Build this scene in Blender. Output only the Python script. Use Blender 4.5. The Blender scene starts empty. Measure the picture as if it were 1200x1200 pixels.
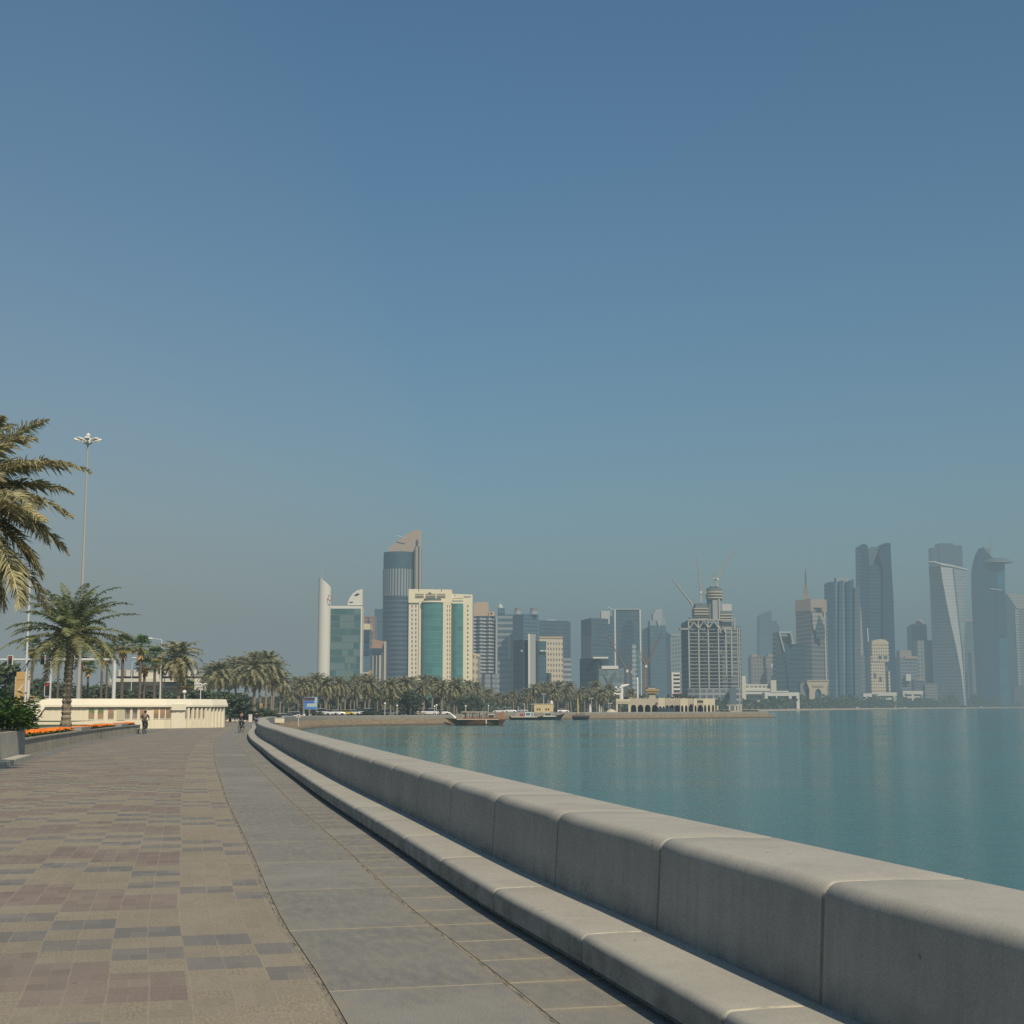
import bpy, bmesh, math, random
from mathutils import Vector, Matrix, geometry, noise
random.seed(7)
R = math.radians
S = bpy.context.scene
COL = S.collection
CAMZ, F = 1.9, 1700.0
TH = math.atan(226.5 / F)
SEA = -2.8

# ------------------------------------------------------------------ survey helpers: bearing/elevation read off the photo + a chosen distance
def PX(px, py, Y):
    xc, zc = (px - 600) / F, -(py - 600) / F
    t = Y / (math.cos(TH) - math.sin(TH) * zc)
    return Vector((xc * t, Y, CAMZ + (math.sin(TH) + math.cos(TH) * zc) * t))
def XX(px, Y, py=760): return PX(px, py, Y).x
def ZZ(py, Y): return PX(600, py, Y).z
def zg(y):                                            # the promenade falls gently away from the camera
    return 0.0 if y < 60 else (-1.4 * (y - 60) / 280.0 if y < 340 else -1.4)

# ------------------------------------------------------------------ node helpers
class NT:
    def __init__(s, name):
        s.m = bpy.data.materials.new(name); s.m.use_nodes = True
        s.t = s.m.node_tree; s.t.nodes.clear()
        s.out = s.t.nodes.new('ShaderNodeOutputMaterial')
        s.b = s.t.nodes.new('ShaderNodeBsdfPrincipled')
        s.t.links.new(s.b.outputs[0], s.out.inputs[0])
    def set(s, sock, v):
        if isinstance(v, bpy.types.NodeSocket): s.t.links.new(v, sock)
        elif isinstance(v, (tuple, list)) and len(v) == 3 and sock.type == 'RGBA': sock.default_value = (*v, 1)
        else: sock.default_value = v
    def p(s, **k):
        for n, v in k.items():
            s.set(s.b.inputs[{'col': 'Base Color', 'rough': 'Roughness', 'metal': 'Metallic', 'nrm': 'Normal', 'spec': 'Specular IOR Level', 'ior': 'IOR', 'emit': 'Emission Color', 'es': 'Emission Strength'}[n]], v)
        return s
    def M(s, op, a, b=0.0, c=None):
        n = s.t.nodes.new('ShaderNodeMath'); n.operation = op
        s.set(n.inputs[0], a); s.set(n.inputs[1], b)
        if c is not None: s.set(n.inputs[2], c)
        return n.outputs[0]
    def mix(s, f, a, b, mode='MIX'):
        n = s.t.nodes.new('ShaderNodeMix'); n.data_type = 'RGBA'; n.blend_type = mode
        s.set(n.inputs[0], f); s.set(n.inputs[6], a); s.set(n.inputs[7], b)
        return n.outputs[2]
    def coord(s, which='Object'): return s.t.nodes.new('ShaderNodeTexCoord').outputs[which]
    def sep(s, v):
        n = s.t.nodes.new('ShaderNodeSeparateXYZ'); s.set(n.inputs[0], v); return n.outputs
    def comb(s, x, y, z=0.0):
        n = s.t.nodes.new('ShaderNodeCombineXYZ')
        for i, v in enumerate((x, y, z)): s.set(n.inputs[i], v)
        return n.outputs[0]
    def noise(s, v, scale, detail=4, rough=.6, out=0):
        n = s.t.nodes.new('ShaderNodeTexNoise'); s.set(n.inputs['Vector'], v)
        n.inputs['Scale'].default_value = scale; n.inputs['Detail'].default_value = detail; n.inputs['Roughness'].default_value = rough
        return n.outputs[out]
    def white(s, v):
        n = s.t.nodes.new('ShaderNodeTexWhiteNoise'); n.noise_dimensions = '3D'; s.set(n.inputs['Vector'], v); return n.outputs[0]
    def vor(s, v, scale):
        n = s.t.nodes.new('ShaderNodeTexVoronoi'); s.set(n.inputs['Vector'], v); n.inputs['Scale'].default_value = scale; return n.outputs[0]
    def scale(s, v, sc):
        n = s.t.nodes.new('ShaderNodeMapping'); s.set(n.inputs[0], v); n.inputs['Scale'].default_value = sc; return n.outputs[0]
    def ramp(s, f, *stops):
        n = s.t.nodes.new('ShaderNodeValToRGB'); s.set(n.inputs[0], f)
        e = n.color_ramp.elements
        while len(e) < len(stops): e.new(.5)
        for el, (p, c) in zip(e, stops): el.position = p; el.color = (*c, 1) if len(c) == 3 else c
        return n.outputs[0]
    def bump(s, h, strength=.3, dist=.02):
        n = s.t.nodes.new('ShaderNodeBump'); s.set(n.inputs['Height'], h)
        n.inputs['Strength'].default_value = strength; n.inputs['Distance'].default_value = dist
        s.set(s.b.inputs['Normal'], n.outputs[0])
    def attr(s, name):
        n = s.t.nodes.new('ShaderNodeAttribute'); n.attribute_name = name; return n.outputs['Color']
    def rng(s, v, a, b, c, d):
        n = s.t.nodes.new('ShaderNodeMapRange'); s.set(n.inputs[0], v)
        for i, q in enumerate((a, b, c, d)): n.inputs[i + 1].default_value = q
        return n.outputs[0]

MC = {}
def plain(col, rough=.6, metal=0.0, var=.12, scale=1.5, name='plain'):
    k = ('p', col, rough, metal, var, scale)
    if k not in MC:
        n = NT(name); v = n.noise(n.coord(), scale, 5)
        n.p(col=n.mix(v, tuple(c * (1 - var) for c in col), tuple(min(1, c * (1 + var)) for c in col)), rough=rough, metal=metal)
        MC[k] = n.m
    return MC[k]

def facade(wall, glass, fh=4.0, bw=3.0, vf=.5, hf=.7, var=.35, rough=.12, slab=None, wrough=.7, lit=None):
    """A tower front: floors fh high, bays bw wide; vf / hf = share of the floor height / bay width that is glass."""
    k = ('f', wall, glass, fh, bw, vf, hf, var, rough, wrough, lit)
    if k in MC: return MC[k]
    n = NT('facade'); o = n.sep(n.coord('UV'))
    fu, fv = n.M('DIVIDE', o[0], bw), n.M('DIVIDE', o[1], fh)
    gu = n.M('LESS_THAN', n.M('FRACT', fu), hf); gv = n.M('LESS_THAN', n.M('FRACT', fv), vf)
    g = n.M('MULTIPLY', gu, gv)
    cell = n.comb(n.M('FLOOR', n.M('MULTIPLY', fu, .5)), n.M('FLOOR', fv), 3.3)
    w = n.white(cell); w2 = n.white(n.comb(1.7, n.M('FLOOR', fv), 9.1))
    dark = tuple(c * (1 - var) for c in glass); lightc = tuple(min(1, c * (1 + var * 1.4) + .01 * var) for c in glass)
    gc = n.mix(n.M('ADD', n.M('MULTIPLY', w, .6), n.M('MULTIPLY', w2, .4)), dark, lightc)
    big = n.noise(n.coord('UV'), .035, 3)
    gc = n.mix(n.rng(big, .35, .65, 0, .45), gc, tuple(c * .6 for c in glass))
    if lit: gc = n.mix(n.M('GREATER_THAN', n.noise(n.comb(n.M('MULTIPLY', n.M('FLOOR', fu), .17), n.M('MULTIPLY', n.M('FLOOR', fv), 2.7), .5), 1.0, 1), lit[1]), gc, lit[0])
    st = n.noise(n.scale(n.coord('UV'), (.3, .05, 1)), 1, 4)
    wc = n.mix(st, tuple(c * .86 for c in wall), tuple(min(1, c * 1.08) for c in wall))
    n.p(col=n.mix(g, wc, gc), rough=n.rng(g, 0, 1, wrough, rough))
    MC[k] = n.m
    return n.m

# ------------------------------------------------------------------ mesh builder
ORG = {}
class MB:
    def __init__(s): s.v, s.f, s.uv, s.c = [], [], [], []
    def add(s, vs, fs, uvs=None, col=None):
        b = len(s.v); s.v += [tuple(v) for v in vs]
        for i, f in enumerate(fs):
            s.f.append(tuple(b + j for j in f)); s.c.append(col)
            s.uv.append(uvs[i] if uvs else [(vs[j][0] + vs[j][1], vs[j][2]) for j in f])
        return s
    def box(s, x0, x1, y0, y1, z0, z1, col=None):
        return s.prism([(x0, y0), (x1, y0), (x1, y1), (x0, y1)], z0, z1, bottom=True, col=col)
    def prism(s, foot, z0, z1, bottom=False, col=None):
        top = z1 if isinstance(z1, (list, tuple)) else [z1] * len(foot)
        return s.loft([[(x, y, z0) for x, y in foot], [(x, y, t) for (x, y), t in zip(foot, top)]], cap0=bottom, col=col)
    def loft(s, rings, cap0=False, cap1=True, closed=True, col=None):
        n = len(rings[0]); vs = [Vector(p) for r in rings for p in r]; fs, uvs = [], []
        per = [0.0]
        base = [Vector(p) for p in rings[0]]
        ref = max(rings, key=lambda r: sum((Vector(r[i]) - Vector(r[i - 1])).length for i in range(n)))
        for i in range(n): per.append(per[-1] + (Vector(ref[(i + 1) % n]) - Vector(ref[i])).length)
        L = [0.0]
        for a, b in zip(rings, rings[1:]): L.append(L[-1] + max((Vector(q) - Vector(p)).length for p, q in zip(a, b)))
        for k in range(len(rings) - 1):
            for i in range(n if closed else n - 1):
                j = (i + 1) % n
                fs.append((k * n + i, k * n + j, (k + 1) * n + j, (k + 1) * n + i))
                z = lambda q: vs[q].z
                uvs.append([(per[i], L[k]), (per[i + 1], L[k]), (per[i + 1], L[k + 1]), (per[i], L[k + 1])])
        if cap0: fs.append(tuple(range(n))[::-1]); uvs.append([(vs[j].x, vs[j].y) for j in fs[-1]])
        if cap1: fs.append(tuple((len(rings) - 1) * n + i for i in range(n))); uvs.append([(vs[j].x * .001, .9 + vs[j].y * .001) for j in fs[-1]])
        return s.add(vs, fs, uvs, col)
    def tube(s, pts, rad, n=8, cap=True, col=None):
        pts = [Vector(p) for p in pts]
        rad = rad if isinstance(rad, (list, tuple)) else [rad] * len(pts)
        rings = []
        ref = Vector((0, 0, 1)) if abs((pts[-1] - pts[0]).normalized().z) < .9 else Vector((0, 1, 0))
        for i, p in enumerate(pts):
            d = (pts[min(i + 1, len(pts) - 1)] - pts[max(i - 1, 0)]).normalized()
            a = d.cross(ref).normalized(); b = d.cross(a)
            rings.append([p + (a * math.cos(2 * math.pi * k / n) + b * math.sin(2 * math.pi * k / n)) * rad[i] for k in range(n)])
        return s.loft(rings, cap0=cap, cap1=cap, col=col)
    def lathe(s, prof, c=(0, 0, 0), n=16, sx=1, sy=1, col=None):
        return s.loft([[(c[0] + r * sx * math.cos(2 * math.pi * k / n), c[1] + r * sy * math.sin(2 * math.pi * k / n), c[2] + z) for k in range(n)] for r, z in prof], cap0=True, cap1=True, col=col)
    def ball(s, c, r, n=10, sz=1, col=None):
        return s.lathe([(max(.001, r * math.sin(math.pi * k / 6)), -r * sz * math.cos(math.pi * k / 6)) for k in range(7)], c, n, col=col)
    def wall(s, pts, z0, z1, th, col=None):            # an upright slab along a plan polyline
        l = []; r = []
        for i, p in enumerate(pts):
            a, b = Vector(pts[max(0, i - 1)][:2]), Vector(pts[min(len(pts) - 1, i + 1)][:2])
            d = (b - a).normalized(); nn = Vector((-d.y, d.x)); p = Vector(p[:2])
            l.append(p); r.append(p + nn * th)
        return s.prism([tuple(p) for p in l] + [tuple(p) for p in r[::-1]], z0, z1, bottom=True, col=col)
    def build(s, name, mat, parent=None, smooth=False):
        me = bpy.data.meshes.new(name)
        o0 = ORG.get(parent.name if parent else None, Vector((0, 0, 0)))
        me.from_pydata([(v[0] - o0.x, v[1] - o0.y, v[2] - o0.z) for v in s.v], [], s.f)
        ul = me.uv_layers.new(name='UVMap')
        flat = [c for f in s.uv for q in f for c in q]
        ul.data.foreach_set('uv', flat)
        if any(c is not None for c in s.c):
            ca = me.color_attributes.new('Tint', 'FLOAT_COLOR', 'CORNER')
            fl = []
            for f, c in zip(s.f, s.c): fl += list((*(c or (1, 1, 1)), 1)) * len(f)
            ca.data.foreach_set('color', fl)
        if smooth: me.polygons.foreach_set('use_smooth', [True] * len(me.polygons))
        me.materials.append(mat)
        o = bpy.data.objects.new(name, me); COL.objects.link(o)
        if parent: o.parent = parent; ORG[o.name] = o0
        return o

def tag(o, label, cat, group=None):
    o['label'] = label; o['category'] = cat
    if group: o['group'] = group
    return o
def thing(name, label, cat, loc=(0, 0, 0), group=None):
    o = bpy.data.objects.new(name, None); COL.objects.link(o); o.location = loc; o.empty_display_size = .5
    ORG[o.name] = Vector(loc)
    return tag(o, label, cat, group)
def struct(o, kind='structure'): o['kind'] = kind; return o
def copy_tree(o, loc, rz=0, sc=None, label=None, group=None, parent=None):
    c = o.copy(); COL.objects.link(c)
    if parent: c.parent = parent
    else:
        c.location = loc; c.rotation_euler = (0, 0, rz)
        if sc: c.scale = sc if isinstance(sc, tuple) else (sc, sc, sc)
        if label: c['label'] = label
        if group: c['group'] = group
    for ch in list(o.children): copy_tree(ch, None, parent=c)
    return c
class Kind:
    """First use moves the prototype itself, later uses copy it."""
    def __init__(s, proto): s.p, s.used = proto, False
    def put(s, loc, rz=0, sc=None, label=None, group=None):
        if s.used: return copy_tree(s.p, loc, rz, sc, label, group)
        s.used = True; o = s.p
        s.pend = (loc, rz, sc, label, group); return o
    def finish(s):
        if not s.used:
            for c in list(s.p.children):
                for g in list(c.children): bpy.data.objects.remove(g)
                bpy.data.objects.remove(c)
            bpy.data.objects.remove(s.p); return
        loc, rz, sc, label, group = s.pend; o = s.p
        o.location = loc; o.rotation_euler = (0, 0, rz)
        if sc: o.scale = sc if isinstance(sc, tuple) else (sc, sc, sc)
        if label: o['label'] = label
        if group: o['group'] = group
KINDS = []
def kind(proto): k = Kind(proto); KINDS.append(k); return k
# ================================================================== camera, sky, sun, haze
cam = bpy.data.cameras.new('camera'); cam.sensor_width = 36; cam.lens = 36 * F / 1200; cam.clip_end = 40000; cam.clip_start = .1
co = bpy.data.objects.new('camera', cam); COL.objects.link(co)
co.location = (0, 0, CAMZ); co.rotation_euler = (R(90) + TH, 0, 0); S.camera = co
S.view_settings.view_transform = 'Standard'; S.view_settings.look = 'None'; S.view_settings.exposure = 0
S.render.engine = 'CYCLES'
S.cycles.use_denoising = False; S.cycles.max_bounces = 5; S.cycles.diffuse_bounces = 2; S.cycles.glossy_bounces = 3
S.cycles.transparent_max_bounces = 12; S.cycles.volume_bounces = 0; S.cycles.caustics_reflective = False; S.cycles.caustics_refractive = False
SUN_AZ, SUN_EL = 152.0, 46.0            # clockwise from the view direction
W = bpy.data.worlds.new('World'); S.world = W; W.use_nodes = True
wt = W.node_tree; wt.nodes.clear()
wo = wt.nodes.new('ShaderNodeOutputWorld'); bg = wt.nodes.new('ShaderNodeBackground'); sk = wt.nodes.new('ShaderNodeTexSky')
sk.sky_type = 'NISHITA'; sk.sun_disc = False; sk.sun_elevation = R(SUN_EL); sk.sun_rotation = R(SUN_AZ)
sk.air_density = 1.0; sk.dust_density = 1.0; sk.ozone_density = 1.5; sk.altitude = 0
hs = wt.nodes.new('ShaderNodeHueSaturation'); hs.inputs['Saturation'].default_value = 1.35
wt.links.new(sk.outputs[0], hs.inputs['Color']); tn = wt.nodes.new('ShaderNodeMix'); tn.data_type = 'RGBA'; tn.blend_type = 'MULTIPLY'; tn.inputs[0].default_value = 1; tn.inputs[7].default_value = (1.0, 1.10, 1.03, 1)
wt.links.new(hs.outputs[0], tn.inputs[6]); wt.links.new(tn.outputs[2], bg.inputs[0]); wt.links.new(bg.outputs[0], wo.inputs[0])
bg.inputs[1].default_value = .090
sd = bpy.data.lights.new('sun', 'SUN'); sd.energy = 5.0; sd.angle = R(.55); sd.color = (1.0, .88, .69)
so = bpy.data.objects.new('sun', sd); COL.objects.link(so)
to_sun = Vector((math.sin(R(SUN_AZ)) * math.cos(R(SUN_EL)), math.cos(R(SUN_AZ)) * math.cos(R(SUN_EL)), math.sin(R(SUN_EL))))
so.rotation_euler = to_sun.to_track_quat('Z', 'Y').to_euler(); so.location = to_sun * 200

HAZE_B, HAZE_C, HAZE_TOP = .00043, (.176, .244, .268), 380
hm = bpy.data.materials.new('sea_haze'); hm.use_nodes = True; ht = hm.node_tree; ht.nodes.clear()
ho = ht.nodes.new('ShaderNodeOutputMaterial'); ha = ht.nodes.new('ShaderNodeVolumeAbsorption'); he = ht.nodes.new('ShaderNodeEmission'); hadd = ht.nodes.new('ShaderNodeAddShader')
ha.inputs[0].default_value = (0, 0, 0, 1); ha.inputs[1].default_value = HAZE_B
he.inputs[0].default_value = (*HAZE_C, 1); he.inputs[1].default_value = HAZE_B  # the volume glows in place of light scattered by the haze
ht.links.new(ha.outputs[0], hadd.inputs[0]); ht.links.new(he.outputs[0], hadd.inputs[1]); ht.links.new(hadd.outputs[0], ho.inputs['Volume'])
hz = MB().box(-12000, 12000, -4000, 14000, -30, HAZE_TOP).build('haze', hm); struct(hz)
# added warm-glowing volumes that lighten the low sky on the landward side
hm2 = hm.copy(); hm2.name = 'warm_sky_glow'
for nd in hm2.node_tree.nodes:
    if nd.type == 'VOLUME_ABSORPTION': nd.inputs[1].default_value = .00007
    if nd.type == 'EMISSION': nd.inputs[0].default_value = (.46, .405, .355, 1); nd.inputs[1].default_value = .00007
struct(MB().box(-11900, -150, 450, 13900, -29, 520).build('haze', hm2)); struct(MB().box(-11800, -520, 800, 13800, -28, 560).build('haze', hm2)); struct(MB().box(-11700, -1100, 1300, 13700, -27, 600).build('haze', hm2))  # unseen boxes stepped back so the added glow fades in softly

# ================================================================== the sea wall line (front foot of the step), plan view
CTRL = [(3.05, 1.5), (1.95, 5.0), (.98, 8.65), (.37, 11.3), (-.13, 13.1), (-.78, 16), (-2.0, 21.5), (-3.7, 29), (-5.6, 37.8), (-8.95, 53.5), (-14.3, 80), (-18.9, 105),
        (-24, 135), (-31, 175), (-38, 220), (-43, 258), (-45.5, 288), (-45, 315), (-39, 337), (-28, 353), (-17, 366), (-10, 388), (-10, 420), (-10, 455), (-7, 482), (2, 498), (30, 508), (60, 530), (98, 568)]
def catmull(P, step=.6):
    out = []
    for i in range(len(P) - 1):
        p0, p1, p2, p3 = [Vector(P[min(max(j, 0), len(P) - 1)]) for j in (i - 1, i, i + 1, i + 2)]
        n = max(2, int((p2 - p1).length / step))
        for k in range(n):
            t = k / n
            out.append(.5 * ((2 * p1) + (p2 - p0) * t + (2 * p0 - 5 * p1 + 4 * p2 - p3) * t * t + (3 * p1 - p0 - 3 * p2 + p3) * t ** 3))
    out.append(Vector(P[-1])); return out
raw = catmull(CTRL)
# smooth a little, then arc length
for _ in range(6): raw = [raw[0]] + [(raw[i - 1] + raw[i] * 2 + raw[i + 1]) / 4 for i in range(1, len(raw) - 1)] + [raw[-1]]
ARC = [0.0]
for a, b in zip(raw, raw[1:]): ARC.append(ARC[-1] + (b - a).length)
LEN = ARC[-1]
import bisect
def at_s(s):
    s = min(max(s, 0), LEN - 1e-6); i = min(bisect.bisect_right(ARC, s) - 1, len(raw) - 2)
    t = (s - ARC[i]) / (ARC[i + 1] - ARC[i]); p = raw[i].lerp(raw[i + 1], t)
    d = (raw[min(i + 3, len(raw) - 1)] - raw[max(i - 2, 0)]).normalized()
    return p, Vector((d.y, -d.x))                     # point, seaward normal
def off(s, t):
    p, n = at_s(s); return p + n * t
def s_at_y(y):
    lo, hi = 0, LEN
    for a, p in zip(ARC, raw):
        if p.y >= y: return a
    return LEN
def strip(mb, s0, s1, t0, t1, dz, step=1.0, nt=1):
    n = max(1, int((s1 - s0) / step)); vs = []; fs = []; uv = []
    for i in range(n + 1):
        s = s0 + (s1 - s0) * i / n
        for k in range(nt + 1):
            q = off(s, t0 + (t1 - t0) * k / nt); vs.append((q.x, q.y, zg(q.y) + dz))
    w = nt + 1
    for i in range(n):
        for k in range(nt):
            a, b, c, d = i * w + k, i * w + k + 1, (i + 1) * w + k + 1, (i + 1) * w + k
            S_ = lambda q: (s0 + (s1 - s0) * q / n)
            T_ = lambda q: t0 + (t1 - t0) * q / nt
            fs.append((a, b, c, d)); uv.append([(S_(i), T_(k)), (S_(i), T_(k + 1)), (S_(i + 1), T_(k + 1)), (S_(i + 1), T_(k))])
    return mb.add(vs, fs, uv)
S160, S330 = s_at_y(160), s_at_y(318)
S_END = LEN

# ---- water
def water_mat():
    n = NT('sea_water'); c = n.coord('Object')
    a = n.noise(n.scale(c, (1, 1.7, 1)), 1.5, 4, .6); b = n.noise(n.scale(c, (.8, 1.4, 1)), .26, 5, .62); d = n.noise(n.scale(c, (.25, 1.0, 1)), .012, 4, .55)
    h = n.M('ADD', n.M('MULTIPLY', a, .26), n.M('MULTIPLY', b, .8))
    col = n.mix(n.rng(d, .35, .65, 0, 1), (.024, .104, .098), (.036, .134, .120))
    n.p(col=col, rough=.13, ior=1.33, spec=.34)
    pt = n.noise(n.scale(c, (.35, 1.2, 1)), .02, 4)
    n.set(n.b.inputs['Roughness'], n.rng(pt, .35, .65, .08, .17)); h = n.M('MULTIPLY', h, n.rng(pt, .35, .65, .40, .85))
    n.bump(h, .85, .20)
    return n.m
me = MB().add([(-9000, -2500, SEA), (9000, -2500, SEA), (9000, 9000, SEA), (-9000, 9000, SEA)], [(0, 1, 2, 3)]).build('sea', water_mat()); struct(me)

# ---- land: one sheet behind the wall line, round the quay and along the far shore to the horizon
SHORE = [(100, 592), (60, 640), (70, 760), (110, 940), (177, 1150), (285, 1400), (413, 1700), (600, 2080), (800, 2430), (1080, 2950), (1500, 3600), (2300, 4300), (4200, 5200), (9000, 6500)]
edge = [off(s, 1.2) for s in [i * 2.0 for i in range(int(LEN / 2) + 1)]] + [Vector((101, 574)), Vector((104, 582))]
edge += [Vector(p) for p in SHORE]
poly = edge + [Vector((9000, 11500)), Vector((-9000, 11500)), Vector((-9000, -400)), Vector((3.6, -400))]
pts = list(poly); ne = len(poly)
for x in (-8000, -3000, -1200, -500, -200, -120, -80, -60):
    for y in (0, 30, 60, 90, 120, 160, 200, 250, 300, 340, 420, 600, 1000): pts.append(Vector((x, y)))
for x in (-500, 0, 600, 2500):
    for y in (1500, 3000, 6000): pts.append(Vector((x if x < y * .2 else -x, y + 7)))
vs, ed, fc, *_ = geometry.delaunay_2d_cdt(pts, [(i, (i + 1) % ne) for i in range(ne)], [list(range(ne))], 1, 1e-4)
def ground_mat():
    n = NT('sandy_ground'); c = n.coord('Object'); a = n.noise(c, .05, 6); b = n.noise(c, 1.3, 5)
    col = n.mix(n.rng(a, .4, .6, 0, 1), (.22, .19, .145), (.17, .155, .125)); col = n.mix(n.M('MULTIPLY', b, .3), col, (.10, .09, .075))
    n.p(col=col, rough=.95); n.bump(b, .3, .03); return n.m
g = MB().add([(v.x, v.y, zg(v.y) - .035) for v in vs], [f if (vs[f[1]] - vs[f[0]]).cross(vs[f[2]] - vs[f[0]]) > 0 else f[::-1] for f in fc]).build('ground', ground_mat()); struct(g)
# far beach: low pale slope between the land and the water
mb = MB(); n_ = len(SHORE); ring = []
for i, p in enumerate(SHORE):
    a, b = Vector(SHORE[max(0, i - 1)]), Vector(SHORE[min(n_ - 1, i + 1)]); d = (b - a).normalized(); nn = Vector((d.y, -d.x)); ring.append((Vector(p), nn))
vs, fs = [], []
for p, nn in ring:
    for t, z in ((-9, -1.36), (0, -1.36), (10, -3.0)): q = p + nn * t; vs.append((q.x, q.y, z))
for i in range(n_ - 1):
    for k in range(2): a = i * 3 + k; fs.append((a, a + 1, a + 4, a + 3))
struct(mb.add(vs, fs).build('beach', plain((.36, .31, .23), .95, var=.2, scale=.05)))

# ---- paving
def grit(n, c, s=60): return n.noise(c, s, 3)
def paver_mat():
    n = NT('block_paving'); uv = n.sep(n.coord('UV')); o = n.coord('UV')
    CL = .545
    s_, t_ = uv[0], uv[1]
    ci, cj = n.M('FLOOR', n.M('DIVIDE', t_, CL)), n.M('FLOOR', n.M('DIVIDE', s_, CL))
    # zig-zag courses: grey, tan, grey, tan, then a red-brown field
    z = n.M('ABSOLUTE', n.M('SUBTRACT', n.M('FLOORED_MODULO', ci, 16), 8))
    k = n.M('FLOORED_MODULO', n.M('ADD', cj, z), 8)
    isg = n.M('ADD', n.M('COMPARE', k, 0, .1), n.M('COMPARE', k, 6, .1))
    ism = n.M('COMPARE', k, 3, 1.1)
    nearedge = n.M('GREATER_THAN', t_, -2.75)            # the tan margin beside the slabs
    ism = n.M('MULTIPLY', ism, n.M('SUBTRACT', 1.0, nearedge))
    w = n.white(n.comb(ci, cj, 1.0)); w2 = n.white(n.comb(n.M('FLOOR', n.M('DIVIDE', t_, CL / 2)), n.M('FLOOR', n.M('DIVIDE', s_, CL / 2)), 2.0))
    ism = n.M('MULTIPLY', ism, n.M('GREATER_THAN', w, .07))
    g1 = n.noise(n.scale(o, (16, 52, 1)), 1, 4, .75); g2 = n.noise(n.scale(o, (50, 18, 1)), 1, 4, .75)
    gq = n.M('ADD', n.M('MULTIPLY', g1, n.M('GREATER_THAN', w2, .4)), n.M('MULTIPLY', g2, n.M('SUBTRACT', 1.0, n.M('GREATER_THAN', w2, .4))))
    rough_tan = n.ramp(gq, (.30, (.085, .068, .045)), (.46, (.215, .18, .118)), (.62, (.40, .335, .21)), (.75, (.54, .47, .32)))
    col = n.mix(n.M('ADD', .35, n.M('MULTIPLY', w2, .5)), n.mix(w, (.205, .182, .138), (.30, .262, .195)), rough_tan)
    col = n.mix(ism, col, n.mix(w2, (.142, .100, .092), (.192, .140, .126)))
    gry = n.mix(w2, (.092, .104, .112), (.138, .150, .156))
    col = n.mix(n.M('MULTIPLY', isg, n.M('GREATER_THAN', w, .1)), col, gry)
    # small bricks: two to a half cell, turned in alternate half cells (basket weave)
    hu, hv = n.M('DIVIDE', s_, CL / 2), n.M('DIVIDE', t_, CL / 2)
    fu, fv = n.M('FRACT', hu), n.M('FRACT', hv)
    par = n.M('FLOORED_MODULO', n.M('ADD', n.M('FLOOR', hu), n.M('FLOOR', hv)), 2)
    wob = n.M('ADD', n.M('MULTIPLY', n.M('SUBTRACT', n.noise(o, 14, 2), .5), .05), n.M('MULTIPLY', n.M('SUBTRACT', n.noise(o, 1.3, 3), .5), .10))
    def line(f, wd): f = n.M('ADD', f, wob); return n.M('LESS_THAN', n.M('MINIMUM', n.M('ABSOLUTE', f), n.M('ABSOLUTE', n.M('SUBTRACT', 1.0, f))), wd)
    edge_ = n.M('MAXIMUM', line(fu, .019), line(fv, .026))
    half = lambda f: n.M('LESS_THAN', n.M('ABSOLUTE', n.M('SUBTRACT', n.M('ADD', f, wob), .5)), .016)
    mid = n.M('ADD', n.M('MULTIPLY', half(fu), par), n.M('MULTIPLY', half(fv), n.M('SUBTRACT', 1.0, par)))
    mid = n.M('MULTIPLY', mid, .7)
    j = n.M('MAXIMUM', edge_, mid)
    sand = n.noise(o, 1.1, 5)
    j = n.M('MULTIPLY', j, n.rng(n.noise(o, 3, 4), .33, .62, .15, .9))
    col = n.mix(n.M('MULTIPLY', j, .9), col, (.34, .29, .205))
    dirt = n.rng(n.noise(n.scale(o, (.5, 1, 1)), .5, 6), .42, .68, 0, 1)
    col = n.mix(n.M('MULTIPLY', dirt, .4), col, (.200, .172, .128))
    gr = n.noise(o, 55, 4, .8)
    col = n.mix(n.rng(gr, .3, .7, 0, .5), col, n.mix(.5, col, (.05, .045, .04)))
    streak = n.noise(n.scale(o, (12, 55, 1)), 1, 3, .8)
    col = n.mix(n.M('MULTIPLY', n.rng(streak, .50, .72, 0, .4), n.rng(n.noise(o, .8, 4), .4, .6, .1, 1)), col, (.33, .285, .20))
    bk = n.white(n.comb(n.M('FLOOR', n.M('MULTIPLY', s_, 2 / CL * 1.0001)), n.M('FLOOR', n.M('MULTIPLY', t_, 4 / CL)), 4.0)); col = n.mix(n.M('MULTIPLY', bk, .2), col, n.mix(bk, (.11, .095, .08), (.37, .31, .235)))
    dust = n.rng(n.noise(n.scale(o, (.35, 1, 1)), .7, 6), .3, .7, .04, .40); col = n.mix(dust, col, n.mix(n.noise(o, 24, 4, .8), (.20, .17, .135), (.36, .31, .245)))
    blot = n.rng(n.noise(o, .23, 5), .5, .7, 0, .35); col = n.mix(blot, col, n.mix(.5, col, (.09, .085, .08)))
    spot = n.M('LESS_THAN', n.vor(o, .9), .02); col = n.mix(n.M('MULTIPLY', spot, .7), col, (.05, .05, .05))
    n.p(col=col, rough=.9)
    n.bump(n.M('SUBTRACT', n.M('MULTIPLY', gr, .35), n.M('MULTIPLY', j, .5)), .55, .008)
    return n.m
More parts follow.
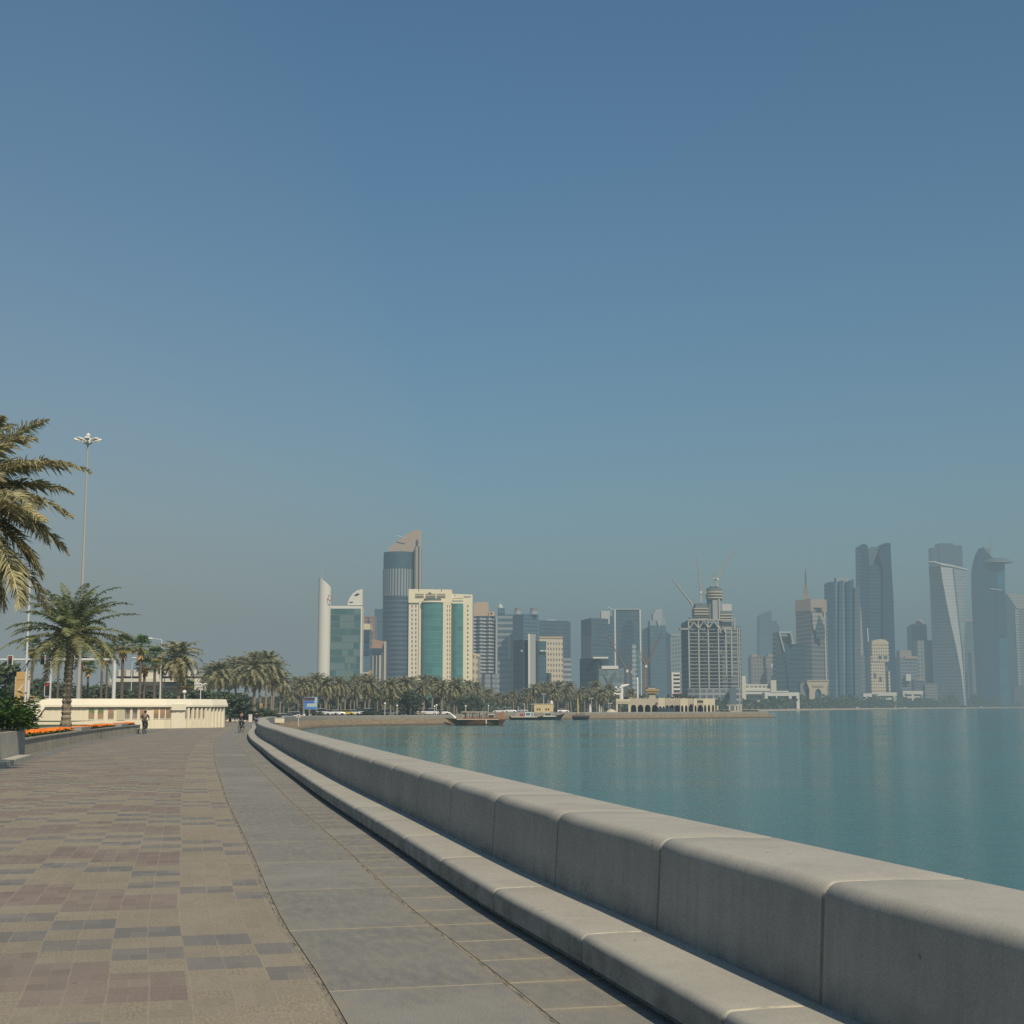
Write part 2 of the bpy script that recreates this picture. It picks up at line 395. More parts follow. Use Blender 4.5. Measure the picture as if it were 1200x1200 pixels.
def slab_mat(name, L, phase, base, jw=.02, jcol=(.25, .215, .15)):
    n = NT(name); o = n.coord('UV'); uv = n.sep(o)
    f = n.M('DIVIDE', n.M('ADD', n.M('ADD', uv[0], phase), n.M('MULTIPLY', n.M('SUBTRACT', n.noise(o, 9, 3), .5), .05)), L)
    fr = n.M('FRACT', f); w = n.white(n.comb(n.M('FLOOR', f), 5.0, 1.0))
    d = n.M('MULTIPLY', n.M('MINIMUM', fr, n.M('SUBTRACT', 1.0, fr)), L)
    big = n.noise(o, .9, 6); fine = n.noise(o, 70, 3, .8); mid = n.noise(n.scale(o, (1, 3, 1)), 3.5, 5)
    col = n.mix(w, tuple(c * .84 for c in base), tuple(c * 1.16 for c in base))
    col = n.mix(n.rng(big, .38, .66, 0, .75), col, tuple(c * q for c, q in zip(base, (.66, .68, .70))))
    col = n.mix(n.rng(mid, .42, .70, 0, .75), col, (.31, .275, .21))
    col = n.mix(n.rng(fine, .35, .7, .0, .55), col, (.06, .06, .06))
    dt = n.M('MINIMUM', n.M('ABSOLUTE', n.M('ADD', uv[1], 1.83)), n.M('ABSOLUTE', n.M('ADD', uv[1], .6)))
    d2 = n.M('MINIMUM', d, n.M('MULTIPLY', dt, 1.3))
    sandy = n.M('MULTIPLY', n.rng(d2, .0, .20, 1, 0), n.rng(n.noise(o, 2.2, 4), .42, .62, 0, .75))
    col = n.mix(sandy, col, jcol)
    j = n.M('LESS_THAN', d, jw)
    col = n.mix(n.M('MULTIPLY', j, n.rng(n.noise(o, 6, 2), .3, .6, .55, 1)), col, tuple(c * 1.35 for c in jcol))
    n.p(col=col, rough=.88); n.bump(n.M('SUBTRACT', n.M('MULTIPLY', fine, .3), n.M('MULTIPLY', j, .8)), .5, .01)
    return n.m
SL = 2.72
J0 = s_at_y(7.66)                                       # arc length of the nearest joint seen in the photo
struct(strip(MB(), 0, S330, -.59, .12, .004, 1.0).build('slab_path_edge', slab_mat('small_slabs', .91, -J0 + .3, (.25, .24, .212), .024)))
struct(strip(MB(), 0, S330, -1.83, -.632, .004, 1.0).build('slab_path', slab_mat('large_slabs', SL, -s_at_y(12.75), (.25, .243, .218), .018)))
def joint_mat():
    n = NT('sand_joint'); c = n.coord('UV'); v = n.noise(n.scale(c, (1, 9, 1)), 4, 6, .7); 
    n.p(col=n.ramp(v, (.38, (.075, .068, .056)), (.48, (.21, .185, .14)), (.7, (.34, .29, .205))), rough=1); n.bump(n.noise(c, 40, 4), .8, .02); return n.m
struct(strip(MB(), 0, S330, -.632, -.59, .0, 1.0).build('joint_line', joint_mat()))
struct(strip(MB(), 0, S330, -1.875, -1.83, -.004, 1.0).build('sand_joint', joint_mat()))
struct(strip(MB(), 0, S330, -7.95, -1.875, .002, 1.0, 6).build('paved_promenade', paver_mat()))
struct(strip(MB(), 0, s_at_y(145), -9.1, -7.95, .003, 1.0).build('stone_margin', slab_mat('margin_slabs', .6, 0, (.17, .172, .17), .01)))
# the open plaza past the planters and the pavement behind
struct(strip(MB(), s_at_y(118), S330, -17, -7.96, -.004, 2.0).build('plaza', slab_mat('plaza_slabs', 1.2, 0, (.30, .245, .19), .02)))

# ================================================================== the sea wall itself
def concrete(base=(.385, .37, .325), name='wall_concrete', low=.85):
    n = NT(name); uv = n.coord('UV'); o = n.coord('Object'); so_ = n.sep(o)
    big = n.noise(o, .55, 5); mid = n.noise(o, 3.0, 6, .65); fine = n.noise(o, 60, 3, .8)
    streak = n.noise(n.scale(o, (6, 6, .5)), 1.6, 5)
    col = n.mix(n.rng(big, .35, .65, 0, 1), tuple(c * .86 for c in base), tuple(c * 1.06 for c in base))
    col = n.mix(n.rng(streak, .48, .74, 0, .3), col, tuple(c * .62 for c in base))
    col = n.mix(n.rng(mid, .5, .70, 0, .42), col, tuple(c * .70 for c in base))
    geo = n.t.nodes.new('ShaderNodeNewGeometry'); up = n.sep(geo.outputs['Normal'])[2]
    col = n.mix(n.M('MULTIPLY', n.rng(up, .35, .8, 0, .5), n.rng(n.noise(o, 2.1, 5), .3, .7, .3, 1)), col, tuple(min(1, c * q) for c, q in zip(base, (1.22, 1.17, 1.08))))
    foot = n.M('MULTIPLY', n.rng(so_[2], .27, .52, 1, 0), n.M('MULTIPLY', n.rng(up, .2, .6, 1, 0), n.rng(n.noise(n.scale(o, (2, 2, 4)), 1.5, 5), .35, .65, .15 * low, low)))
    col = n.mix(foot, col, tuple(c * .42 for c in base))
    drip = n.M('MULTIPLY', n.rng(n.noise(n.scale(o, (9, 9, .25)), 1.3, 4), .56, .70, 0, .25), n.rng(up, .1, .5, 1, 0)); col = n.mix(drip, col, tuple(c * .5 for c in base))
    patch = n.rng(n.noise(o, 1.15, 6, .7), .56, .66, 0, .35); col = n.mix(patch, col, tuple(c * .74 for c in base))
    pit = n.M('MULTIPLY', n.M('LESS_THAN', n.vor(o, 5.5), .09), n.M('GREATER_THAN', n.noise(o, 1.3, 3), .56))
    col = n.mix(n.M('MULTIPLY', pit, .55), col, (.07, .065, .06))
    gr = n.mix(n.rng(fine, .3, .7, 0, .28), col, (.07, .068, .06))
    n.p(col=gr, rough=.85)
    n.bump(n.M('ADD', n.M('MULTIPLY', fine, .25), n.M('SUBTRACT', n.M('MULTIPLY', mid, .5), n.M('MULTIPLY', pit, .6))), .45, .012)
    return n.m
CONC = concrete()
def mortar():
    n = NT('joint_mortar'); o = n.coord('Object'); g_ = n.t.nodes.new('ShaderNodeNewGeometry'); up = n.sep(g_.outputs['Normal'])[2]
    v = n.noise(o, 7, 4); f = n.M('MULTIPLY', n.rng(up, .12, .5, 0, 1), n.rng(v, .32, .5, .35, 1))
    n.p(col=n.mix(f, n.mix(v, (.10, .095, .08), (.26, .245, .21)), (.62, .56, .42)), rough=.95); n.bump(v, .6, .01); return n.m
MORT = mortar()
def arc(cx, cz, r, a0, a1, n): return [(cx + r * math.cos(R(a0 + (a1 - a0) * i / n)), cz + r * math.sin(R(a0 + (a1 - a0) * i / n))) for i in range(n + 1)]
STEP = [(.09, -.06), (.09, .06), (.012, .075)] + arc(.072, .205, .062, 180, 90, 5) + [(.30, .272), (.60, .271), (.60, -.06)]
PARA = [(.585, -.06), (.585, .24)] + [(.592, .40), (.616, .80)] + arc(.716, .83, .10, 175, 90, 6) + [(1.05, .932), (1.50, .920)] + arc(1.50, .84, .08, 85, 0, 3) + [(1.60, .2), (1.63, -1.15)]
def profile_run(prof, s0, s1, step=.45, inset=0.0, jag=0.0):
    n = max(1, int((s1 - s0) / step + .5)); rings = []
    cx = sum(p[0] for p in prof) / len(prof); cz = sum(p[1] for p in prof) / len(prof)
    for i in range(n + 1):
        s = s0 + (s1 - s0) * i / n; p, nn = at_s(s); r = []
        e = 0 if 0 < i < n else .012                      # slightly eased arrises
        for t, z in prof:
            t2, z2 = t + (cx - t) * (inset + e) / max(.3, abs(t - cx) + abs(z - cz)), z + (cz - z) * (inset + e) / max(.3, abs(t - cx) + abs(z - cz))
            q = p + nn * t2; r.append((q.x, q.y, zg(q.y) + z2))
        rings.append(r[::-1] )
        if i in (0, n) and not inset:
            s_in = s + (.02 if i == 0 else -.02); p, nn = at_s(s_in); r = [(*(p + nn * t), zg(p.y) + z) for t, z in prof][::-1]
            if i == 0: rings.append(r)
            else: rings.insert(-1, r)
    return MB().loft(rings, cap0=True, cap1=True)
root = thing('sea_wall', 'long curved grey concrete sea wall with a low step along its foot', 'sea wall', (0, 0, 0))
k0 = int(J0 / SL)
starts = [J0 + (i - k0) * SL for i in range(0, 54)]
GAP = .015
for i, s in enumerate(starts):
    if s + SL < 0: continue
    a = max(0, s) + GAP; b = s + SL - GAP
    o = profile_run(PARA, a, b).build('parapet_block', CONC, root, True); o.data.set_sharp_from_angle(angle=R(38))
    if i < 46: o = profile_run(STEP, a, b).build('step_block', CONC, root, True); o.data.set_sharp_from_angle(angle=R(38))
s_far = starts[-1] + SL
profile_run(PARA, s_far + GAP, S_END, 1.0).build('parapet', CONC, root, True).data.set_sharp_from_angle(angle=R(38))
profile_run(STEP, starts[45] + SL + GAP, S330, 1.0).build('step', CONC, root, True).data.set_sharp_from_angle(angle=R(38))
profile_run(PARA, 0, s_far + 1, .5, .007).build('parapet_mortar', MORT, root, True)
profile_run(STEP, 0, starts[45] + SL, .5, .006).build('step_mortar', MORT, root, True)

# rubble slope below the wall, from the wall's outer face down into the water
def rubble(s0, s1, ts, name, base):
    n = int((s1 - s0) / .8); vs = []; fs = []; m = len(ts)
    for i in range(n + 1):
        s = s0 + (s1 - s0) * i / n
        for k, (t, z) in enumerate(ts):
            h = noise.noise(Vector((s * .9, k * 2.3, 1))) * .28 + noise.noise(Vector((s * .25, k, 7))) * .25
            q = off(s, t + h * .8 * (k > 0)); vs.append((q.x, q.y, z + h * (0 < k)))
    for i in range(n):
        for k in range(m - 1): a = i * m + k; fs.append((a, a + 1, a + m + 1, a + m))
    nn = NT(name + '_stone'); c = nn.coord('Object'); v = nn.vor(c, 1.1); z = nn.sep(c)[2]
    col = nn.mix(nn.noise(c, .6, 5), tuple(q * .7 for q in base), tuple(q * 1.15 for q in base))
    col = nn.mix(nn.rng(v, .25, .6, 0, .5), col, tuple(q * .45 for q in base))
    col = nn.mix(nn.rng(z, -2.75, -2.2, .8, 0), col, (.035, .03, .022))
    nn.p(col=col, rough=.95); nn.bump(v, .6, .2)
    return struct(MB().add(vs, fs).build(name, nn.m, None, True))
rubble(s_at_y(60), S_END, [(1.45, -1.3), (2.1, -1.45), (3.2, -1.9), (4.4, -2.4), (5.8, -3.1)], 'rubble_slope', (.27, .205, .125))
# ================================================================== vegetation
def leaf_mat(name, base, rough=.6, trans=.0):
    n = NT(name); t = n.attr('Tint'); v = n.noise(n.coord(), 1.2, 3)
    col = n.mix(1.0, n.mix(v, tuple(c * .75 for c in base), tuple(c * 1.25 for c in base)), t, 'MULTIPLY')
    n.p(col=col, rough=rough, spec=.3)
    n.set(n.b.inputs['Transmission Weight'], 0.0)
    if trans:
        tr = n.t.nodes.new('ShaderNodeBsdfTranslucent'); n.set(tr.inputs[0], col); mx = n.t.nodes.new('ShaderNodeMixShader'); mx.inputs[0].default_value = trans
        n.t.links.new(n.b.outputs[0], mx.inputs[1]); n.t.links.new(tr.outputs[0], mx.inputs[2]); n.t.links.new(mx.outputs[0], n.out.inputs[0])
    return n.m
M_FROND = leaf_mat('date_frond', (.30, .285, .175), .55, .25)
M_FROND_N = leaf_mat('near_frond', (.40, .365, .215), .55, .3)
M_FROND_G = leaf_mat('green_frond', (.245, .25, .135), .5, .25)
M_FAN = leaf_mat('fan_frond', (.11, .155, .055), .5, .2)
M_TREE = leaf_mat('tree_leaves', (.085, .112, .062), .6, .2)
M_BUSH = leaf_mat('bush_leaves', (.085, .16, .04), .4, .3)
def trunk_mat():
    n = NT('palm_bark'); c = n.coord('Object'); z = n.sep(c)[2]; v = n.noise(n.scale(c, (1, 1, .5)), 9, 5)
    ring = n.M('FRACT', n.M('ADD', n.M('MULTIPLY', z, 4.2), n.M('MULTIPLY', v, .5)))
    col = n.mix(ring, (.19, .15, .105), (.44, .37, .27)); col = n.mix(n.M('MULTIPLY', v, .5), col, (.11, .09, .065))
    n.p(col=col, rough=.95); n.bump(ring, .8, .04); return n.m
M_TRUNK = trunk_mat()
M_BARK = plain((.13, .105, .08), .95, var=.35, scale=4)

def frond(mb, rng, base, az, el, L, droop, pairs, lw, leaf, tint, two=True, roll=0):
    """One feather frond: a rachis bending down along its length with two rows of leaflets held in a V."""
    d = Vector((math.cos(az) * math.cos(el), math.sin(az) * math.cos(el), math.sin(el)))
    side = Vector((-math.sin(az), math.cos(az), 0))
    n = 9; p = Vector(base); P = [p.copy()]; D = [d.copy()]
    e = el
    for i in range(n):
        e -= droop / n * (.5 + 1.0 * i / n)
        d = Vector((math.cos(az) * math.cos(e), math.sin(az) * math.cos(e), math.sin(e)))
        p = p + d * (L / n); P.append(p.copy()); D.append(d)
    mb.tube(P, [.035 * L / 3.5 * (1 - .85 * i / n) for i in range(n + 1)], 3, col=tuple(min(1.8, t * 1.5) for t in tint))
    V, Fc = [], []
    for k in range(pairs):
        t = .13 + .87 * (k + rng.random() * .7) / pairs; x = t * n; i = min(int(x), n - 1); q = P[i].lerp(P[i + 1], x - i); dd = D[i].lerp(D[i + 1], x - i).normalized()
        up = side.cross(dd).normalized() * -1
        if up.z < 0 and abs(dd.z) < .95: up = -up
        ll = leaf * (math.sin(math.pi * min(1, t * .86 + .14)) ** .6) * (.85 + .3 * rng.random())
        for sg in (-1, 1):
            fw = .32 + .55 * t * t + rng.uniform(-.14, .14)
            lift = rng.uniform(-.15, .5)
            dirv = (side * sg + dd * fw + up * lift).normalized()
            tip = q + dirv * ll + Vector((0, 0, -ll * rng.uniform(.12, .5)))
            w = (dd * .7 + up * rng.uniform(-.6, .6)).normalized() * lw
            m = q + dirv * ll * .45
            b = len(V)
            if two: V += [q - w * .4, q + w * .4, m + w, tip, m - w]; Fc.append((b, b + 1, b + 2, b + 3, b + 4))
            else: V += [q - w, q + w, tip]; Fc.append((b, b + 1, b + 2))
    # one colour per frond
    base_i = len(mb.v); mb.v += [tuple(v) for v in V]
    for f in Fc:
        j = rng.uniform(.82, 1.18)
        mb.f.append(tuple(base_i + q for q in f)); mb.uv.append([(0, 0)] * len(f)); mb.c.append(tuple(c * j for c in tint))

def date_crown(seed, n, L, pairs, lw, leaf, two, dead=.14, low=-55, greener=0.0, dr=58):
    rng = random.Random(seed); mb = MB()
    for i in range(n):
        u = (i + .5) / n
        el = R(84 - (84 - low) * u ** (1.15 if low > -30 else .85) + rng.uniform(-8, 8)); az = i * 2.39996 + rng.uniform(-.25, .25)
        Lf = L * rng.uniform(.82, 1.08) * (.78 if u < .12 else 1)
        if u > 1 - dead: tint = (1.15, 1.08, .98)
        elif u > .55: tint = (1.12, 1.10, 1.0)
        else: tint = (1.0 - .25 * greener, 1.02, 1.0 - .2 * greener)
        tint = tuple(t * k_ for t, k_ in zip(tint, [rng.uniform(.82, 1.12)] * 3))
        r = .16; base = (math.cos(az) * r, math.sin(az) * r, .25 - .5 * u)
        frond(mb, rng, base, az, el, Lf, R(dr + 38 * rng.random()) * (1.0 - .25 * u), pairs, lw, leaf, tint, two)
    return mb
def palm_trunk(h, r0, seed, boots=True, lean=.0, seg=.16):
    rng = random.Random(seed); mb = MB(); rings = []; n = int(h / seg); m = 10
    ph = rng.uniform(0, 6.28)
    for i in range(n + 1):
        z = h * i / n; t = i / n
        r = r0 * (1.28 - .55 * min(1, t * 7) if t < .06 else 1.0 - .12 * t) * (1.18 if t > .93 and boots else 1)
        r *= 1 + (.10 if boots else .02) * (1 if i % 2 else -1)
        cx = lean * t * t
        rings.append([(cx + r * (1 + .06 * (boots) * ((k + i) % 2)) * math.cos(2 * math.pi * k / m), r * (1 + .06 * boots * ((k + i) % 2)) * math.sin(2 * math.pi * k / m), z) for k in range(m)])
    return mb.loft(rings, cap0=True)
def make_date_palm(h, crown_mb, seed, lab, mat, r0=.24, boots=True):
    t = thing('date_palm', lab, 'palm tree')
    palm_trunk(h, r0, seed, boots).build('trunk', M_TRUNK, t)
    c = crown_mb.build('crown', mat, t); c.location = (0, 0, h)
    return t

# ---- two near palms
PALM_NEAR = thing('date_palm', 'large date palm cut off by the left edge of the photo, long olive fronds', 'palm tree', (0, 0, 0))
palm_trunk(7.1, .27, 3).build('trunk', M_TRUNK, PALM_NEAR)
c = date_crown(11, 80, 3.7, 96, .023, .74, True, .0, -60, 0, 36).build('crown', M_FROND_N, PALM_NEAR); c.location = (0, 0, 7.1)
q = PX(-64, 588, 39); PALM_NEAR.location = (q.x, 39, q.z - 7.1); PALM_NEAR.rotation_euler = (0, 0, 1.1)

p2 = thing('date_palm', 'leafy green date palm standing on the lawn in front of the cream mural wall', 'palm tree', (0, 0, 0))
q = PX(77, 851, 86); top = PX(80, 741, 86); hh = top.z - q.z
palm_trunk(hh, .27, 5, True, .12).build('trunk', M_TRUNK, p2)
c = date_crown(23, 58, 3.8, 60, .026, .52, True, .0, -26, .35, 44).build('crown', M_FROND_G, p2); c.location = (.12, 0, hh)
p2.location = q

# ---- mid and far date palms: four shared kinds, every palm an object of its own
PROTO = []
for i, (h, n, L) in enumerate(((10.0, 40, 3.6), (9.0, 44, 3.9), (11.0, 36, 3.4), (9.6, 42, 3.7))):
    PROTO.append(kind(make_date_palm(h, date_crown(40 + i, int(n * 1.5), L * 1.08, 30, .085, .72, False, .2, -62), 60 + i, 'date palm', M_FROND, .24)))
HS = (10.0, 9.0, 11.0, 9.6)
LEAN = []
def far_palm(px, ytop, Y, label, group, idx=None, zb=None):
    """ytop = crown centre line in the photo"""
    k = random.randrange(4) if idx is None else idx
    zb = zg(Y) if zb is None else zb
    sc = (ZZ(ytop, Y) - zb) / HS[k]
    sw = max(.85, min(1.25, sc)) * random.uniform(.92, 1.08)
    o = PROTO[k].put((XX(px, Y, 810), Y, zb), random.uniform(0, 6.28), (sw, sw, sc), label, group)
    LEAN.append((o, random.gauss(0, .045), random.gauss(0, .045)))
far_palm(210, 768, 175, 'single date palm standing apart right behind the cream mural wall', None, 0, -1.0)
G1 = 'tall date palms clustered between the mural wall and the bay'
for px, y, Y in [(246, 790, 330), (257, 786, 300), (268, 789, 345), (277, 781, 325), (286, 782, 310), (299, 784, 285), (297, 776, 340), (311, 775, 300), (306, 781, 350), (320, 784, 315), (328, 796, 345), (318, 792, 370)]:
    far_palm(px, y, Y, 'tall date palm in the dense cluster behind the two path users', G1)
G2 = 'date palms lining the far side of the bay'
rr = random.Random(5)
for i in range(44):
    px = 332 + i * 4.7 + rr.uniform(-3, 3); Y = rr.uniform(385, 480)
    far_palm(px, rr.uniform(798, 815), Y, 'date palm in the row behind the blue sign and the quay', G2)
far_palm(458, 803, 378, 'fuller date palm leaning over the quay before the dark tower', None, 1)
far_palm(383, 801, 385, 'date palm beside the blue sign, its crown against the white fin tower', None, 3)
for i in range(46):
    px = 530 + i * 4.6 + rr.uniform(-3.5, 3.5); Y = rr.uniform(545, 640)
    far_palm(px, rr.uniform(804, 820), Y, 'date palm in the hazy row behind the moored boats', 'date palms behind the moored boats')
far_palm(548, 803, 520, 'taller date palm rising behind the wooden dhow', None, 2)
far_palm(560, 805, 560, 'spreading date palm just right of the taller one behind the dhow', None, 0)
far_palm(706, 812, 560, 'lone date palm left of the white sculpture on the quay', None, 1)

# ---- fan palms
def make_fan_palm(h, seed, lab):
    rng = random.Random(seed); t = thing('fan_palm', lab, 'palm tree')
    palm_trunk(h, .20, seed, False).build('trunk', M_BARK, t)
    mb = MB(); sk_ = MB()
    for i in range(34):
        u = i / 34; el = R(80 - 125 * u + rng.uniform(-10, 10)); az = i * 2.4 + rng.uniform(-.3, .3)
        d = Vector((math.cos(az) * math.cos(el), math.sin(az) * math.cos(el), math.sin(el))); s = Vector((-math.sin(az), math.cos(az), 0)); up = s.cross(d)
        L = rng.uniform(.75, 1.05); q = Vector((0, 0, h)) + d * L
        tint = tuple((rng.uniform(.75, 1.25)) * c for c in ((1, 1, 1) if u < .62 else (1.9, 1.25, .9)))
        mb.tube([(0, 0, h), q], .02, 3, col=tint)
        for k in range(11):
            a = R(-85 + 170 * k / 10); dv = d * math.cos(a) + s * math.sin(a) + up * rng.uniform(-.15, .1)
            tip = q + dv * rng.uniform(.75, .95) + Vector((0, 0, -.18 - .12 * abs(math.sin(a)))); w = dv.cross(up).normalized() * .075; m_ = q + dv * .5
            mb.add([q, m_ - w, tip, m_ + w], [(0, 1, 2, 3)], None, tint)
    for i in range(26):
        az = i * 2.4; z = h - .25 - .9 * rng.random(); q = Vector((math.cos(az) * .2, math.sin(az) * .2, z)); tip = q + Vector((math.cos(az) * .35, math.sin(az) * .35, -.75)); w = Vector((-math.sin(az), math.cos(az), 0)) * .13
        sk_.add([q - w, q + w, tip + w * .6, tip - w * .6], [(0, 1, 2, 3)], None, (2.2, 1.5, 1.1))
    mb.build('crown', M_FAN, t); sk_.build('dead_skirt', M_FROND, t); return t
FK = [kind(make_fan_palm(10, 70, 'fan palm')), kind(make_fan_palm(10, 71, 'fan palm')), kind(make_fan_palm(10, 72, 'fan palm'))]
def fan(px, ytop, Y, lab, i, wd=1.0, group='tall fan palms behind the mural wall'):
    zb = -1.0; sc = (ZZ(ytop, Y) - zb) / 10; FK[i].put((XX(px, Y, 800), Y, zb), random.uniform(0, 6), (wd, wd, sc), lab, group)
fan(164, 757, 190, 'tall leaning fan palm directly under the street lamp arm', 0)
fan(143, 756, 185, 'tall fan palm half hidden behind the green date palm', 1, 1.05)
fan(181, 769, 200, 'fan palm with dense crown left of the single date palm', 2)
fan(169, 780, 195, 'lower fan palm between two taller ones', 1, .95)
fan(189, 779, 230, 'fan palm with ragged brown crown touching the single date palm', 0, 1.1)
fan(218, 802, 230, 'small fan palm with drying orange fronds right of the single date palm', 2)
for px, Y in ((37, 200), (54, 215), (68, 205), (95, 200), (103, 215), (119, 210), (125, 220)):
    fan(px, random.uniform(758, 786), Y, 'thin fan palm trunk standing behind the long mural wall', random.randrange(3), .9)

# ---- broadleaf trees
def make_tree(h, w, seed, lab, mat=None, clumps=60, leaf=.34, per=34, trunk=True, name='tree', cat='tree', low=.25):
    rng = random.Random(seed); t = thing(name, lab, cat); mb = MB(); tk = MB()
    top = Vector((0, 0, h * .55)); tk.tube([(0, 0, -.3), (0.08, 0, h * .28), top], [h * .035, h * .026, h * .012], 7)
    for k in range(clumps):
        a = rng.uniform(0, 6.283); zz = rng.uniform(low, 1); rr_ = math.sqrt(max(0.05, 1 - ((zz - .55) / .5) ** 2)) * w * rng.uniform(.35, 1.0)
        c = Vector((rr_ * math.cos(a), rr_ * math.sin(a), h * zz * .93)); cr = w * rng.uniform(.18, .34); tn = rng.uniform(.6, 1.35)
        if trunk and k % 6 == 0: tk.tube([(0, 0, h * .25), (c * .5) + Vector((0, 0, h * .12)), c], [h * .016, h * .01, h * .004], 5)
        for _ in range(per):
            v = Vector((rng.gauss(0, 1), rng.gauss(0, 1), rng.gauss(0, .8))).normalized() * cr * rng.uniform(.35, 1); q = c + v
            a1 = Vector((rng.gauss(0, 1), rng.gauss(0, 1), rng.gauss(0, .5))).normalized(); b1 = a1.cross(Vector((rng.gauss(0, 1), rng.gauss(0, 1), rng.gauss(0, 1)))).normalized()
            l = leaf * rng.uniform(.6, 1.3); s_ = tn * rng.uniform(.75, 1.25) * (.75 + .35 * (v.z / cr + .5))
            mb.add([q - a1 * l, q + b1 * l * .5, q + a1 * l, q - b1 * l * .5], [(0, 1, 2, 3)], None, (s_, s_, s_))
    mb.build('crown', mat or M_TREE, t)
    if trunk: tk.build('trunk', M_BARK, t)
    return t
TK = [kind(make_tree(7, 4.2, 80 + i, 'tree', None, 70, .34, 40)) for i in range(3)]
def tree(px, ytop, Y, lab, group=None, i=0, wd=1.0, zb=-1.2):
    sc = (ZZ(ytop, Y) - zb) / 7; TK[i].put((XX(px, Y, 820), Y, zb), random.uniform(0, 6), (wd, wd, sc), lab, group)
G3 = 'dense green trees behind the mural wall'
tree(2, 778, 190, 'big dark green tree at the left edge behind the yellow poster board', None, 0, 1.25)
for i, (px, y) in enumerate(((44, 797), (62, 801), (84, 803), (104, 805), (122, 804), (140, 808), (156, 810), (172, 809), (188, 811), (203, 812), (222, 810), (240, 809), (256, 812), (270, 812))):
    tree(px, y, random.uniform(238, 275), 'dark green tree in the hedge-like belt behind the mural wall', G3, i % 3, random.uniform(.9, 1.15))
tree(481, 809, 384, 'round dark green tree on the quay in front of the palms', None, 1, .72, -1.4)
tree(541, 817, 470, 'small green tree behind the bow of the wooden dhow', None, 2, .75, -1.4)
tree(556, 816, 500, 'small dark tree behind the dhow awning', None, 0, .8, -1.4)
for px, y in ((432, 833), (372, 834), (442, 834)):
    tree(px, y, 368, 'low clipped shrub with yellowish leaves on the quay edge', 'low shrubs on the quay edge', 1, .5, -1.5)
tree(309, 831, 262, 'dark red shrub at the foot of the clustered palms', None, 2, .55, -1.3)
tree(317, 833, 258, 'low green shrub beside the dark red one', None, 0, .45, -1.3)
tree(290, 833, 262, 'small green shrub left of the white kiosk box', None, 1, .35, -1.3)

# far-off tree belt along the opposite shore: one mass
def belt():
    rng = random.Random(9); mb = MB()
    def sample(px):
        q = [(600 + x / y * F / math.cos(TH), y) for x, y in SHORE[3:12]]
        for (a, ya), (b, yb) in zip(q, q[1:]):
            if a <= px <= b: return ya + (yb - ya) * (px - a) / (b - a)
        return q[0][1]
    for i in range(900):
        px = rng.uniform(830, 1212); Y = sample(px) + rng.uniform(14, 34) * (1 + (px > 1000))
        zb = -1.4; h = rng.uniform(5, 12) * (1 + .3 * math.sin(px * .21)) * (Y / 1500) ** .75 * (.7 if px < 910 else 1); c = Vector((XX(px, Y, 825), Y, zb)); w = rng.uniform(3, 7); tn = rng.uniform(.6, 1.3)
        for _ in range(26):
            q = c + Vector((rng.gauss(0, .5) * w, rng.gauss(0, .5) * w, h * rng.uniform(.08, 1))); a1 = Vector((rng.gauss(0, 1), rng.gauss(0, .6), rng.gauss(0, 1))).normalized(); b1 = a1.cross(Vector((0.3, 1, .2))).normalized(); l = rng.uniform(.8, 1.7); s_ = tn * rng.uniform(.7, 1.3)
            mb.add([q - a1 * l, q + b1 * l * .7, q + a1 * l, q - b1 * l * .7], [(0, 1, 2, 3)], None, (s_, s_, s_))
    return struct(mb.build('tree_belt', M_TREE), 'stuff')
belt()
def town_belt():
    rng = random.Random(19); mb = MB()
    for i in range(520):
        px = rng.uniform(225, 812); Y = rng.uniform(470, 640) if px < 520 else rng.uniform(660, 800)
        c = Vector((XX(px, Y, 825), Y, -1.4)); h = (ZZ(rng.uniform(812, 822), Y) + 1.4) * rng.uniform(.7, 1); w = rng.uniform(3, 6); tn = rng.uniform(.55, 1.25)
        for _ in range(30):
            q = c + Vector((rng.gauss(0, .5) * w, rng.gauss(0, .5) * w, h * rng.uniform(.02, 1))); a1 = Vector((rng.gauss(0, 1), rng.gauss(0, .6), rng.gauss(0, 1))).normalized(); b1 = a1.cross(Vector((0.3, 1, .2))).normalized(); l = rng.uniform(.6, 1.3); s_ = tn * rng.uniform(.7, 1.3)
            mb.add([q - a1 * l, q + b1 * l * .7, q + a1 * l, q - b1 * l * .7], [(0, 1, 2, 3)], None, (s_ * 1.1, s_, s_ * 1.1))
    return struct(mb.build('tree_belt', M_TREE), 'stuff')
town_belt()

# ================================================================== planters, beds, lawn on the left
def line_y(y, t): 
    s = s_at_y(y + 2.0); return off(s, t + .3)
STONE = slab_mat('planter_stone', 1.15, .2, (.62, .53, .40), .012)
GREYST = concrete((.46, .44, .38), 'planter_concrete', 0.0)
def planter_run(y0, y1, t0, t1, h, name, mat, parent, z0=-.1):
    s0, s1 = s_at_y(y0 + 2), s_at_y(y1 + 2); t0 += .3; t1 += .3; n = max(2, int((s1 - s0) / 2)); f = [off(s0 + (s1 - s0) * i / n, t0) for i in range(n + 1)]; b = [off(s0 + (s1 - s0) * i / n, t1) for i in range(n + 1)][::-1]
    P = f + b; zz = [zg(p.y) for p in P]
    a = sum((P[i - 1].x * P[i].y - P[i].x * P[i - 1].y) for i in range(len(P)))
    if a < 0: P = P[::-1]; zz = zz[::-1]
    return MB().loft([[(p.x, p.y, z + z0) for p, z in zip(P, zz)], [(p.x, p.y, z + h) for p, z in zip(P, zz)]], cap0=True).build(name, mat, parent)
pl = thing('planter_wall', 'low tan stone retaining wall edging the lawn beside the paving', 'planter wall', (0, 0, 0))
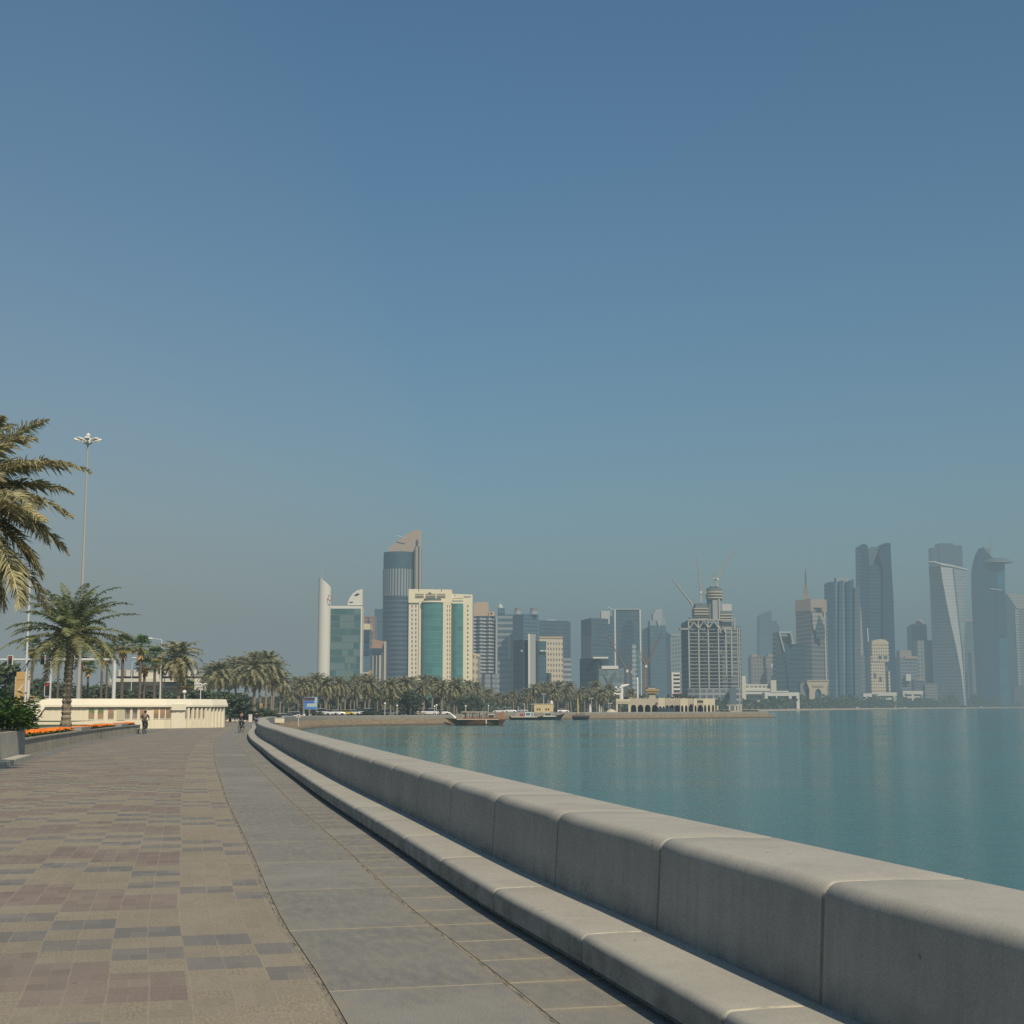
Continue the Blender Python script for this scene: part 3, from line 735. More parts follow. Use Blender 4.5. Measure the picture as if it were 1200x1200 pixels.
planter_run(54.5, 121, -9.30, -9.65, .56, 'wall', STONE, pl)
planter_run(54.5, 121, -9.25, -9.73, .62, 'coping', plain((.27, .255, .215), .85, var=.15, scale=2), pl, .565)
for y0, y1, d in ((79, 84.5, 2.2), (105, 110, 2.0)):
    o = planter_run(y0, y1, -9.27, -9.27 - d, .80, 'divider', plain((.27, .26, .225), .85, var=.14, scale=2), pl, .622)
lw = NT('lawn_grass'); cc = lw.coord('Object'); gn = lw.noise(cc, .35, 5); g2 = lw.noise(cc, 25, 3)
lw.p(col=lw.mix(g2, lw.mix(gn, (.055, .085, .022), (.105, .125, .038)), (.04, .06, .016)), rough=.95); lw.bump(g2, .8, .05)
sL0, sL1 = s_at_y(49), s_at_y(123)
struct(strip(MB(), sL0, sL1, -34, -9.40, .63, 2.0, 4).build('lawn', lw.m))
# grey planter box with the flowering bush
bxp = thing('planter_box', 'chest-high grey concrete planter box holding the flowering bush', 'planter', (0, 0, 0))
planter_run(44, 53.6, -9.0, -12.55, 1.0, 'box', GREYST, bxp)
planter_run(44, 53.45, -9.15, -12.35, 1.03, 'soil', plain((.07, .055, .04), 1), bxp, .9)
planter_run(44, 51.5, -8.5, -8.97, .16, 'foot_slab', GREYST, bxp)
pc = line_y(52.0, -10.5)
bush = thing('flowering_bush', 'dark green bush with long leaves and yellow flowers in the grey planter', 'bush', (pc.x, pc.y, 1.0))
rng = random.Random(31); mb = MB(); fl = MB()
for i in range(420):
    a = rng.uniform(0, 6.283); r = rng.uniform(.05, 1.0) ** .6; p = Vector((pc.x + math.cos(a) * r * 1.85, pc.y + math.sin(a) * r * 1.7, 1.0))
    hgt = rng.uniform(.35, 1.75) * (1.06 - .5 * r ** 2); lean_ = Vector((math.cos(a), math.sin(a), 0)) * r * .45 * hgt
    tipz = p + lean_ + Vector((0, 0, hgt))
    tn = rng.uniform(.55, 1.3)
    if i % 3 == 0: mb.tube([p, p.lerp(tipz, .6) , tipz], [.012, .009, .005], 3, col=(tn * .8,) * 3)
    for _ in range(9):
        q = p.lerp(tipz, rng.uniform(.3, 1)); az = rng.uniform(0, 6.283); d = Vector((math.cos(az), math.sin(az), rng.uniform(-.1, .9))).normalized(); s = d.cross(Vector((0, 0, 1))).normalized(); l = rng.uniform(.22, .42); w = s * l * .16; drop = Vector((0, 0, -l * .25)); t_ = tn * rng.uniform(.75, 1.3)
        mb.add([q, q + d * l * .5 + w, q + d * l + drop, q + d * l * .5 - w], [(0, 1, 2, 3)], None, (t_, t_, t_ * .9))
mb.build('leaves', M_BUSH, bush)
yf = plain((.62, .50, .03), .6, var=.2, scale=8)
for k in range(17):
    a = rng.uniform(0, 6.283); r = rng.uniform(.1, .95); p = Vector((pc.x + math.cos(a) * r * 1.6, pc.y + math.sin(a) * r * 1.6, 1.0 + 1.84 * (1.06 - .44 * r) * rng.uniform(.88, 1.03)))
    fb = MB()
    for j in range(6):
        az = j * 1.047; d = Vector((math.cos(az), math.sin(az), .45)); s = Vector((-math.sin(az), math.cos(az), 0)) * .05
        fb.add([p, p + d * .08 + s, p + d * .15, p + d * .08 - s], [(0, 1, 2, 3)])
    fb.build('blossom', yf, bush)
# orange marigold beds
OR_ = leaf_mat('orange_petals', (.78, .20, .015), .6); GRN = leaf_mat('bedding_leaves', (.07, .11, .02), .6)
def bed(y0, y1, t0, t1, lab, n, z=.52, hmul=.8, pet=OR_):
    rng = random.Random(int(y0)); m = (y0 + y1) / 2; c0 = line_y(m, (t0 + t1) / 2); r = thing('flower_bed', lab, 'flower bed', (c0.x, c0.y, zg(m) + z))
    lf, pt = MB(), MB()
    for i in range(n):
        y = rng.uniform(y0, y1); t = rng.uniform(t0, t1); q = line_y(y, t); q = Vector((q.x, q.y, zg(y) + z)); h = rng.uniform(.16, .34) * hmul
        for k in range(5):
            az = rng.uniform(0, 6.28); d = Vector((math.cos(az), math.sin(az), .6)); s = Vector((-math.sin(az), math.cos(az), 0)) * .05; b = q + Vector((0, 0, h * rng.uniform(.1, .6))); tn = rng.uniform(.6, 1.3)
            lf.add([b, b + d * .1 + s, b + d * .2, b + d * .1 - s], [(0, 1, 2, 3)], None, (tn, tn, tn))
        if rng.random() < .62:
            hd = q + Vector((0, 0, h)); tn = rng.uniform(.75, 1.25)
            pt.lathe([(.02, -.03), (.075, 0), (.06, .04), (.01, .055)], hd, 6, col=(tn, tn * rng.uniform(.7, 1.25), tn))
    lf.build('foliage', GRN, r); pt.build('blooms', pet, r)
bed(54.8, 79, -9.72, -10.6, 'longest bed of orange flowers, next to the grey planter box', 1500)
bed(85, 104.5, -9.72, -10.45, 'middle bed of orange flowers between two stone dividers', 1000)
bed(110.5, 120, -9.72, -10.45, 'farthest bed of orange flowers beside the cyclist', 480)
YL = leaf_mat('yellow_petals', (.55, .42, .02), .6)
struct(strip(MB(), s_at_y(121.1), s_at_y(142), -36, -14.5, .85, 2.0, 3).build('lawn', lw.m))
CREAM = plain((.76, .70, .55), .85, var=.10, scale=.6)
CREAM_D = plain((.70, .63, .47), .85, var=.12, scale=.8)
WHITE = plain((.70, .69, .65), .5, var=.06, scale=1)
GREYM = plain((.58, .59, .57), .5, 0.0, var=.06, scale=2)
DARK = plain((.03, .03, .032), .6, var=.2, scale=3)
BLACK = plain((.012, .012, .013), .7)
# ------------------------------------------------------------------ cream wall with mural tiles
def mural():
    base = [(24, 141), (60, 143), (100, 145.5), (150, 148.5), (193, 151), (222, 154), (246, 157.5), (263.5, 162)]
    P = [Vector((XX(px, Y, 840), Y)) for px, Y in base]
    dense = []
    for a, b in zip(P, P[1:]):
        for k in range(4): dense.append(a.lerp(b, k / 4))
    dense.append(P[-1])
    D = [0.0]
    for a, b in zip(dense, dense[1:]): D.append(D[-1] + (b - a).length)
    def along(px):
        x = None
        for i in range(len(dense) - 1):
            a, b = dense[i], dense[i + 1]
            pa, pb = 600 + a.x / a.y * F / math.cos(TH) , 600 + b.x / b.y * F / math.cos(TH)
            if pa <= px <= pb or i == len(dense) - 2:
                t = (px - pa) / (pb - pa); d = (b - a).normalized(); return a.lerp(b, t), Vector((d.x, d.y)), Vector((d.y, -d.x))
    r = thing('mural_wall', 'long low cream wall with overhanging cap and a row of mural tiles', 'wall', (P[0].x, P[0].y, -.5))
    zt = lambda p: ZZ(817.3, 145) + 0 * p.y
    z0, zc0, zc1 = -.9, 1.74, 2.55
    body0 = along(50)[0]
    i0 = next(i for i, p in enumerate(dense) if p.x > body0.x)
    seq = [body0] + dense[i0:]
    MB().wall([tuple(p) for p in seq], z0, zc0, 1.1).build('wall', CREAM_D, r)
    # cap: straight coping that drops in a slope at the left end
    mb = MB(); f = []
    for p in [along(28)[0], along(44)[0], along(48)[0]] + dense[i0:]:
        f.append(p)
    rings = []
    for i, p in enumerate(f):
        a, b = f[max(0, i - 1)], f[min(len(f) - 1, i + 1)]; d = (b - a).normalized(); n = Vector((d.y, -d.x))
        if i == 0: zl, zh = .05, .32
        elif i == 1: zl, zh = .82, 2.1
        elif i == 2: zl, zh = 1.30, zc1
        else: zl, zh = zc0, zc1
        q0, q1, q2 = p + n * .32, p + n * .10, p - n * 1.35
        rings.append([(q0.x, q0.y, zl), (q2.x, q2.y, zl), (q2.x, q2.y, zh), (q1.x, q1.y, zh), (q0.x, q0.y, zl + .25 * (zh - zl))])
    mb.loft(rings, cap0=True, cap1=True).build('cap', CREAM, r)
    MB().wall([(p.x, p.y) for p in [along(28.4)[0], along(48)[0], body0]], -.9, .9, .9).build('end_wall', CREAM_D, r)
    # pilasters and mural tiles
    PIL = plain((.76, .70, .55), .85, var=.08, scale=.7)
    def slab(px, wpx, za, zb, out, th, name, mat, parent=r):
        p, d, n = along(px); h = wpx * p.y / F / 2 / max(.5, d.x); a, b = p - d * h + n * (out - th), p + d * h + n * (out - th)
        return MB().prism([tuple(b), tuple(a), tuple(a + n * th), tuple(b + n * th)][::-1], za, zb, bottom=True).build(name, mat, parent)
    for px in (54, 62, 70, 86, 94, 102, 113, 124, 136.5, 146, 154, 163, 171, 179.3, 186.8): slab(px, .8, z0, zc0 - .04, .035, .035, 'pilaster', PIL)
    for px in (207, 214.5, 219.8, 225, 230, 235, 240, 244.6, 249, 253, 257, 261): slab(px, 1.7, z0, zc0 - .04, .20, .20, 'pilaster', PIL)
    slab(207, 12.0, zc0 - .35, zc0 + .28, .37, .37, 'gate_pier', PIL)
    slab(207, 10.0, z0, zc0 - .37, .16, .12, 'gate_panel', PIL)
    tree_t = ((.20, .25, .10), (.44, .30, .18)); warm = ((.46, .30, .19), (.36, .25, .16)); mono = ((.14, .11, .10), (.33, .29, .24)); gold = ((.52, .33, .14), (.32, .22, .13))
    def tile_mat(i, cols):
        n = NT('mural_tile'); o = n.coord('UV'); z = n.sep(n.coord('Object'))[2]; v = n.noise(o, 2.5 + i, 4)
        f = n.M('ADD', n.rng(z, 1.1, 2.1, 0, 1), n.M('MULTIPLY', n.M('SUBTRACT', v, .5), 1.1))
        c1 = n.mix(v, cols[0], tuple(q * .5 for q in cols[0])); c2 = n.mix(n.noise(o, 6, 3), cols[1], tuple(q * .55 for q in cols[1]))
        n.p(col=n.mix(n.rng(f, .4, .6, 1, 0), c1, c2), rough=.45); return n.m
    TL = [(107.3, tree_t, 'mural tile with a green tree, first from the left'), (118, tree_t, None), (130, warm, None), (149.5, mono, None), (158.2, mono, None), (166.8, warm, None), (183, gold, None), (190.5, warm, None), (197.6, warm, None),
          (210.8, mono, None), (217, warm, None), (222.4, mono, None), (227.6, warm, None), (232.5, warm, None), (237.5, warm, None)]
    for i, (px, c, lab) in enumerate(TL):
        w = (5.4 if px < 140 else 4.6) if px < 203 else (2.3 if px > 214 else 3.0)
        fr = slab(px, w + 1.0, .48, 1.70, .04, .04, 'mural_frame', CREAM)
        slab(px, w, .58, 1.60, .07, .03, 'mural_tile', tile_mat(i, c), fr)
    slab(142, 8.5, .4, 1.68, .05, .05, 'blank_panel', plain((.50, .47, .33), .8))
mural()

# ------------------------------------------------------------------ poster board
q = PX(25.8, 826, 158)
pb = thing('poster_board', 'tall yellow poster board with a white sail shape and a dark boat shape', 'billboard', (q.x, 158, -1))
x0, x1 = XX(18.6, 158, 808), XX(32.4, 158, 808); zb_, zt_ = -1, ZZ(787.3, 158)
n = NT('poster_print'); o = n.sep(n.coord('Object')); nz = n.noise(n.coord(), .8, 4)
MB().box(x0, x1, 158, 158.25, zb_ + .4, zt_).build('panel', plain((.52, .33, .12), .6, var=.18, scale=.5), pb)
MB().box(x1 + .002, x1 + .16, 157.95, 158.3, zb_, zt_ + .05).build('post', WHITE, pb); MB().box(x0 - .12, x0 - .002, 157.95, 158.3, zb_, zt_ - .5).build('post', plain((.5, .42, .3), .6), pb)
xs = lambda px: XX(px, 158, 808); zs = lambda py: ZZ(py, 158)
def flat_shape(pts, y, th, name, mat, parent):
    mb = MB(); n_ = len(pts); v = [(x, y, z) for x, z in pts] + [(x, y + th, z) for x, z in pts]
    mb.add(v, [tuple(range(n_)), tuple(range(n_, 2 * n_))[::-1]] + [(i, i + n_, (i + 1) % n_ + n_, (i + 1) % n_) for i in range(n_)])
    return mb.build(name, mat, parent)
flat_shape([(xs(20.5), zs(810)), (xs(22.8), zs(809.5)), (xs(25.2), zs(805.5)), (xs(28.2), zs(800.5)), (xs(25.6), zs(803))], 157.97, .028, 'sail_print', WHITE, pb)
flat_shape([(xs(23.9), zs(814.2)), (xs(25.5), zs(815.6)), (xs(31.8), zs(817)), (xs(31.9), zs(819.5)), (xs(29), zs(820.8)), (xs(25), zs(820))], 157.965, .033, 'boat_print', plain((.05, .035, .035), .6), pb)
flat_shape([(xs(19), zs(796.3)), (xs(32), zs(796.0)), (xs(32), zs(796.6)), (xs(19), zs(796.9))], 157.975, .023, 'print_line', plain((.36, .22, .08), .6), pb)
kb = thing('utility_box', 'small tan utility box to the right of the yellow poster board', 'box', (XX(38, 158, 820), 158, -1))
MB().box(XX(35.2, 158, 820), XX(41.2, 158, 820), 158, 159, -1, ZZ(816.5, 158)).build('cabinet', plain((.42, .29, .15), .7), kb)
MB().box(XX(34.9, 158, 820), XX(41.5, 158, 820), 157.9, 159.1, ZZ(816.4, 158), ZZ(815.6, 158)).build('lid', plain((.46, .34, .2), .7), kb)

# ------------------------------------------------------------------ traffic signals, mast, lamps
def signal_head(px, py, Y, hpx, wpx, parent, name='signal_head', red=True):
    c = PX(px, py, Y); h, w = hpx * Y / F / 2, wpx * Y / F / 2
    s = MB().box(c.x - w, c.x + w, Y - .30, Y - .12, c.z - h, c.z + h).build(name, WHITE, parent)
    MB().box(c.x - w * .72, c.x + w * .72, Y - .36, Y - .302, c.z - h * .88, c.z + h * .88).build('face', BLACK, s)
    for k, col in enumerate(((.42, .03, .03), (.05, .03, .01), (.01, .03, .015))):
        MB().lathe([(w * .5, 0), (w * .5, .02)], (0, 0, 0), 12)
        zc = c.z + h * (.55 - .55 * k); lens = MB(); ring = [[(c.x + w * .48 * math.cos(a * .5236), Y - .38 - d, zc + w * .48 * math.sin(a * .5236)) for a in range(12)] for d in (0, .02)]
        lens.loft(ring, cap0=True).build('lens', plain(col, .3), s)
    return s
YG = 172
g_ = thing('signal_gantry', 'grey overhead arm carrying three traffic signals behind the mural wall', 'traffic signal', (XX(134, YG, 800), YG, -1))
zt_ = ZZ(773, YG); xp = XX(134, YG, 790)
MB().tube([(xp, YG, -1.2), (xp, YG, zt_ + .25)], [.24, .21], 12).build('post', GREYM, g_)
MB().tube([(xp + .1, YG, zt_), (XX(-40, YG, 773), YG, zt_)], [.17, .10], 10).build('arm', GREYM, g_)
for px in (13, 51, 85.5): signal_head(px, 773.5, YG, 11, 6, g_)
sp = thing('signal_post', 'single post-mounted traffic signal with red light over the mural wall', 'traffic signal', (XX(57, 150, 815), 158, -1))
MB().tube([(XX(57, 158, 800), 158, -1), (XX(57, 158, 800), 158, ZZ(799, 158))], .09, 10).build('post', GREYM, sp)
signal_head(56.6, 807.5, 158, 17, 7, sp)
lp = thing('street_pole', 'white street pole rising behind the post-mounted traffic signal', 'pole', (XX(57, 200, 800), 200, -1))
MB().tube([(XX(59, 200, 800), 200, -1), (XX(59, 200, 800), 200, ZZ(748, 200))], [.2, .16], 10).build('pole', GREYM, lp); MB().lathe([(.3, 0), (.3, .5)], (XX(59, 200, 800), 200, -1), 10).build('base', GREYM, lp)
# high mast light
YM = 152; bx_ = XX(91.5, YM, 815); zt_ = ZZ(516, YM)
hm_ = thing('high_mast_light', 'very tall floodlight mast with a ring of lamps, above the left palms', 'light mast', (bx_, YM, -1))
MB().tube([(bx_, YM, -1), (bx_, YM, zt_ * .33), (bx_, YM, zt_ + .4)], [.26, .17, .085], 12).build('mast', plain((.36, .35, .33), .6, var=.06), hm_)
hd = MB().lathe([(.12, -.5), (.45, -.35), (.45, .0), (.2, .3), (.28, .5), (.12, .75), (.02, .8)], (bx_, YM, zt_), 12).build('hub', GREYM, hm_)
for k in range(8):
    a = k * math.pi / 4 + .2; d = Vector((math.cos(a), math.sin(a), 0)); c0 = Vector((bx_, YM, zt_))
    arm = MB().tube([c0 + d * .3, c0 + d * .75], .05, 6).build('arm', GREYM, hm_)
    s = Vector((-d.y, d.x, 0)); p = c0 + d * .7; e = c0 + d * 1.38
    MB().add([p - s * .2 + Vector((0, 0, -.1)), p + s * .2 + Vector((0, 0, -.1)), e + s * .24 + Vector((0, 0, .02)), e - s * .24 + Vector((0, 0, .02)), p - s * .2 + Vector((0, 0, .1)), p + s * .2 + Vector((0, 0, .1)), e + s * .2 + Vector((0, 0, .2)), e - s * .2 + Vector((0, 0, .2))],
             [(0, 1, 2, 3), (7, 6, 5, 4), (0, 4, 5, 1), (1, 5, 6, 2), (2, 6, 7, 3), (3, 7, 4, 0)]).build('floodlight', WHITE, arm)
# street lamps with long arms
def street_lamp(px, ytop, Y, reach, lab, name='street_lamp'):
    x = XX(px, Y, 800); zt = ZZ(ytop, Y); r = thing(name, lab, 'street lamp', (x, Y, -1))
    MB().tube([(x, Y, -1.2), (x, Y, zt)], [.12, .07], 8).build('pole', GREYM, r)
    MB().tube([(x, Y, zt), (x + reach * .4, Y, zt + .15), (x + reach, Y, zt + .2)], [.05, .05, .04], 6).build('arm', GREYM, r)
    e = x + reach; h = math.copysign(.75, reach)
    MB().lathe([(.05, -.12), (.2, -.06), (.22, .02), (.12, .12), (.02, .14)], (e, Y, zt + .2), 10, 2.6, 1).build('lamp_head', WHITE, r)
street_lamp(188, 750, 205, -1.7, 'street lamp with its arm reaching left over the fan palms')
street_lamp(163, 772, 300, -1.2, 'thin street lamp far behind the leaning fan palm')
street_lamp(154, 776, 330, 1.1, 'thin street lamp in front of the white flat-roofed building')
street_lamp(30, 669, 120, -1.4, 'thin lamp pole beside the large left palm, its arm pointing left')
def post_lamp(px, ytop, ybot, Y, lab, zb=None, group=None, kind_=0):
    x = XX(px, Y, 830); zt = ZZ(ytop, Y); zb = zg(Y) if zb is None else zb
    r = thing('lamp_post', lab, 'lamp post', (x, Y, zb)); h = zt - zb
    MB().tube([(x, Y, zb), (x, Y, zb + .4), (x, Y, zb + .42), (x, Y, zt - .35)], [.13, .13, .07, .06], 8).build('post', WHITE, r)
    if kind_ == 0: MB().ball((x, Y, zt - .1), .27, 10).build('globe', plain((.8, .8, .76), .3), r)
    else:
        for k in range(3): a = k * 2.09 + .5; MB().lathe([(.04, -.1), (.3, 0), (.3, .06), (.05, .16)], (x + .65 * math.cos(a), Y + .65 * math.sin(a), zt - .1), 8).build('lamp_head', WHITE, r)
        MB().tube([(x - .6, Y, zt - .25), (x, Y, zt - .15), (x + .6, Y, zt - .25)], .05, 6).build('arm', WHITE, r)
GL = [(451, 824, 'white globe lamp post nearest the yellow shrubs on the quay'), (465.3, 826.5, 'white globe lamp post left of the round green tree'), (495.7, 825, 'white globe lamp post right of the round green tree'), (509.2, 827.5, 'shorter of the paired globe lamp posts left of the dhow'), (511.6, 826, 'taller of the paired globe lamp posts left of the dhow'), (572.5, 827, 'thin globe lamp post rising above the dhow awning')]
for px, yt, lab in GL: post_lamp(px, yt, 839, 366 if px < 490 else (385 if px < 560 else 505), lab)
post_lamp(234.6, 801, 823, 215, 'lamp post with three heads right of the small orange-leaved fan palm', kind_=1)
post_lamp(215.5, 810, 823, 190, 'short white globe lamp post behind the mural wall')
post_lamp(637, 813, 838, 540, 'tall thin lamp post behind the cream quay house', kind_=1)
post_lamp(693, 818, 838, 540, 'thin lamp post left of the white sculpture', kind_=1)
post_lamp(715, 824, 838, 545, 'short lamp post close to the white sculpture', kind_=1)

# ------------------------------------------------------------------ low white building behind the trees on the left
Yb = 420
wb = thing('office_building', 'wide white flat-roofed building with stepped storeys behind the left trees', 'building', (XX(185, Yb), Yb, -1.4))
def bpart(root, pxl, pxr, yt, yb, Y, dep, name, mat):
    return MB().prism([(XX(pxl, Y), Y), (XX(pxr, Y), Y), (XX(pxr, Y), Y + dep), (XX(pxl, Y), Y + dep)], ZZ(yb, Y) if yb else -1.4, ZZ(yt, Y), bottom=True).build(name, mat, root)
WB = plain((.62, .58, .48), .8, var=.08, scale=.1)
bpart(wb, 128, 231, 798, None, Yb + 6, 20, 'wall', plain((.33, .31, .26), .8)); bpart(wb, 130, 236, 795, 799, Yb, 26, 'lower_slab', WB)
bpart(wb, 136, 166, 785, 792.5, Yb + 1, 22, 'upper_storey', facade((.60, .57, .48), (.30, .31, .31), 3.2, 2.2, .55, .45)); bpart(wb, 189, 231, 785, 792.5, Yb + 1, 22, 'upper_storey', facade((.60, .57, .48), (.30, .31, .31), 3.2, 2.2, .55, .45))
bpart(wb, 166.2, 188.8, 788, 803, Yb + 2, 20, 'stair_block', WB); bpart(wb, 190, 231, 800.5, 805.5, Yb + 2, 6, 'wall_band', WB); bpart(wb, 194, 209, 800.7, 804.3, Yb + 1.6, .35, 'window', plain((.12, .14, .16), .2)); bpart(wb, 213, 230, 800.7, 804.3, Yb + 1.6, .35, 'window', plain((.12, .14, .16), .2))
bpart(wb, 138, 164, 792.6, 794.9, Yb + 4, 18, 'recess', plain((.22, .22, .2), .6)); bpart(wb, 190, 230, 792.6, 794.9, Yb + 4, 18, 'recess', plain((.22, .22, .2), .6))
MB().prism([(XX(229, Yb - 4), Yb - 4), (XX(241, Yb - 4), Yb - 4), (XX(241, Yb), Yb + 8), (XX(229, Yb), Yb + 8)], -1.4, [ZZ(797, Yb), ZZ(806, Yb), ZZ(806, Yb), ZZ(797, Yb)]).build('ramp_wing', WB, wb)

# ------------------------------------------------------------------ people and bicycles
def skin(name, pts, edges, rad, mat, parent, sub=1):
    me = bpy.data.meshes.new(name); me.from_pydata(pts, edges, []); o = bpy.data.objects.new(name, me); COL.objects.link(o)
    bm = bmesh.new(); bm.from_mesh(me); L = bm.verts.layers.skin.verify(); bm.verts.ensure_lookup_table()
    for v, r in zip(bm.verts, rad): v[L].radius = (r, r) if not isinstance(r, tuple) else r
    bm.verts[0][L].use_root = True; bm.to_mesh(me); bm.free()
    o.modifiers.new('s', 'SKIN').use_smooth_shade = True; sb = o.modifiers.new('u', 'SUBSURF'); sb.levels = sb.render_levels = sub
    dg = bpy.context.evaluated_depsgraph_get(); dg.update(); m2 = bpy.data.meshes.new_from_object(o.evaluated_get(dg)); o.modifiers.clear(); o.data = m2
    m2.materials.clear(); m2.materials.append(mat); m2.polygons.foreach_set('use_smooth', [True] * len(m2.polygons)); o.parent = parent; return o
SKIN = plain((.24, .14, .09), .6)
def person(loc, rz, label, J, shirt, trousers, hair, shoes=DARK, group=None):
    """J: joint positions (local, facing +Y)"""
    r = thing('person', label, 'person', loc); r.rotation_euler = (0, 0, rz)
    o = ORG[r.name]; ORG[r.name] = Vector((0, 0, 0))
    n = ['pel', 'waist', 'chest', 'neck', 'head', 'top', 'shL', 'elL', 'wrL', 'haL', 'shR', 'elR', 'wrR', 'haR', 'hipL', 'knL', 'anL', 'toL', 'hipR', 'knR', 'anR', 'toR']
    E = [('pel', 'waist'), ('waist', 'chest'), ('chest', 'neck'), ('neck', 'head'), ('head', 'top')]
    for s in 'LR': E += [('chest', 'sh' + s), ('sh' + s, 'el' + s), ('el' + s, 'wr' + s), ('wr' + s, 'ha' + s), ('pel', 'hip' + s), ('hip' + s, 'kn' + s), ('kn' + s, 'an' + s), ('an' + s, 'to' + s)]
    RD = {'pel': .125, 'waist': .115, 'chest': .135, 'neck': .058, 'head': .095, 'top': .07, 'sh': .066, 'el': .043, 'wr': .03, 'ha': .038, 'hip': .088, 'kn': .06, 'an': .042, 'to': .036}
    rad = lambda k, a=0: RD.get(k, RD.get(k[:-1], .05)) + a
    ix = {k: i for i, k in enumerate(n)}
    skin('body', [J[k] for k in n], [(ix[a], ix[b]) for a, b in E], [rad(k) for k in n], SKIN, r)
    def sub(name, keys, mat, a):
        kx = {k: i for i, k in enumerate(keys)}
        return skin(name, [J[k] for k in keys], [(kx[p], kx[q]) for p, q in E if p in kx and q in kx], [rad(k, a) for k in keys], mat, r)
    sub('shirt', ['pel', 'waist', 'chest', 'shL', 'elL', 'shR', 'elR'], shirt, .022)
    sub('trousers', ['pel', 'hipL', 'knL', 'anL', 'hipR', 'knR', 'anR'], trousers, .02)
    h, t = Vector(J['head']), Vector(J['top'])
    MB().lathe([(.085, -.02), (.112, .03), (.106, .10), (.06, .155), (.01, .168)], (h.x, h.y - .018, h.z), 10, .92, 1.08).build('hair', hair, r, True)
    MB().loft([[(h.x - .014, h.y + .085, h.z - .02), (h.x + .014, h.y + .085, h.z - .02), (h.x, h.y + .085, h.z + .04)], [(h.x - .004, h.y + .122, h.z - .012), (h.x + .004, h.y + .122, h.z - .012), (h.x, h.y + .10, h.z + .035)]]).build('nose', SKIN, r)
    for s in 'LR':
        a, b = Vector(J['an' + s]), Vector(J['to' + s])
        MB().loft([[(c.x + w * math.cos(k * 1.047), c.y, c.z - .055 + (hh * max(0, math.sin(k * 1.047)))) for k in range(6)] for c, w, hh in ((a + Vector((0, -.05, 0)), .05, .13), (a, .055, .15), (b, .055, .09), (b + Vector((0, .05, -.0)), .03, .05))], cap0=True).build('shoe', shoes, r)
    ORG[r.name] = o; return r
def J_ride(lean, bend):
    J = dict(pel=(0, -.22, .98), waist=(0, -.16, 1.14), chest=(0, -.06 + lean * .12, 1.36), neck=(0, .0 + lean * .16, 1.50), head=(0, .05 + lean * .18, 1.62), top=(0, .05 + lean * .18, 1.70))
    for s, x, kz in (('L', -1, .0), ('R', 1, bend)):
        J['sh' + s] = (x * .19, -.02 + lean * .13, 1.42); J['el' + s] = (x * .27, .12 + lean * .1, 1.20); J['wr' + s] = (x * .24, .36, 1.06); J['ha' + s] = (x * .24, .43, 1.05)
        J['hip' + s] = (x * .10, -.18, .92)
        J['kn' + s] = (x * .13, .17 + kz * .12, .56 + kz * .2); J['an' + s] = (x * .12, -.02 + kz * .12, .15 + kz * .26); J['to' + s] = (x * .12, .12 + kz * .12, .13 + kz * .26)
    return J
def bicycle(loc, rz, label, col):
    r = thing('bicycle', label, 'bicycle', loc); r.rotation_euler = (0, 0, rz); o = ORG[r.name]; ORG[r.name] = Vector((0, 0, 0))
    for y in (-.52, .53):
        rings = [[(.022 * math.cos(b * 1.2566), y + (.335 + .022 * math.sin(b * 1.2566)) * math.cos(a * .2618), .36 + (.335 + .022 * math.sin(b * 1.2566)) * math.sin(a * .2618)) for b in range(5)] for a in range(25)]
        w = MB().loft(rings, cap1=False).build('wheel', BLACK, r)
        sp_ = MB()
        for k in range(10): a = k * .628; sp_.tube([(.0, y, .36), (0, y + .32 * math.cos(a), .36 + .32 * math.sin(a))], .004, 3)
        sp_.build('spokes', GREYM, w)
    fr = MB()
    B, H, Sx, RW, FW = (0, -.05, .30), (0, .38, .86), (0, -.20, .84), (0, -.52, .36), (0, .53, .36)
    for a, b, q in ((B, H, .02), (B, Sx, .02), (Sx, H, .018), (RW, B, .013), (RW, Sx, .012), (H, FW, .016)): fr.tube([a, b], q, 6)
    fr.build('frame', col, r)
    MB().tube([(-.29, .40, 1.02), (-.12, .44, 1.04), (0, .40, 1.0), (.12, .44, 1.04), (.29, .40, 1.02)], .015, 6).tube([(0, .38, .86), (0, .40, 1.0)], .014, 6).build('handlebar', BLACK, r)
    MB().loft([[(-.08, -.36, .88), (.08, -.36, .88), (.08, -.36, .93), (-.08, -.36, .93)], [(-.02, -.08, .89), (.02, -.08, .89), (.02, -.08, .93), (-.02, -.08, .93)]], cap0=True).build('saddle', BLACK, r)
    for sx in (-1, 1): MB().tube([(0, -.05, .30), (sx * .07, -.05, .30), (sx * .07, -.04 if sx < 0 else .02, .16 if sx < 0 else .36), (sx * .17, -.03 if sx < 0 else .03, .16 if sx < 0 else .36)], .012, 5).build('crank', GREYM, r)
    ORG[r.name] = o; return r
def on_path(px, Y): return (XX(px, Y, 845), Y, zg(Y))
c1 = on_path(170, 111)
bicycle(c1, .12, 'dark bicycle ridden past the orange flower beds', DARK)
person(c1, .12, 'cyclist in dark grey jacket and black trousers riding beside the flower beds', J_ride(.3, 1), plain((.075, .07, .062), .9), plain((.02, .02, .025), .9), BLACK)
c2 = on_path(283, 119)
bicycle(c2, -.08, 'dark bicycle ridden on the grey slabs near the wall', BLACK)
person(c2, -.08, 'cyclist in black jacket and greyish trousers riding on the grey slabs', J_ride(.5, 1), plain((.022, .022, .024), .9), plain((.10, .11, .13), .9), BLACK)
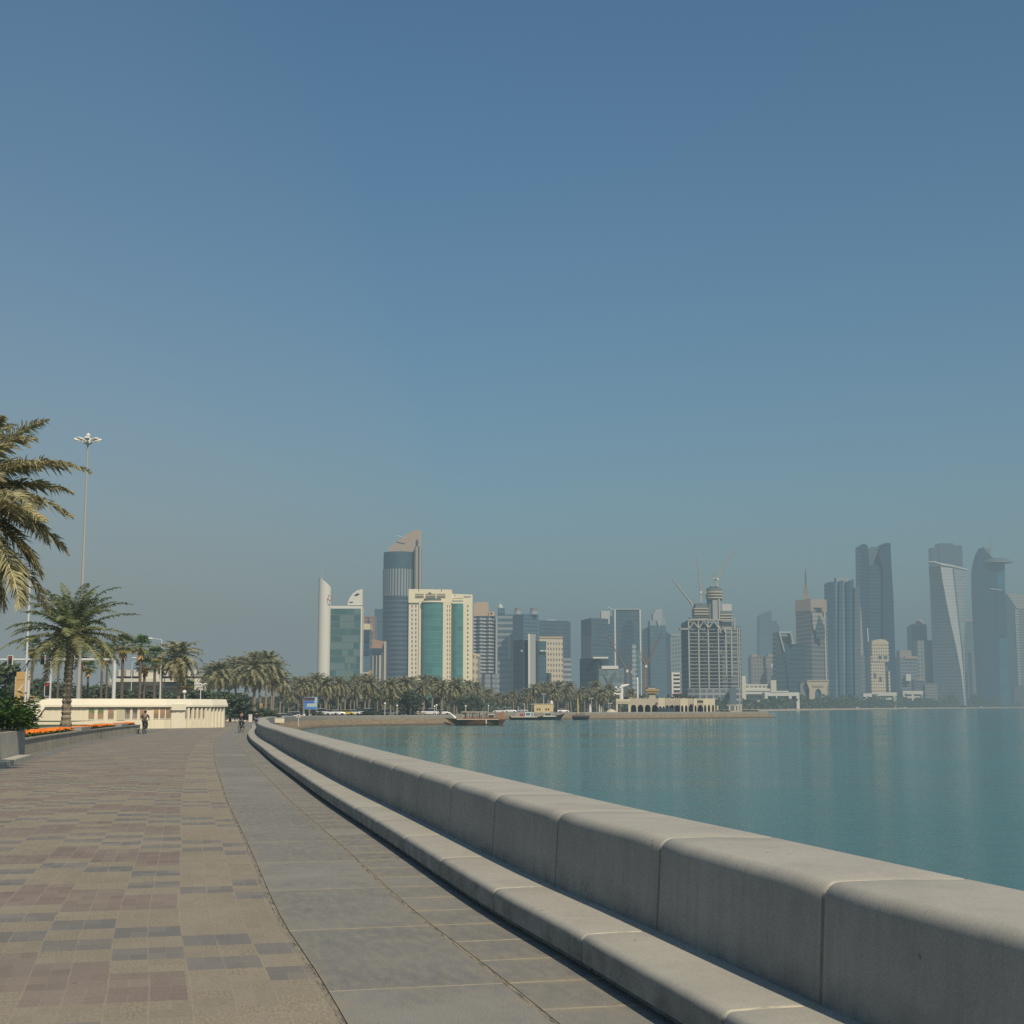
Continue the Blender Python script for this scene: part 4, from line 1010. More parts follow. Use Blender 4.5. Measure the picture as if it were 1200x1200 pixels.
JW = dict(pel=(0, 0, .94), waist=(0, 0, 1.10), chest=(0, .01, 1.33), neck=(0, .02, 1.49), head=(0, .05, 1.60), top=(0, .05, 1.69), shL=(-.18, 0, 1.40), elL=(-.25, -.08, 1.14), wrL=(-.25, .02, .92), haL=(-.25, .06, .84), shR=(.18, 0, 1.40), elR=(.24, .0, 1.13), wrR=(.25, .16, .93), haR=(.25, .20, .86),
          hipL=(-.09, 0, .90), knL=(-.10, .14, .50), anL=(-.10, .18, .09), toL=(-.10, .33, .06), hipR=(.09, 0, .90), knR=(.10, .0, .49), anR=(.10, -.26, .12), toR=(.10, -.13, .05))
person(on_path(300.5, 163), 0.05, 'walker in black top and blue jeans beside the parapet', JW, plain((.015, .015, .017), .9), plain((.10, .14, .24), .9), BLACK)
for px, lab in ((162, 'short dark bollard at the edge of the planter beside the first cyclist'),):
    c = on_path(px, 112); b = thing('bollard', lab, 'bollard', c); MB().lathe([(.13, 0), (.13, .08), (.085, .1), (.08, .42), (.10, .44), (.09, .52), (.02, .56)], c, 12).build('post', plain((.09, .085, .08), .7), b); MB().lathe([(.088, .36), (.088, .40)], c, 12).build('band', WHITE, b)

# ------------------------------------------------------------------ little things at the bend of the path
ws = thing('warning_sign', 'small white sign with red mark on a thin post at the bend of the wall', 'sign', (XX(349.8, 236, 842), 236, zg(236)))
xw = XX(349.8, 236, 842); ztp = ZZ(837, 236)
MB().tube([(xw, 236, zg(236) - .6), (xw, 236, ztp - .1)], .045, 8).build('post', WHITE, ws); MB().box(xw - .28, xw + .28, 235.93, 235.97, ztp - .5, ztp).build('plate', WHITE, ws); MB().box(xw - .13, xw + .13, 235.90, 235.925, ztp - .42, ztp - .12).build('mark', plain((.5, .05, .05), .5), ws)
def low_wall(pxl, pxr, Y, h, lab, mat):
    x0, x1 = XX(pxl, Y, 840), XX(pxr, Y, 840); r = thing('low_wall', lab, 'wall', ((x0 + x1) / 2, Y, zg(Y)))
    MB().box(x0, x1, Y, Y + .5, zg(Y) - .1, zg(Y) + h - .1).build('wall', mat, r); MB().box(x0 - .05, x1 + .05, Y - .05, Y + .55, zg(Y) + h - .098, zg(Y) + h).build('coping', WHITE, r)
low_wall(303, 333, 250, .75, 'low cream garden wall under the clustered palms', CREAM_D)
low_wall(264, 300, 268, .45, 'low kerb wall behind the cyclist on the slabs', CREAM_D)
kx = XX(293.4, 255, 838); kk = thing('kiosk_box', 'upright white service box between the cyclist and the walker', 'box', (kx, 255, zg(255)))
MB().box(kx - .28, kx + .28, 255, 255.5, zg(255), zg(255) + 1.25).build('cabinet', WHITE, kk); MB().box(kx - .32, kx + .32, 254.96, 255.54, zg(255) + 1.252, zg(255) + 1.33).build('lid', WHITE, kk)
def banner(px, yt, yb, wpx, Y, lab):
    x = XX(px, Y, 830); w = wpx * Y / F / 2; zt, zb = ZZ(yt, Y), ZZ(yb, Y); r = thing('banner', lab, 'banner', (x, Y, zg(Y)))
    MB().box(x - w, x + w, Y, Y + .12, zb, zt).build('panel', plain((.46, .24, .08), .6, var=.2, scale=.7), r); MB().tube([(x - w - .06, Y + .06, zg(Y)), (x - w - .06, Y + .06, zt + .1)], .05, 6).build('post', GREYM, r)
    MB().lathe([(.001, 0), (w * .5, w * .25), (w * .5, w * .9), (.001, w * 1.1)], (x, Y - .01, (zt + zb) / 2 - .4), 8, 1, .05).build('emblem', plain((.20, .05, .04), .6), r)
banner(272, 824, 833.2, 4.2, 280, 'orange banner board right of the end of the mural wall')
banner(306.5, 824, 829.5, 2.4, 292, 'smaller orange banner between the cluster palm trunks')
# blue sign board
Ys = 368; x0, x1 = XX(356.3, Ys, 825), XX(371.8, Ys, 825); z0, z1 = ZZ(831.3, Ys), ZZ(816.8, Ys)
sg = thing('sign_board', 'blue and white information board on white piers in front of the palms', 'sign', ((x0 + x1) / 2, Ys, zg(Ys)))
MB().box(x0, x1, Ys, Ys + .2, z0, z1).build('panel', plain((.30, .42, .58), .5, var=.1, scale=.6), sg)
def sgp(a, b, c, d, col, nm): MB().box(x0 + (x1 - x0) * a, x0 + (x1 - x0) * b, Ys - .03 , Ys - .002, z0 + (z1 - z0) * c, z0 + (z1 - z0) * d).build(nm, plain(col, .5, var=.25, scale=2), sg)
sgp(.01, .80, .70, .97, (.10, .07, .09), 'photo_print'); sgp(.01, .76, .50, .66, (.02, .12, .50), 'title_bar'); sgp(.0, .22, .03, .48, (.08, .22, .52), 'side_print'); sgp(.25, .95, .22, .46, (.42, .55, .52), 'map_print'); sgp(.25, .95, .04, .18, (.05, .2, .55), 'footer_print'); sgp(.82, .97, .5, .97, (.35, .5, .68), 'side_print'); sgp(.04, .7, .82, .86, (.5, .5, .5), 'text_line')
for f_ in (.02, .5, .92): MB().box(x0 + (x1 - x0) * f_ - .25, x0 + (x1 - x0) * f_ + .3, Ys - .1, Ys + .35, zg(Ys), zg(Ys) + 1.15).build('pier', WHITE, sg)
MB().box(x0, x0 + .08, Ys + .22, Ys + .3, zg(Ys), z1).build('leg', GREYM, sg); MB().box(x1 - .08, x1, Ys + .22, Ys + .3, zg(Ys), z1).build('leg', GREYM, sg)

# ------------------------------------------------------------------ cars
def make_car(col, suv, label='car'):
    t = thing('parked_car', label, 'car')
    H = .95 if not suv else 1.05
    def sec(x, w, zt): return [(x, -w, .32), (x, w, .32), (x, w, zt - .12), (x, w * .94, zt), (x, -w * .94, zt), (x, -w, zt - .12)]
    MB().loft([sec(-2.2, .74, .75), sec(-2.1, .86, H - .05), sec(-1.0, .88, H), sec(1.0, .88, H - .02), sec(2.0, .84, H - .22), sec(2.22, .72, .62)], cap0=True).build('body', plain(col, .3, .0, .04), t)
    rt = 1.46 if not suv else 1.82; bk = -1.95 if suv else -1.55
    s2 = lambda x, w, z: [(x, -w, H - .02), (x, w, H - .02), (x, w * .84, z), (x, -w * .84, z)]
    MB().loft([[(bk - .2, -.8, H - .02), (bk - .2, .8, H - .02), (bk - .15, .78, H + .02), (bk - .15, -.78, H + .02)], [(bk + .3, -.8, H - .02), (bk + .3, .8, H - .02), (bk + .3, .66, rt - .05), (bk + .3, -.66, rt - .05)], [(.35, -.8, H - .02), (.35, .8, H - .02), (.35, .66, rt - .05), (.35, -.66, rt - .05)], [(1.15, -.78, H - .03), (1.15, .78, H - .03), (1.1, .74, H), (1.1, -.74, H)]], cap0=True).build('windows', plain((.025, .03, .035), .12), t)
    MB().box(bk + .3, .38, -.67, .67, rt - .052, rt + .01).build('roof', plain(col, .3, .0, .04), t)
    for x in (-1.35, 1.38):
        for y in (-.80, .80):
            w = MB(); w.loft([[(x + .33 * math.cos(a * .5236), y + d, .33 + .33 * math.sin(a * .5236)) for a in range(12)] for d in (-.10, .10)], cap0=True).build('wheel', BLACK, t)
    for y in (-.6, .6): MB().box(2.14, 2.24, y - .15, y + .15, .62, .74).build('headlight', plain((.7, .7, .68), .2), t)
    return t
CK = [(kind(make_car(c, s)), n) for c, s, n in (((.72, .72, .70), 0, 'white saloon car'), ((.70, .70, .68), 1, 'white off-road car'), ((.25, .26, .28), 0, 'grey saloon car'), ((.05, .055, .07), 1, 'dark off-road car'), ((.55, .42, .08), 0, 'yellow car'), ((.42, .36, .30), 1, 'beige off-road car'))]
CARS = [(325, 300, 0, 'in front of the hedge right of the walker'), (333, 318, 2, 'half behind the first white saloon'), (341, 330, 1, 'left of the blue sign board'), (348, 338, 0, 'just left of the sign piers'), (378, 376, 1, 'just right of the blue sign board'), (386, 380, 2, 'under the palm beside the white fin tower'), (394, 380, 0, 'below the middle of the fin tower'), (406, 382, 4, 'under the palms below the glass office block'), (414, 382, 0, 'right of the yellow car'),
        (424, 384, 3, 'between the yellow car and the quay shrubs'), (434, 384, 1, 'behind the quay shrubs'), (447, 384, 0, 'left of the first globe lamp'), (458, 384, 2, 'right of the first globe lamp'), (473, 386, 0, 'left of the round green tree'), (489, 386, 5, 'right of the round green tree'), (503, 388, 1, 'left of the paired globe lamps'), (518, 395, 0, 'behind the bow of the dhow'), (585, 520, 0, 'behind the stern of the dhow'), (598, 528, 1, 'behind the fishing boat'), (612, 530, 2, 'left of the cream quay house'), (660, 535, 0, 'right of the cream quay house')]
rd = plain((.10, .098, .092), .9, var=.15, scale=.3)
struct(MB().prism([(XX(366, 371, 835), 371), (XX(470, 379, 835), 379), (XX(560, 392, 835), 392), (XX(560, 408, 835), 408), (XX(366, 404, 835), 404)], -1.4, -.72).build('road', rd)); struct(MB().prism([(XX(575, 515, 835), 515), (XX(700, 530, 835), 530), (XX(700, 548, 835), 548), (XX(575, 540, 835), 540)], -1.4, -.80).build('road', rd))
for px, Y, k, where in CARS: CK[k][0].put((XX(px, Y, 835), Y + 1.5, (-.72 if Y < 450 else -.80) if Y > 370 else zg(Y) + .0), random.uniform(-.25, .25) + (math.pi if px % 2 else 0), None, CK[k][1] + ' ' + where, 'cars parked along the bay road')
def shore_y(px):
    q = [(600 + x / y * F / math.cos(TH), y) for x, y in SHORE[3:12]]
    return next((ya + (yb - ya) * (px - a) / (b - a) for (a, ya), (b, yb) in zip(q, q[1:]) if a <= px <= b), 900)
for i, (px, k) in enumerate(((880, 0), (886, 1), (912, 0), (922, 2), (931, 0), (941, 1), (975, 0), (985, 1), (1005, 0), (1060, 1), (1150, 0))):
    Y = shore_y(px) + 13
    CK[k][0].put((XX(px, Y, 830), Y, -1.4), random.uniform(-.2, .2), None, CK[k][1] + ' on the far shore road', 'cars on the far shore road')
# ================================================================== boats
WOOD = plain((.20, .095, .04), .6, var=.3, scale=1.2); WOOD_D = plain((.10, .05, .028), .65, var=.3, scale=1.2); PALE = plain((.55, .48, .36), .7, var=.1)
def hull(L, B, H, sheer_b, sheer_s, rake_b, rake_s, mat, name, parent, origin, fl=.75):
    """A wooden hull along X: bow at -X. Rings from stern to bow."""
    rings = []; n = 14
    for i in range(n + 1):
        u = i / n; x = (u - .5) * L
        w = B / 2 * max(.04, (1 - abs(2 * u - 1.08) ** 2.6 * .96)) ; zt = H * (1 + sheer_b * max(0, .5 - u) ** 2 * 4 + sheer_s * max(0, u - .5) ** 2 * 4)
        xt = x - rake_b * max(0, .35 - u) / .35 + rake_s * max(0, u - .75) / .25
        ring = [(xt, -w, zt), (x * .97 - .0, -w * fl, .12 * H), (x * .93, -w * .2, -.5), (x * .93, w * .2, -.5), (x * .97, w * fl, .12 * H), (xt, w, zt)]
        rings.append([(origin[0] + a, origin[1] + b, origin[2] + c) for a, b, c in ring])
    return MB().loft(rings, cap0=True, cap1=True).build(name, mat, parent)
Yd = 358; ox = (XX(528, Yd, 840) + XX(592, Yd, 840)) / 2; O = (ox, Yd, SEA)
m = Yd / F                                     # metres per photo pixel at the dhow
dh = thing('wooden_dhow', 'long brown wooden dhow with awning and white bow, moored at the quay', 'boat', O)
hull(56 * m, 4.2, 1.15, .45, .08, 2.2, 1.0, WOOD, 'hull', dh, O)
def bxp_(root, x0, x1, y0, y1, z0, z1, name, mat, o=O): return MB().box(o[0] + x0, o[0] + x1, o[1] + y0, o[1] + y1, o[2] + z0, o[2] + z1).build(name, mat, root)
MB().tube([(O[0] - 26 * m, Yd, SEA + 1.55), (O[0] - 30 * m, Yd, SEA + 2.35), (O[0] - 33 * m, Yd, SEA + 2.95)], [.36, .22, .13], 8).build('bowsprit', WHITE, dh)
bxp_(dh, -24 * m, 24 * m, -2.13, -2.05, 1.22, 1.42, 'rub_rail', PALE)
bxp_(dh, -20 * m, 26 * m, -1.9, 1.9, 1.0, 1.25, 'deck', WOOD_D)
bxp_(dh, -17 * m, 16 * m, -1.75, -1.68, 1.28, 1.78, 'bulwark', plain((.24, .07, .04), .6, var=.2))
aw = bxp_(dh, -19 * m, 11 * m, -1.9, 1.9, 3.0, 3.16, 'awning', PALE)
for k in range(8):
    x = (-18.4 + k * 4.1) * m
    for y in (-1.72, 1.72): MB().tube([(O[0] + x, Yd + y, SEA + 1.2), (O[0] + x, Yd + y, SEA + 3.0)], .06, 6).build('awning_post', WOOD_D if k % 2 else PALE, aw)
bxp_(dh, -19 * m, -14.5 * m, -1.5, 1.5, 1.25, 2.95, 'bow_cabin', plain((.34, .28, .19), .7)); bxp_(dh, 12 * m, 19 * m, -1.6, 1.6, 1.25, 2.6, 'wheelhouse', PALE)
bxp_(dh, 12.4 * m, 18.6 * m, -1.63, -1.602, 1.75, 2.35, 'wheelhouse_window', plain((.04, .05, .06), .2)); bxp_(dh, 13 * m, 23 * m, -1.7, 1.7, 1.252, 1.72, 'stern_locker', WOOD)
MB().loft([[(O[0] + 24 * m, Yd - 1.5, SEA + 1.3), (O[0] + 29 * m, Yd - 1.2, SEA + 1.5), (O[0] + 29 * m, Yd + 1.2, SEA + 1.5), (O[0] + 24 * m, Yd + 1.5, SEA + 1.3)], [(O[0] + 24.5 * m, Yd - 1.4, SEA + 3.0), (O[0] + 30 * m, Yd - 1.1, SEA + 3.2), (O[0] + 30 * m, Yd + 1.1, SEA + 3.2), (O[0] + 24.5 * m, Yd + 1.4, SEA + 3.0)]], cap0=True).build('poop', plain((.30, .12, .05), .6, var=.2), dh)
MB().tube([(O[0] + 22 * m, Yd, SEA + 1.0), (O[0] + 32.5 * m, Yd - .2, SEA + .95)], [.18, .12], 6).build('stern_beam', PALE, dh)
bxp_(dh, 9.3 * m, 10.4 * m, -2.22, -2.14, .25, 1.25, 'fender', WHITE)
MB().tube([(O[0] - 14 * m, Yd, SEA + 1.2), (O[0] - 14.2 * m, Yd, SEA + 4.4)], .09, 6).build('mast', PALE, dh); MB().ball((O[0] - 14.2 * m, Yd, SEA + 4.5), .25).build('mast_lamp', WHITE, dh)
# black-hulled fishing boat
def small_boat(px0, px1, Y, label, hullmat, name='fishing_boat'):
    m = Y / F; ox = (XX(px0, Y, 841) + XX(px1, Y, 841)) / 2; o = (ox, Y, SEA); r = thing(name, label, 'boat', o); return r, o, m
fb, o, m = small_boat(597.5, 633, 478, 'low black-hulled fishing boat with white cabin and red gear', BLACK)
h_ = hull(34 * m, 3.6, .85, .2, .5, .8, 1.2, BLACK, 'hull', fb, o); bxp_(fb, -16 * m, 14 * m, -1.86, -1.80, .80, 1.12, 'gunwale', PALE, o)
bxp_(fb, 0, 10 * m, -1.3, 1.3, .8, 2.5, 'cabin', WHITE, o); bxp_(fb, 1 * m, 6 * m, -1.34, -1.302, 1.45, 2.2, 'cabin_window', plain((.08, .16, .22), .2), o); bxp_(fb, 7 * m, 9.5 * m, -1.34, -1.302, 1.2, 2.3, 'cabin_window', plain((.20, .34, .42), .2), o)
bxp_(fb, -6 * m, -2 * m, -1.2, 1.2, .8, 2.0, 'gear_pile', plain((.32, .06, .05), .8, var=.4, scale=3), o); bxp_(fb, -11 * m, -7 * m, -1.1, 1.1, .8, 1.75, 'net_heap', plain((.35, .33, .32), .9, var=.4, scale=3), o)
for x, zt in ((-8, 4.4), (-4.5, 3.4), (-.5, 5.4)): MB().tube([(o[0] + x * m, 478, SEA + .8), (o[0] + x * m, 478, SEA + zt)], .07, 6).build('mast', WHITE, fb)
MB().tube([(o[0] - 9 * m, 478, SEA + 3.1), (o[0] + 2 * m, 478, SEA + 3.2)], .05, 6).build('boom', WHITE, fb)
sb_, o, m = small_boat(628, 657, 485, 'dark boat with upswept bow in front of the cream quay house', BLACK, 'motor_boat')
hull(27 * m, 3.4, .95, .1, 1.15, .5, 1.8, plain((.018, .035, .04), .5), 'hull', sb_, o); bxp_(sb_, -13 * m, 9 * m, -1.76, -1.70, .98, 1.22, 'gunwale', WHITE, o); bxp_(sb_, -5 * m, 4 * m, -1.2, 1.2, .9, 2.1, 'cabin', PALE, o); bxp_(sb_, -6 * m, 5.5 * m, -1.35, 1.35, 2.102, 2.25, 'cabin_roof', WHITE, o)
bxp_(sb_, -4 * m, 3 * m, -1.24, -1.202, 1.4, 1.9, 'cabin_window', plain((.05, .05, .05), .2), o); bxp_(sb_, 2 * m, 10 * m, -.8, .8, 2.4, 2.55, 'canopy', DARK, o); MB().tube([(o[0] + 9 * m, 485, SEA + 1), (o[0] + 9 * m, 485, SEA + 2.4)], .06, 6).build('canopy_post', DARK, sb_)
MB().tube([(o[0] + 13.5 * m, 485, SEA + 1.9), (o[0] + 15.2 * m, 485, SEA + 3.1)], [.2, .1], 6).build('stem_post', plain((.25, .09, .05), .6), sb_)
tb, o, m = small_boat(671, 690, 489, 'dark cluttered work boat with a tall yellow mast', BLACK, 'work_boat')
hull(18.5 * m, 3.2, .9, .5, .5, .3, .3, plain((.012, .025, .032), .6), 'hull', tb, o); bxp_(tb, -8 * m, 8 * m, -1.3, 1.3, .8, 1.4, 'deck_load', plain((.10, .085, .07), .9, var=.6, scale=2), o); bxp_(tb, -1 * m, 5 * m, -1.1, 1.1, 1.4, 2.3, 'deck_house', plain((.22, .18, .12), .8, var=.4, scale=2), o); bxp_(tb, -6 * m, -3 * m, -1, 1, 1.4, 2.0, 'crate', plain((.18, .15, .11), .8, var=.3), o)
MB().tube([(o[0] - 3.2 * m, 489, SEA + 1.2), (o[0] - 3.4 * m, 489, SEA + 7.0)], [.30, .26], 8).build('mast', plain((.50, .38, .14), .6), tb)
# cream quay house
Yq = 512; qh = thing('quay_house', 'small cream flat-roofed house with four red-brown windows on the quay', 'house', (XX(637, Yq), Yq, -1.4))
MB().prism([(XX(626, Yq, 830), Yq), (XX(648.5, Yq, 830), Yq), (XX(648.5, Yq, 830), Yq + 5), (XX(626, Yq, 830), Yq + 5)], -1.4, ZZ(825, Yq), bottom=True).build('wall', plain((.60, .50, .28), .8, var=.06), qh)
for px in (629.8, 632.6, 640, 642.8): x = XX(px, Yq, 830); w_ = MB().box(x - .28, x + .28, Yq - .05, Yq - .002, ZZ(832.6, Yq), ZZ(830, Yq)).build('window', plain((.20, .07, .05), .5), qh)
MB().lathe([(.5, 0), (.55, .3), (.5, .8), (.2, 1.15), (.02, 1.3)], (XX(646.5, Yq, 830), Yq + 2, ZZ(825, Yq)), 10).build('dome', WHITE, qh); MB().box(XX(622, Yq, 825), XX(648.8, Yq, 825), Yq - .1, Yq - .003, ZZ(825.5, Yq), ZZ(824.7, Yq)).build('eave', PALE, qh)
# upright white shapes on the quay
for i, (px, yt, wd, lab) in enumerate(((691.5, 824.5, 3.2, 'widest white closed parasol, leftmost on the quay'), (702.4, 825.5, 1.6, 'thin white closed parasol right of the widest one'), (704.4, 827.5, 1.3, 'short thin white parasol beside the thin one'), (769, 834, 1.8, 'white closed parasol left of the dark car by the arcade'), (774, 834.3, 1.6, 'white closed parasol in front of the arcade arches'), (779, 834.3, 1.6, 'white closed parasol nearest the dark car by the arcade'), (828, 833, 1.8, 'white closed parasol at the arcade end'), (843.2, 834, 1.7, 'white closed parasol past the arcade'), (859.4, 833.5, 1.7, 'white closed parasol in front of the colonnade'), (867.8, 834, 1.7, 'white closed parasol right of the colonnade'))):
    Y = 530 + max(0, px - 690) * .22; x = XX(px, Y, 835); w = wd * Y / F / 2; zb = -1.4; zt = ZZ(yt, Y) 
    r = thing('closed_parasol', lab, 'parasol', (x, Y, zb)); MB().tube([(x, Y, zb), (x, Y, zt)], .05, 6).build('pole', GREYM, r); MB().lathe([(.12, 0), (w, .15), (w * .8, (zt - zb) * .5), (w * .3, (zt - zb) * .85), (.03, zt - zb - .2)], (x, Y, zb + .25), 10).build('canopy', WHITE, r)
# colonnade posts past the arcade
Yc = 572; cl = thing('colonnade', 'row of pale square posts between the arcade and the end of the quay', 'colonnade', (XX(860, Yc), Yc, -1.4))
for px in (841, 855, 861.5, 865, 868.5): x = XX(px, Yc, 832); MB().box(x - .28, x + .28, Yc, Yc + .5, -1.4, ZZ(826.7, Yc)).build('post', PALE, cl)
MB().box(XX(852, Yc, 830), XX(870, Yc, 830), Yc - .1, Yc + .6, ZZ(826.6, Yc), ZZ(825.9, Yc)).build('beam', PALE, cl)
for i, px in enumerate((836, 846, 850, 874, 879, 884)):
    tree(px, 832.2, 566, 'dark clipped hedge plant at the end of the quay', 'hedge plants at the end of the quay', i % 3, .55, -1.45)

# ------------------------------------------------------------------ arcade pavilion (cream, crenellated, with arches)
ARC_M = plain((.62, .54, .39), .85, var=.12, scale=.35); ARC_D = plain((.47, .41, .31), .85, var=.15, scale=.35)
Ya = 545
ap = thing('arcade_pavilion', 'long cream crenellated arcade with dark pointed arches on the quay', 'pavilion', (XX(780, Ya), Ya, -1.4))
def arch_bay(px0, px1, Y, ytop, yspring, yapex, mat, pier=.16):
    x0, x1 = XX(px0, Y, 830), XX(px1, Y, 830); zb, zt, zs, za = -1.45, ZZ(ytop, Y), ZZ(yspring, Y), ZZ(yapex, Y); w = x1 - x0; a, b = x0 + w * pier, x1 - w * pier; c = (a + b) / 2
    hole = [(b, zb), (b, zs), (b - (b - c) * .18, zs + (za - zs) * .55), (b - (b - c) * .5, zs + (za - zs) * .86), (c, za), (a + (c - a) * .5, zs + (za - zs) * .86), (a + (c - a) * .18, zs + (za - zs) * .55), (a, zs), (a, zb)]
    mb = MB(); outer = [(x0, zb), (x0, zt), (x1, zt), (x1, zb)]
    ring = outer + hole; n_ = len(ring); v = [(x, Y, z) for x, z in ring] + [(x, Y + 1.2, z) for x, z in ring]
    # front split into left pier, right pier and the spandrel strips
    h = [(x, Y, z) for x, z in hole]; mb.add([(x0, Y, zb), (a, Y, zb), (a, Y, zs), (x0, Y, zs)], [(0, 1, 2, 3)]); mb.add([(b, Y, zb), (x1, Y, zb), (x1, Y, zs), (b, Y, zs)], [(0, 1, 2, 3)])
    top = [(x0, Y, zs)] + [(x, Y, z) for x, z in hole[1:-1][::-1]] + [(x1, Y, zs)]
    for p, q_ in zip(top, top[1:]): mb.add([p, q_, (q_[0], Y, zt), (p[0], Y, zt)], [(0, 1, 2, 3)])
    for p, q_ in zip(hole, hole[1:]): mb.add([(p[0], Y, p[1]), (q_[0], Y, q_[1]), (q_[0], Y + 1.2, q_[1]), (p[0], Y + 1.2, p[1])], [(0, 1, 2, 3)])
    mb.add([(x0, Y, zt), (x1, Y, zt), (x1, Y + 1.2, zt), (x0, Y + 1.2, zt)], [(0, 1, 2, 3)])
    return mb.build('arch_bay', mat, ap)
for i, (p0, p1) in enumerate(((738.5, 746.5), (746.5, 754.8), (754.8, 763.2), (763.2, 771.5))): arch_bay(p0, p1, Ya + 4, 819.2, 829.5, 825.8, ARC_D, .10)
for i, (p0, p1) in enumerate(((771.5, 776), (776, 779.5))): arch_bay(p0, p1, Ya, 817.8, 830, 827.5, ARC_M, .14)
for i, (p0, p1) in enumerate(((779.7, 784.2), (784.2, 790.5), (790.5, 797))): arch_bay(p0, p1, Ya + 5, 818.5, 829.5, 826.2, ARC_D, .12)
for p0, p1 in ((797.2, 801.8), (801.8, 806.6)): arch_bay(p0, p1, Ya + 1, 818.5, 829.5, 826.5, ARC_M, .18)
arch_bay(806.8, 812.8, Ya + 5, 818.8, 829.5, 826, ARC_D, .1); arch_bay(813, 817.2, Ya + 2, 818.5, 829.5, 826.5, ARC_M, .2); arch_bay(817.4, 824, Ya + 6, 818.8, 829.5, 826, ARC_D, .08)
for p0, p1 in ((824.2, 828.6), (828.6, 833.2), (833.2, 838)): arch_bay(p0, p1, Ya + 2, 818.6, 829.5, 825.8, ARC_M, .2)
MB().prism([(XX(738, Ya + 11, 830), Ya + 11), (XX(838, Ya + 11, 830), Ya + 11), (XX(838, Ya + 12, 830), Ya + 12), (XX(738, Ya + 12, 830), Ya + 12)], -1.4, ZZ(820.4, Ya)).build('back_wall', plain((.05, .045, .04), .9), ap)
MB().prism([(XX(738, Ya + 5.3, 830), Ya + 5.3), (XX(838, Ya + 5.3, 830), Ya + 5.3), (XX(838, Ya + 11, 830), Ya + 11), (XX(738, Ya + 11, 830), Ya + 11)], ZZ(820.9, Ya), ZZ(820.5, Ya), bottom=True).build('roof', ARC_D, ap)
for k in range(34):
    px = 739.5 + k * 2.95; Y = Ya + (4.3 if px < 771 else 2.3); x = XX(px, Y, 818); zb = ZZ(819.15, Y) - (.25 if px > 771 else 0); w = .26
    MB().prism([(x - w, Y), (x + w, Y), (x + w, Y + .5), (x - w, Y + .5)], zb - .1, zb + .42 + .25 * (k % 3 == 0)).build('merlon', ARC_M if px > 771 and k % 3 else ARC_D, ap)
gt = thing('gate_pavilion', 'open cream gate frame under the white sculpture at the arcade end', 'pavilion', (XX(730, Ya), Ya, -1.4))
for px in (723, 737.4): x = XX(px, Ya, 830); MB().box(x - .35, x + .35, Ya, Ya + .8, -1.4, ZZ(818.8, Ya)).build('pillar', ARC_M, gt)
MB().box(XX(721.8, Ya, 820), XX(738.4, Ya, 820), Ya - .1, Ya + 1.0, ZZ(825, Ya), ZZ(821.6, Ya)).build('lintel', ARC_D, gt); MB().box(XX(722, Ya, 820), XX(738.2, Ya, 820), Ya - .05, Ya + .9, ZZ(821.55, Ya), ZZ(819.4, Ya)).build('parapet', ARC_M, gt)
cb_ = thing('canvas_shelter', 'small cream domed shelter left of the gate frame on the quay', 'shelter', (XX(716, Ya), Ya - 4, -1.4))
MB().prism([(XX(711.5, 541, 835), 541), (XX(722, 541, 835), 541), (XX(722, 541, 835), 544), (XX(711.5, 541, 835), 544)], -1.4, ZZ(835.5, 541)).build('base', ARC_M, cb_); MB().lathe([(2.0, 0), (1.85, .5), (1.2, 1.05), (.3, 1.35), (.02, 1.4)], (XX(716.5, 541, 835), 542.5, ZZ(835.4, 541)), 12, 1, .6).build('dome', PALE, cb_)
# white sculpture: leaning jug-like figure with a spout arm and a side arm
Yw = 549; c = lambda px, py, dy=0: tuple(PX(px, py, Yw + dy))
sc_ = thing('white_sculpture', 'tall white abstract sculpture with a raised spout above the quay gate', 'sculpture', (XX(728, Yw), Yw, -1.4))
MB().tube([c(728, 821.0), c(728, 815), c(728.6, 811), c(727.8, 807)], [.85, .72, .62, .7], 10).build('body', WHITE, sc_)
MB().tube([c(727.5, 806.8), c(729, 804.2), c(733, 803.3), c(737.4, 802.2)], [.75, .62, .48, .16], 8).build('spout', WHITE, sc_); MB().tube([c(727, 813.6), c(723, 813.6), c(719.6, 812.4), c(719.3, 815.8)], [.42, .34, .36, .12], 8).build('side_arm', WHITE, sc_)
MB().tube([c(726.5, 808), c(723.5, 810.3), c(721, 809.2)], [.55, .45, .1], 8).build('lip', plain((.5, .5, .48), .6), sc_); MB().ball(c(721.8, 805.8), .5).build('finial', WHITE, sc_); MB().tube([c(722, 806), c(725.5, 808.8)], .14, 6).build('finial_arm', WHITE, sc_)
MB().tube([c(731, 803.1), c(735, 801.3), c(737.6, 801.3)], [.08, .12, .06], 6).build('red_edge', plain((.45, .16, .12), .6), sc_)
MB().box(XX(724.8, Yw, 820), XX(731.4, Yw, 820), Yw - .8, Yw + .8, ZZ(822.5, Yw), ZZ(819.6, Yw)).build('plinth', ARC_M, sc_)
fp = thing('white_pylon', 'slim plain white pylon standing up from the arcade roof', 'pylon', (XX(747, Yw), Yw + 14, -1.4))
MB().lathe([(.42, 0), (.40, ZZ(795, Yw) + 1.4), (.30, ZZ(794, Yw) + 1.4)], (XX(747.1, Yw + 14, 810), Yw + 14, -1.4), 10).build('shaft', WHITE, fp); MB().lathe([(.30, 0), (.2, .25), (.02, .4)], (XX(747.1, Yw + 14, 810), Yw + 14, ZZ(794, Yw)), 10).build('tip', WHITE, fp)
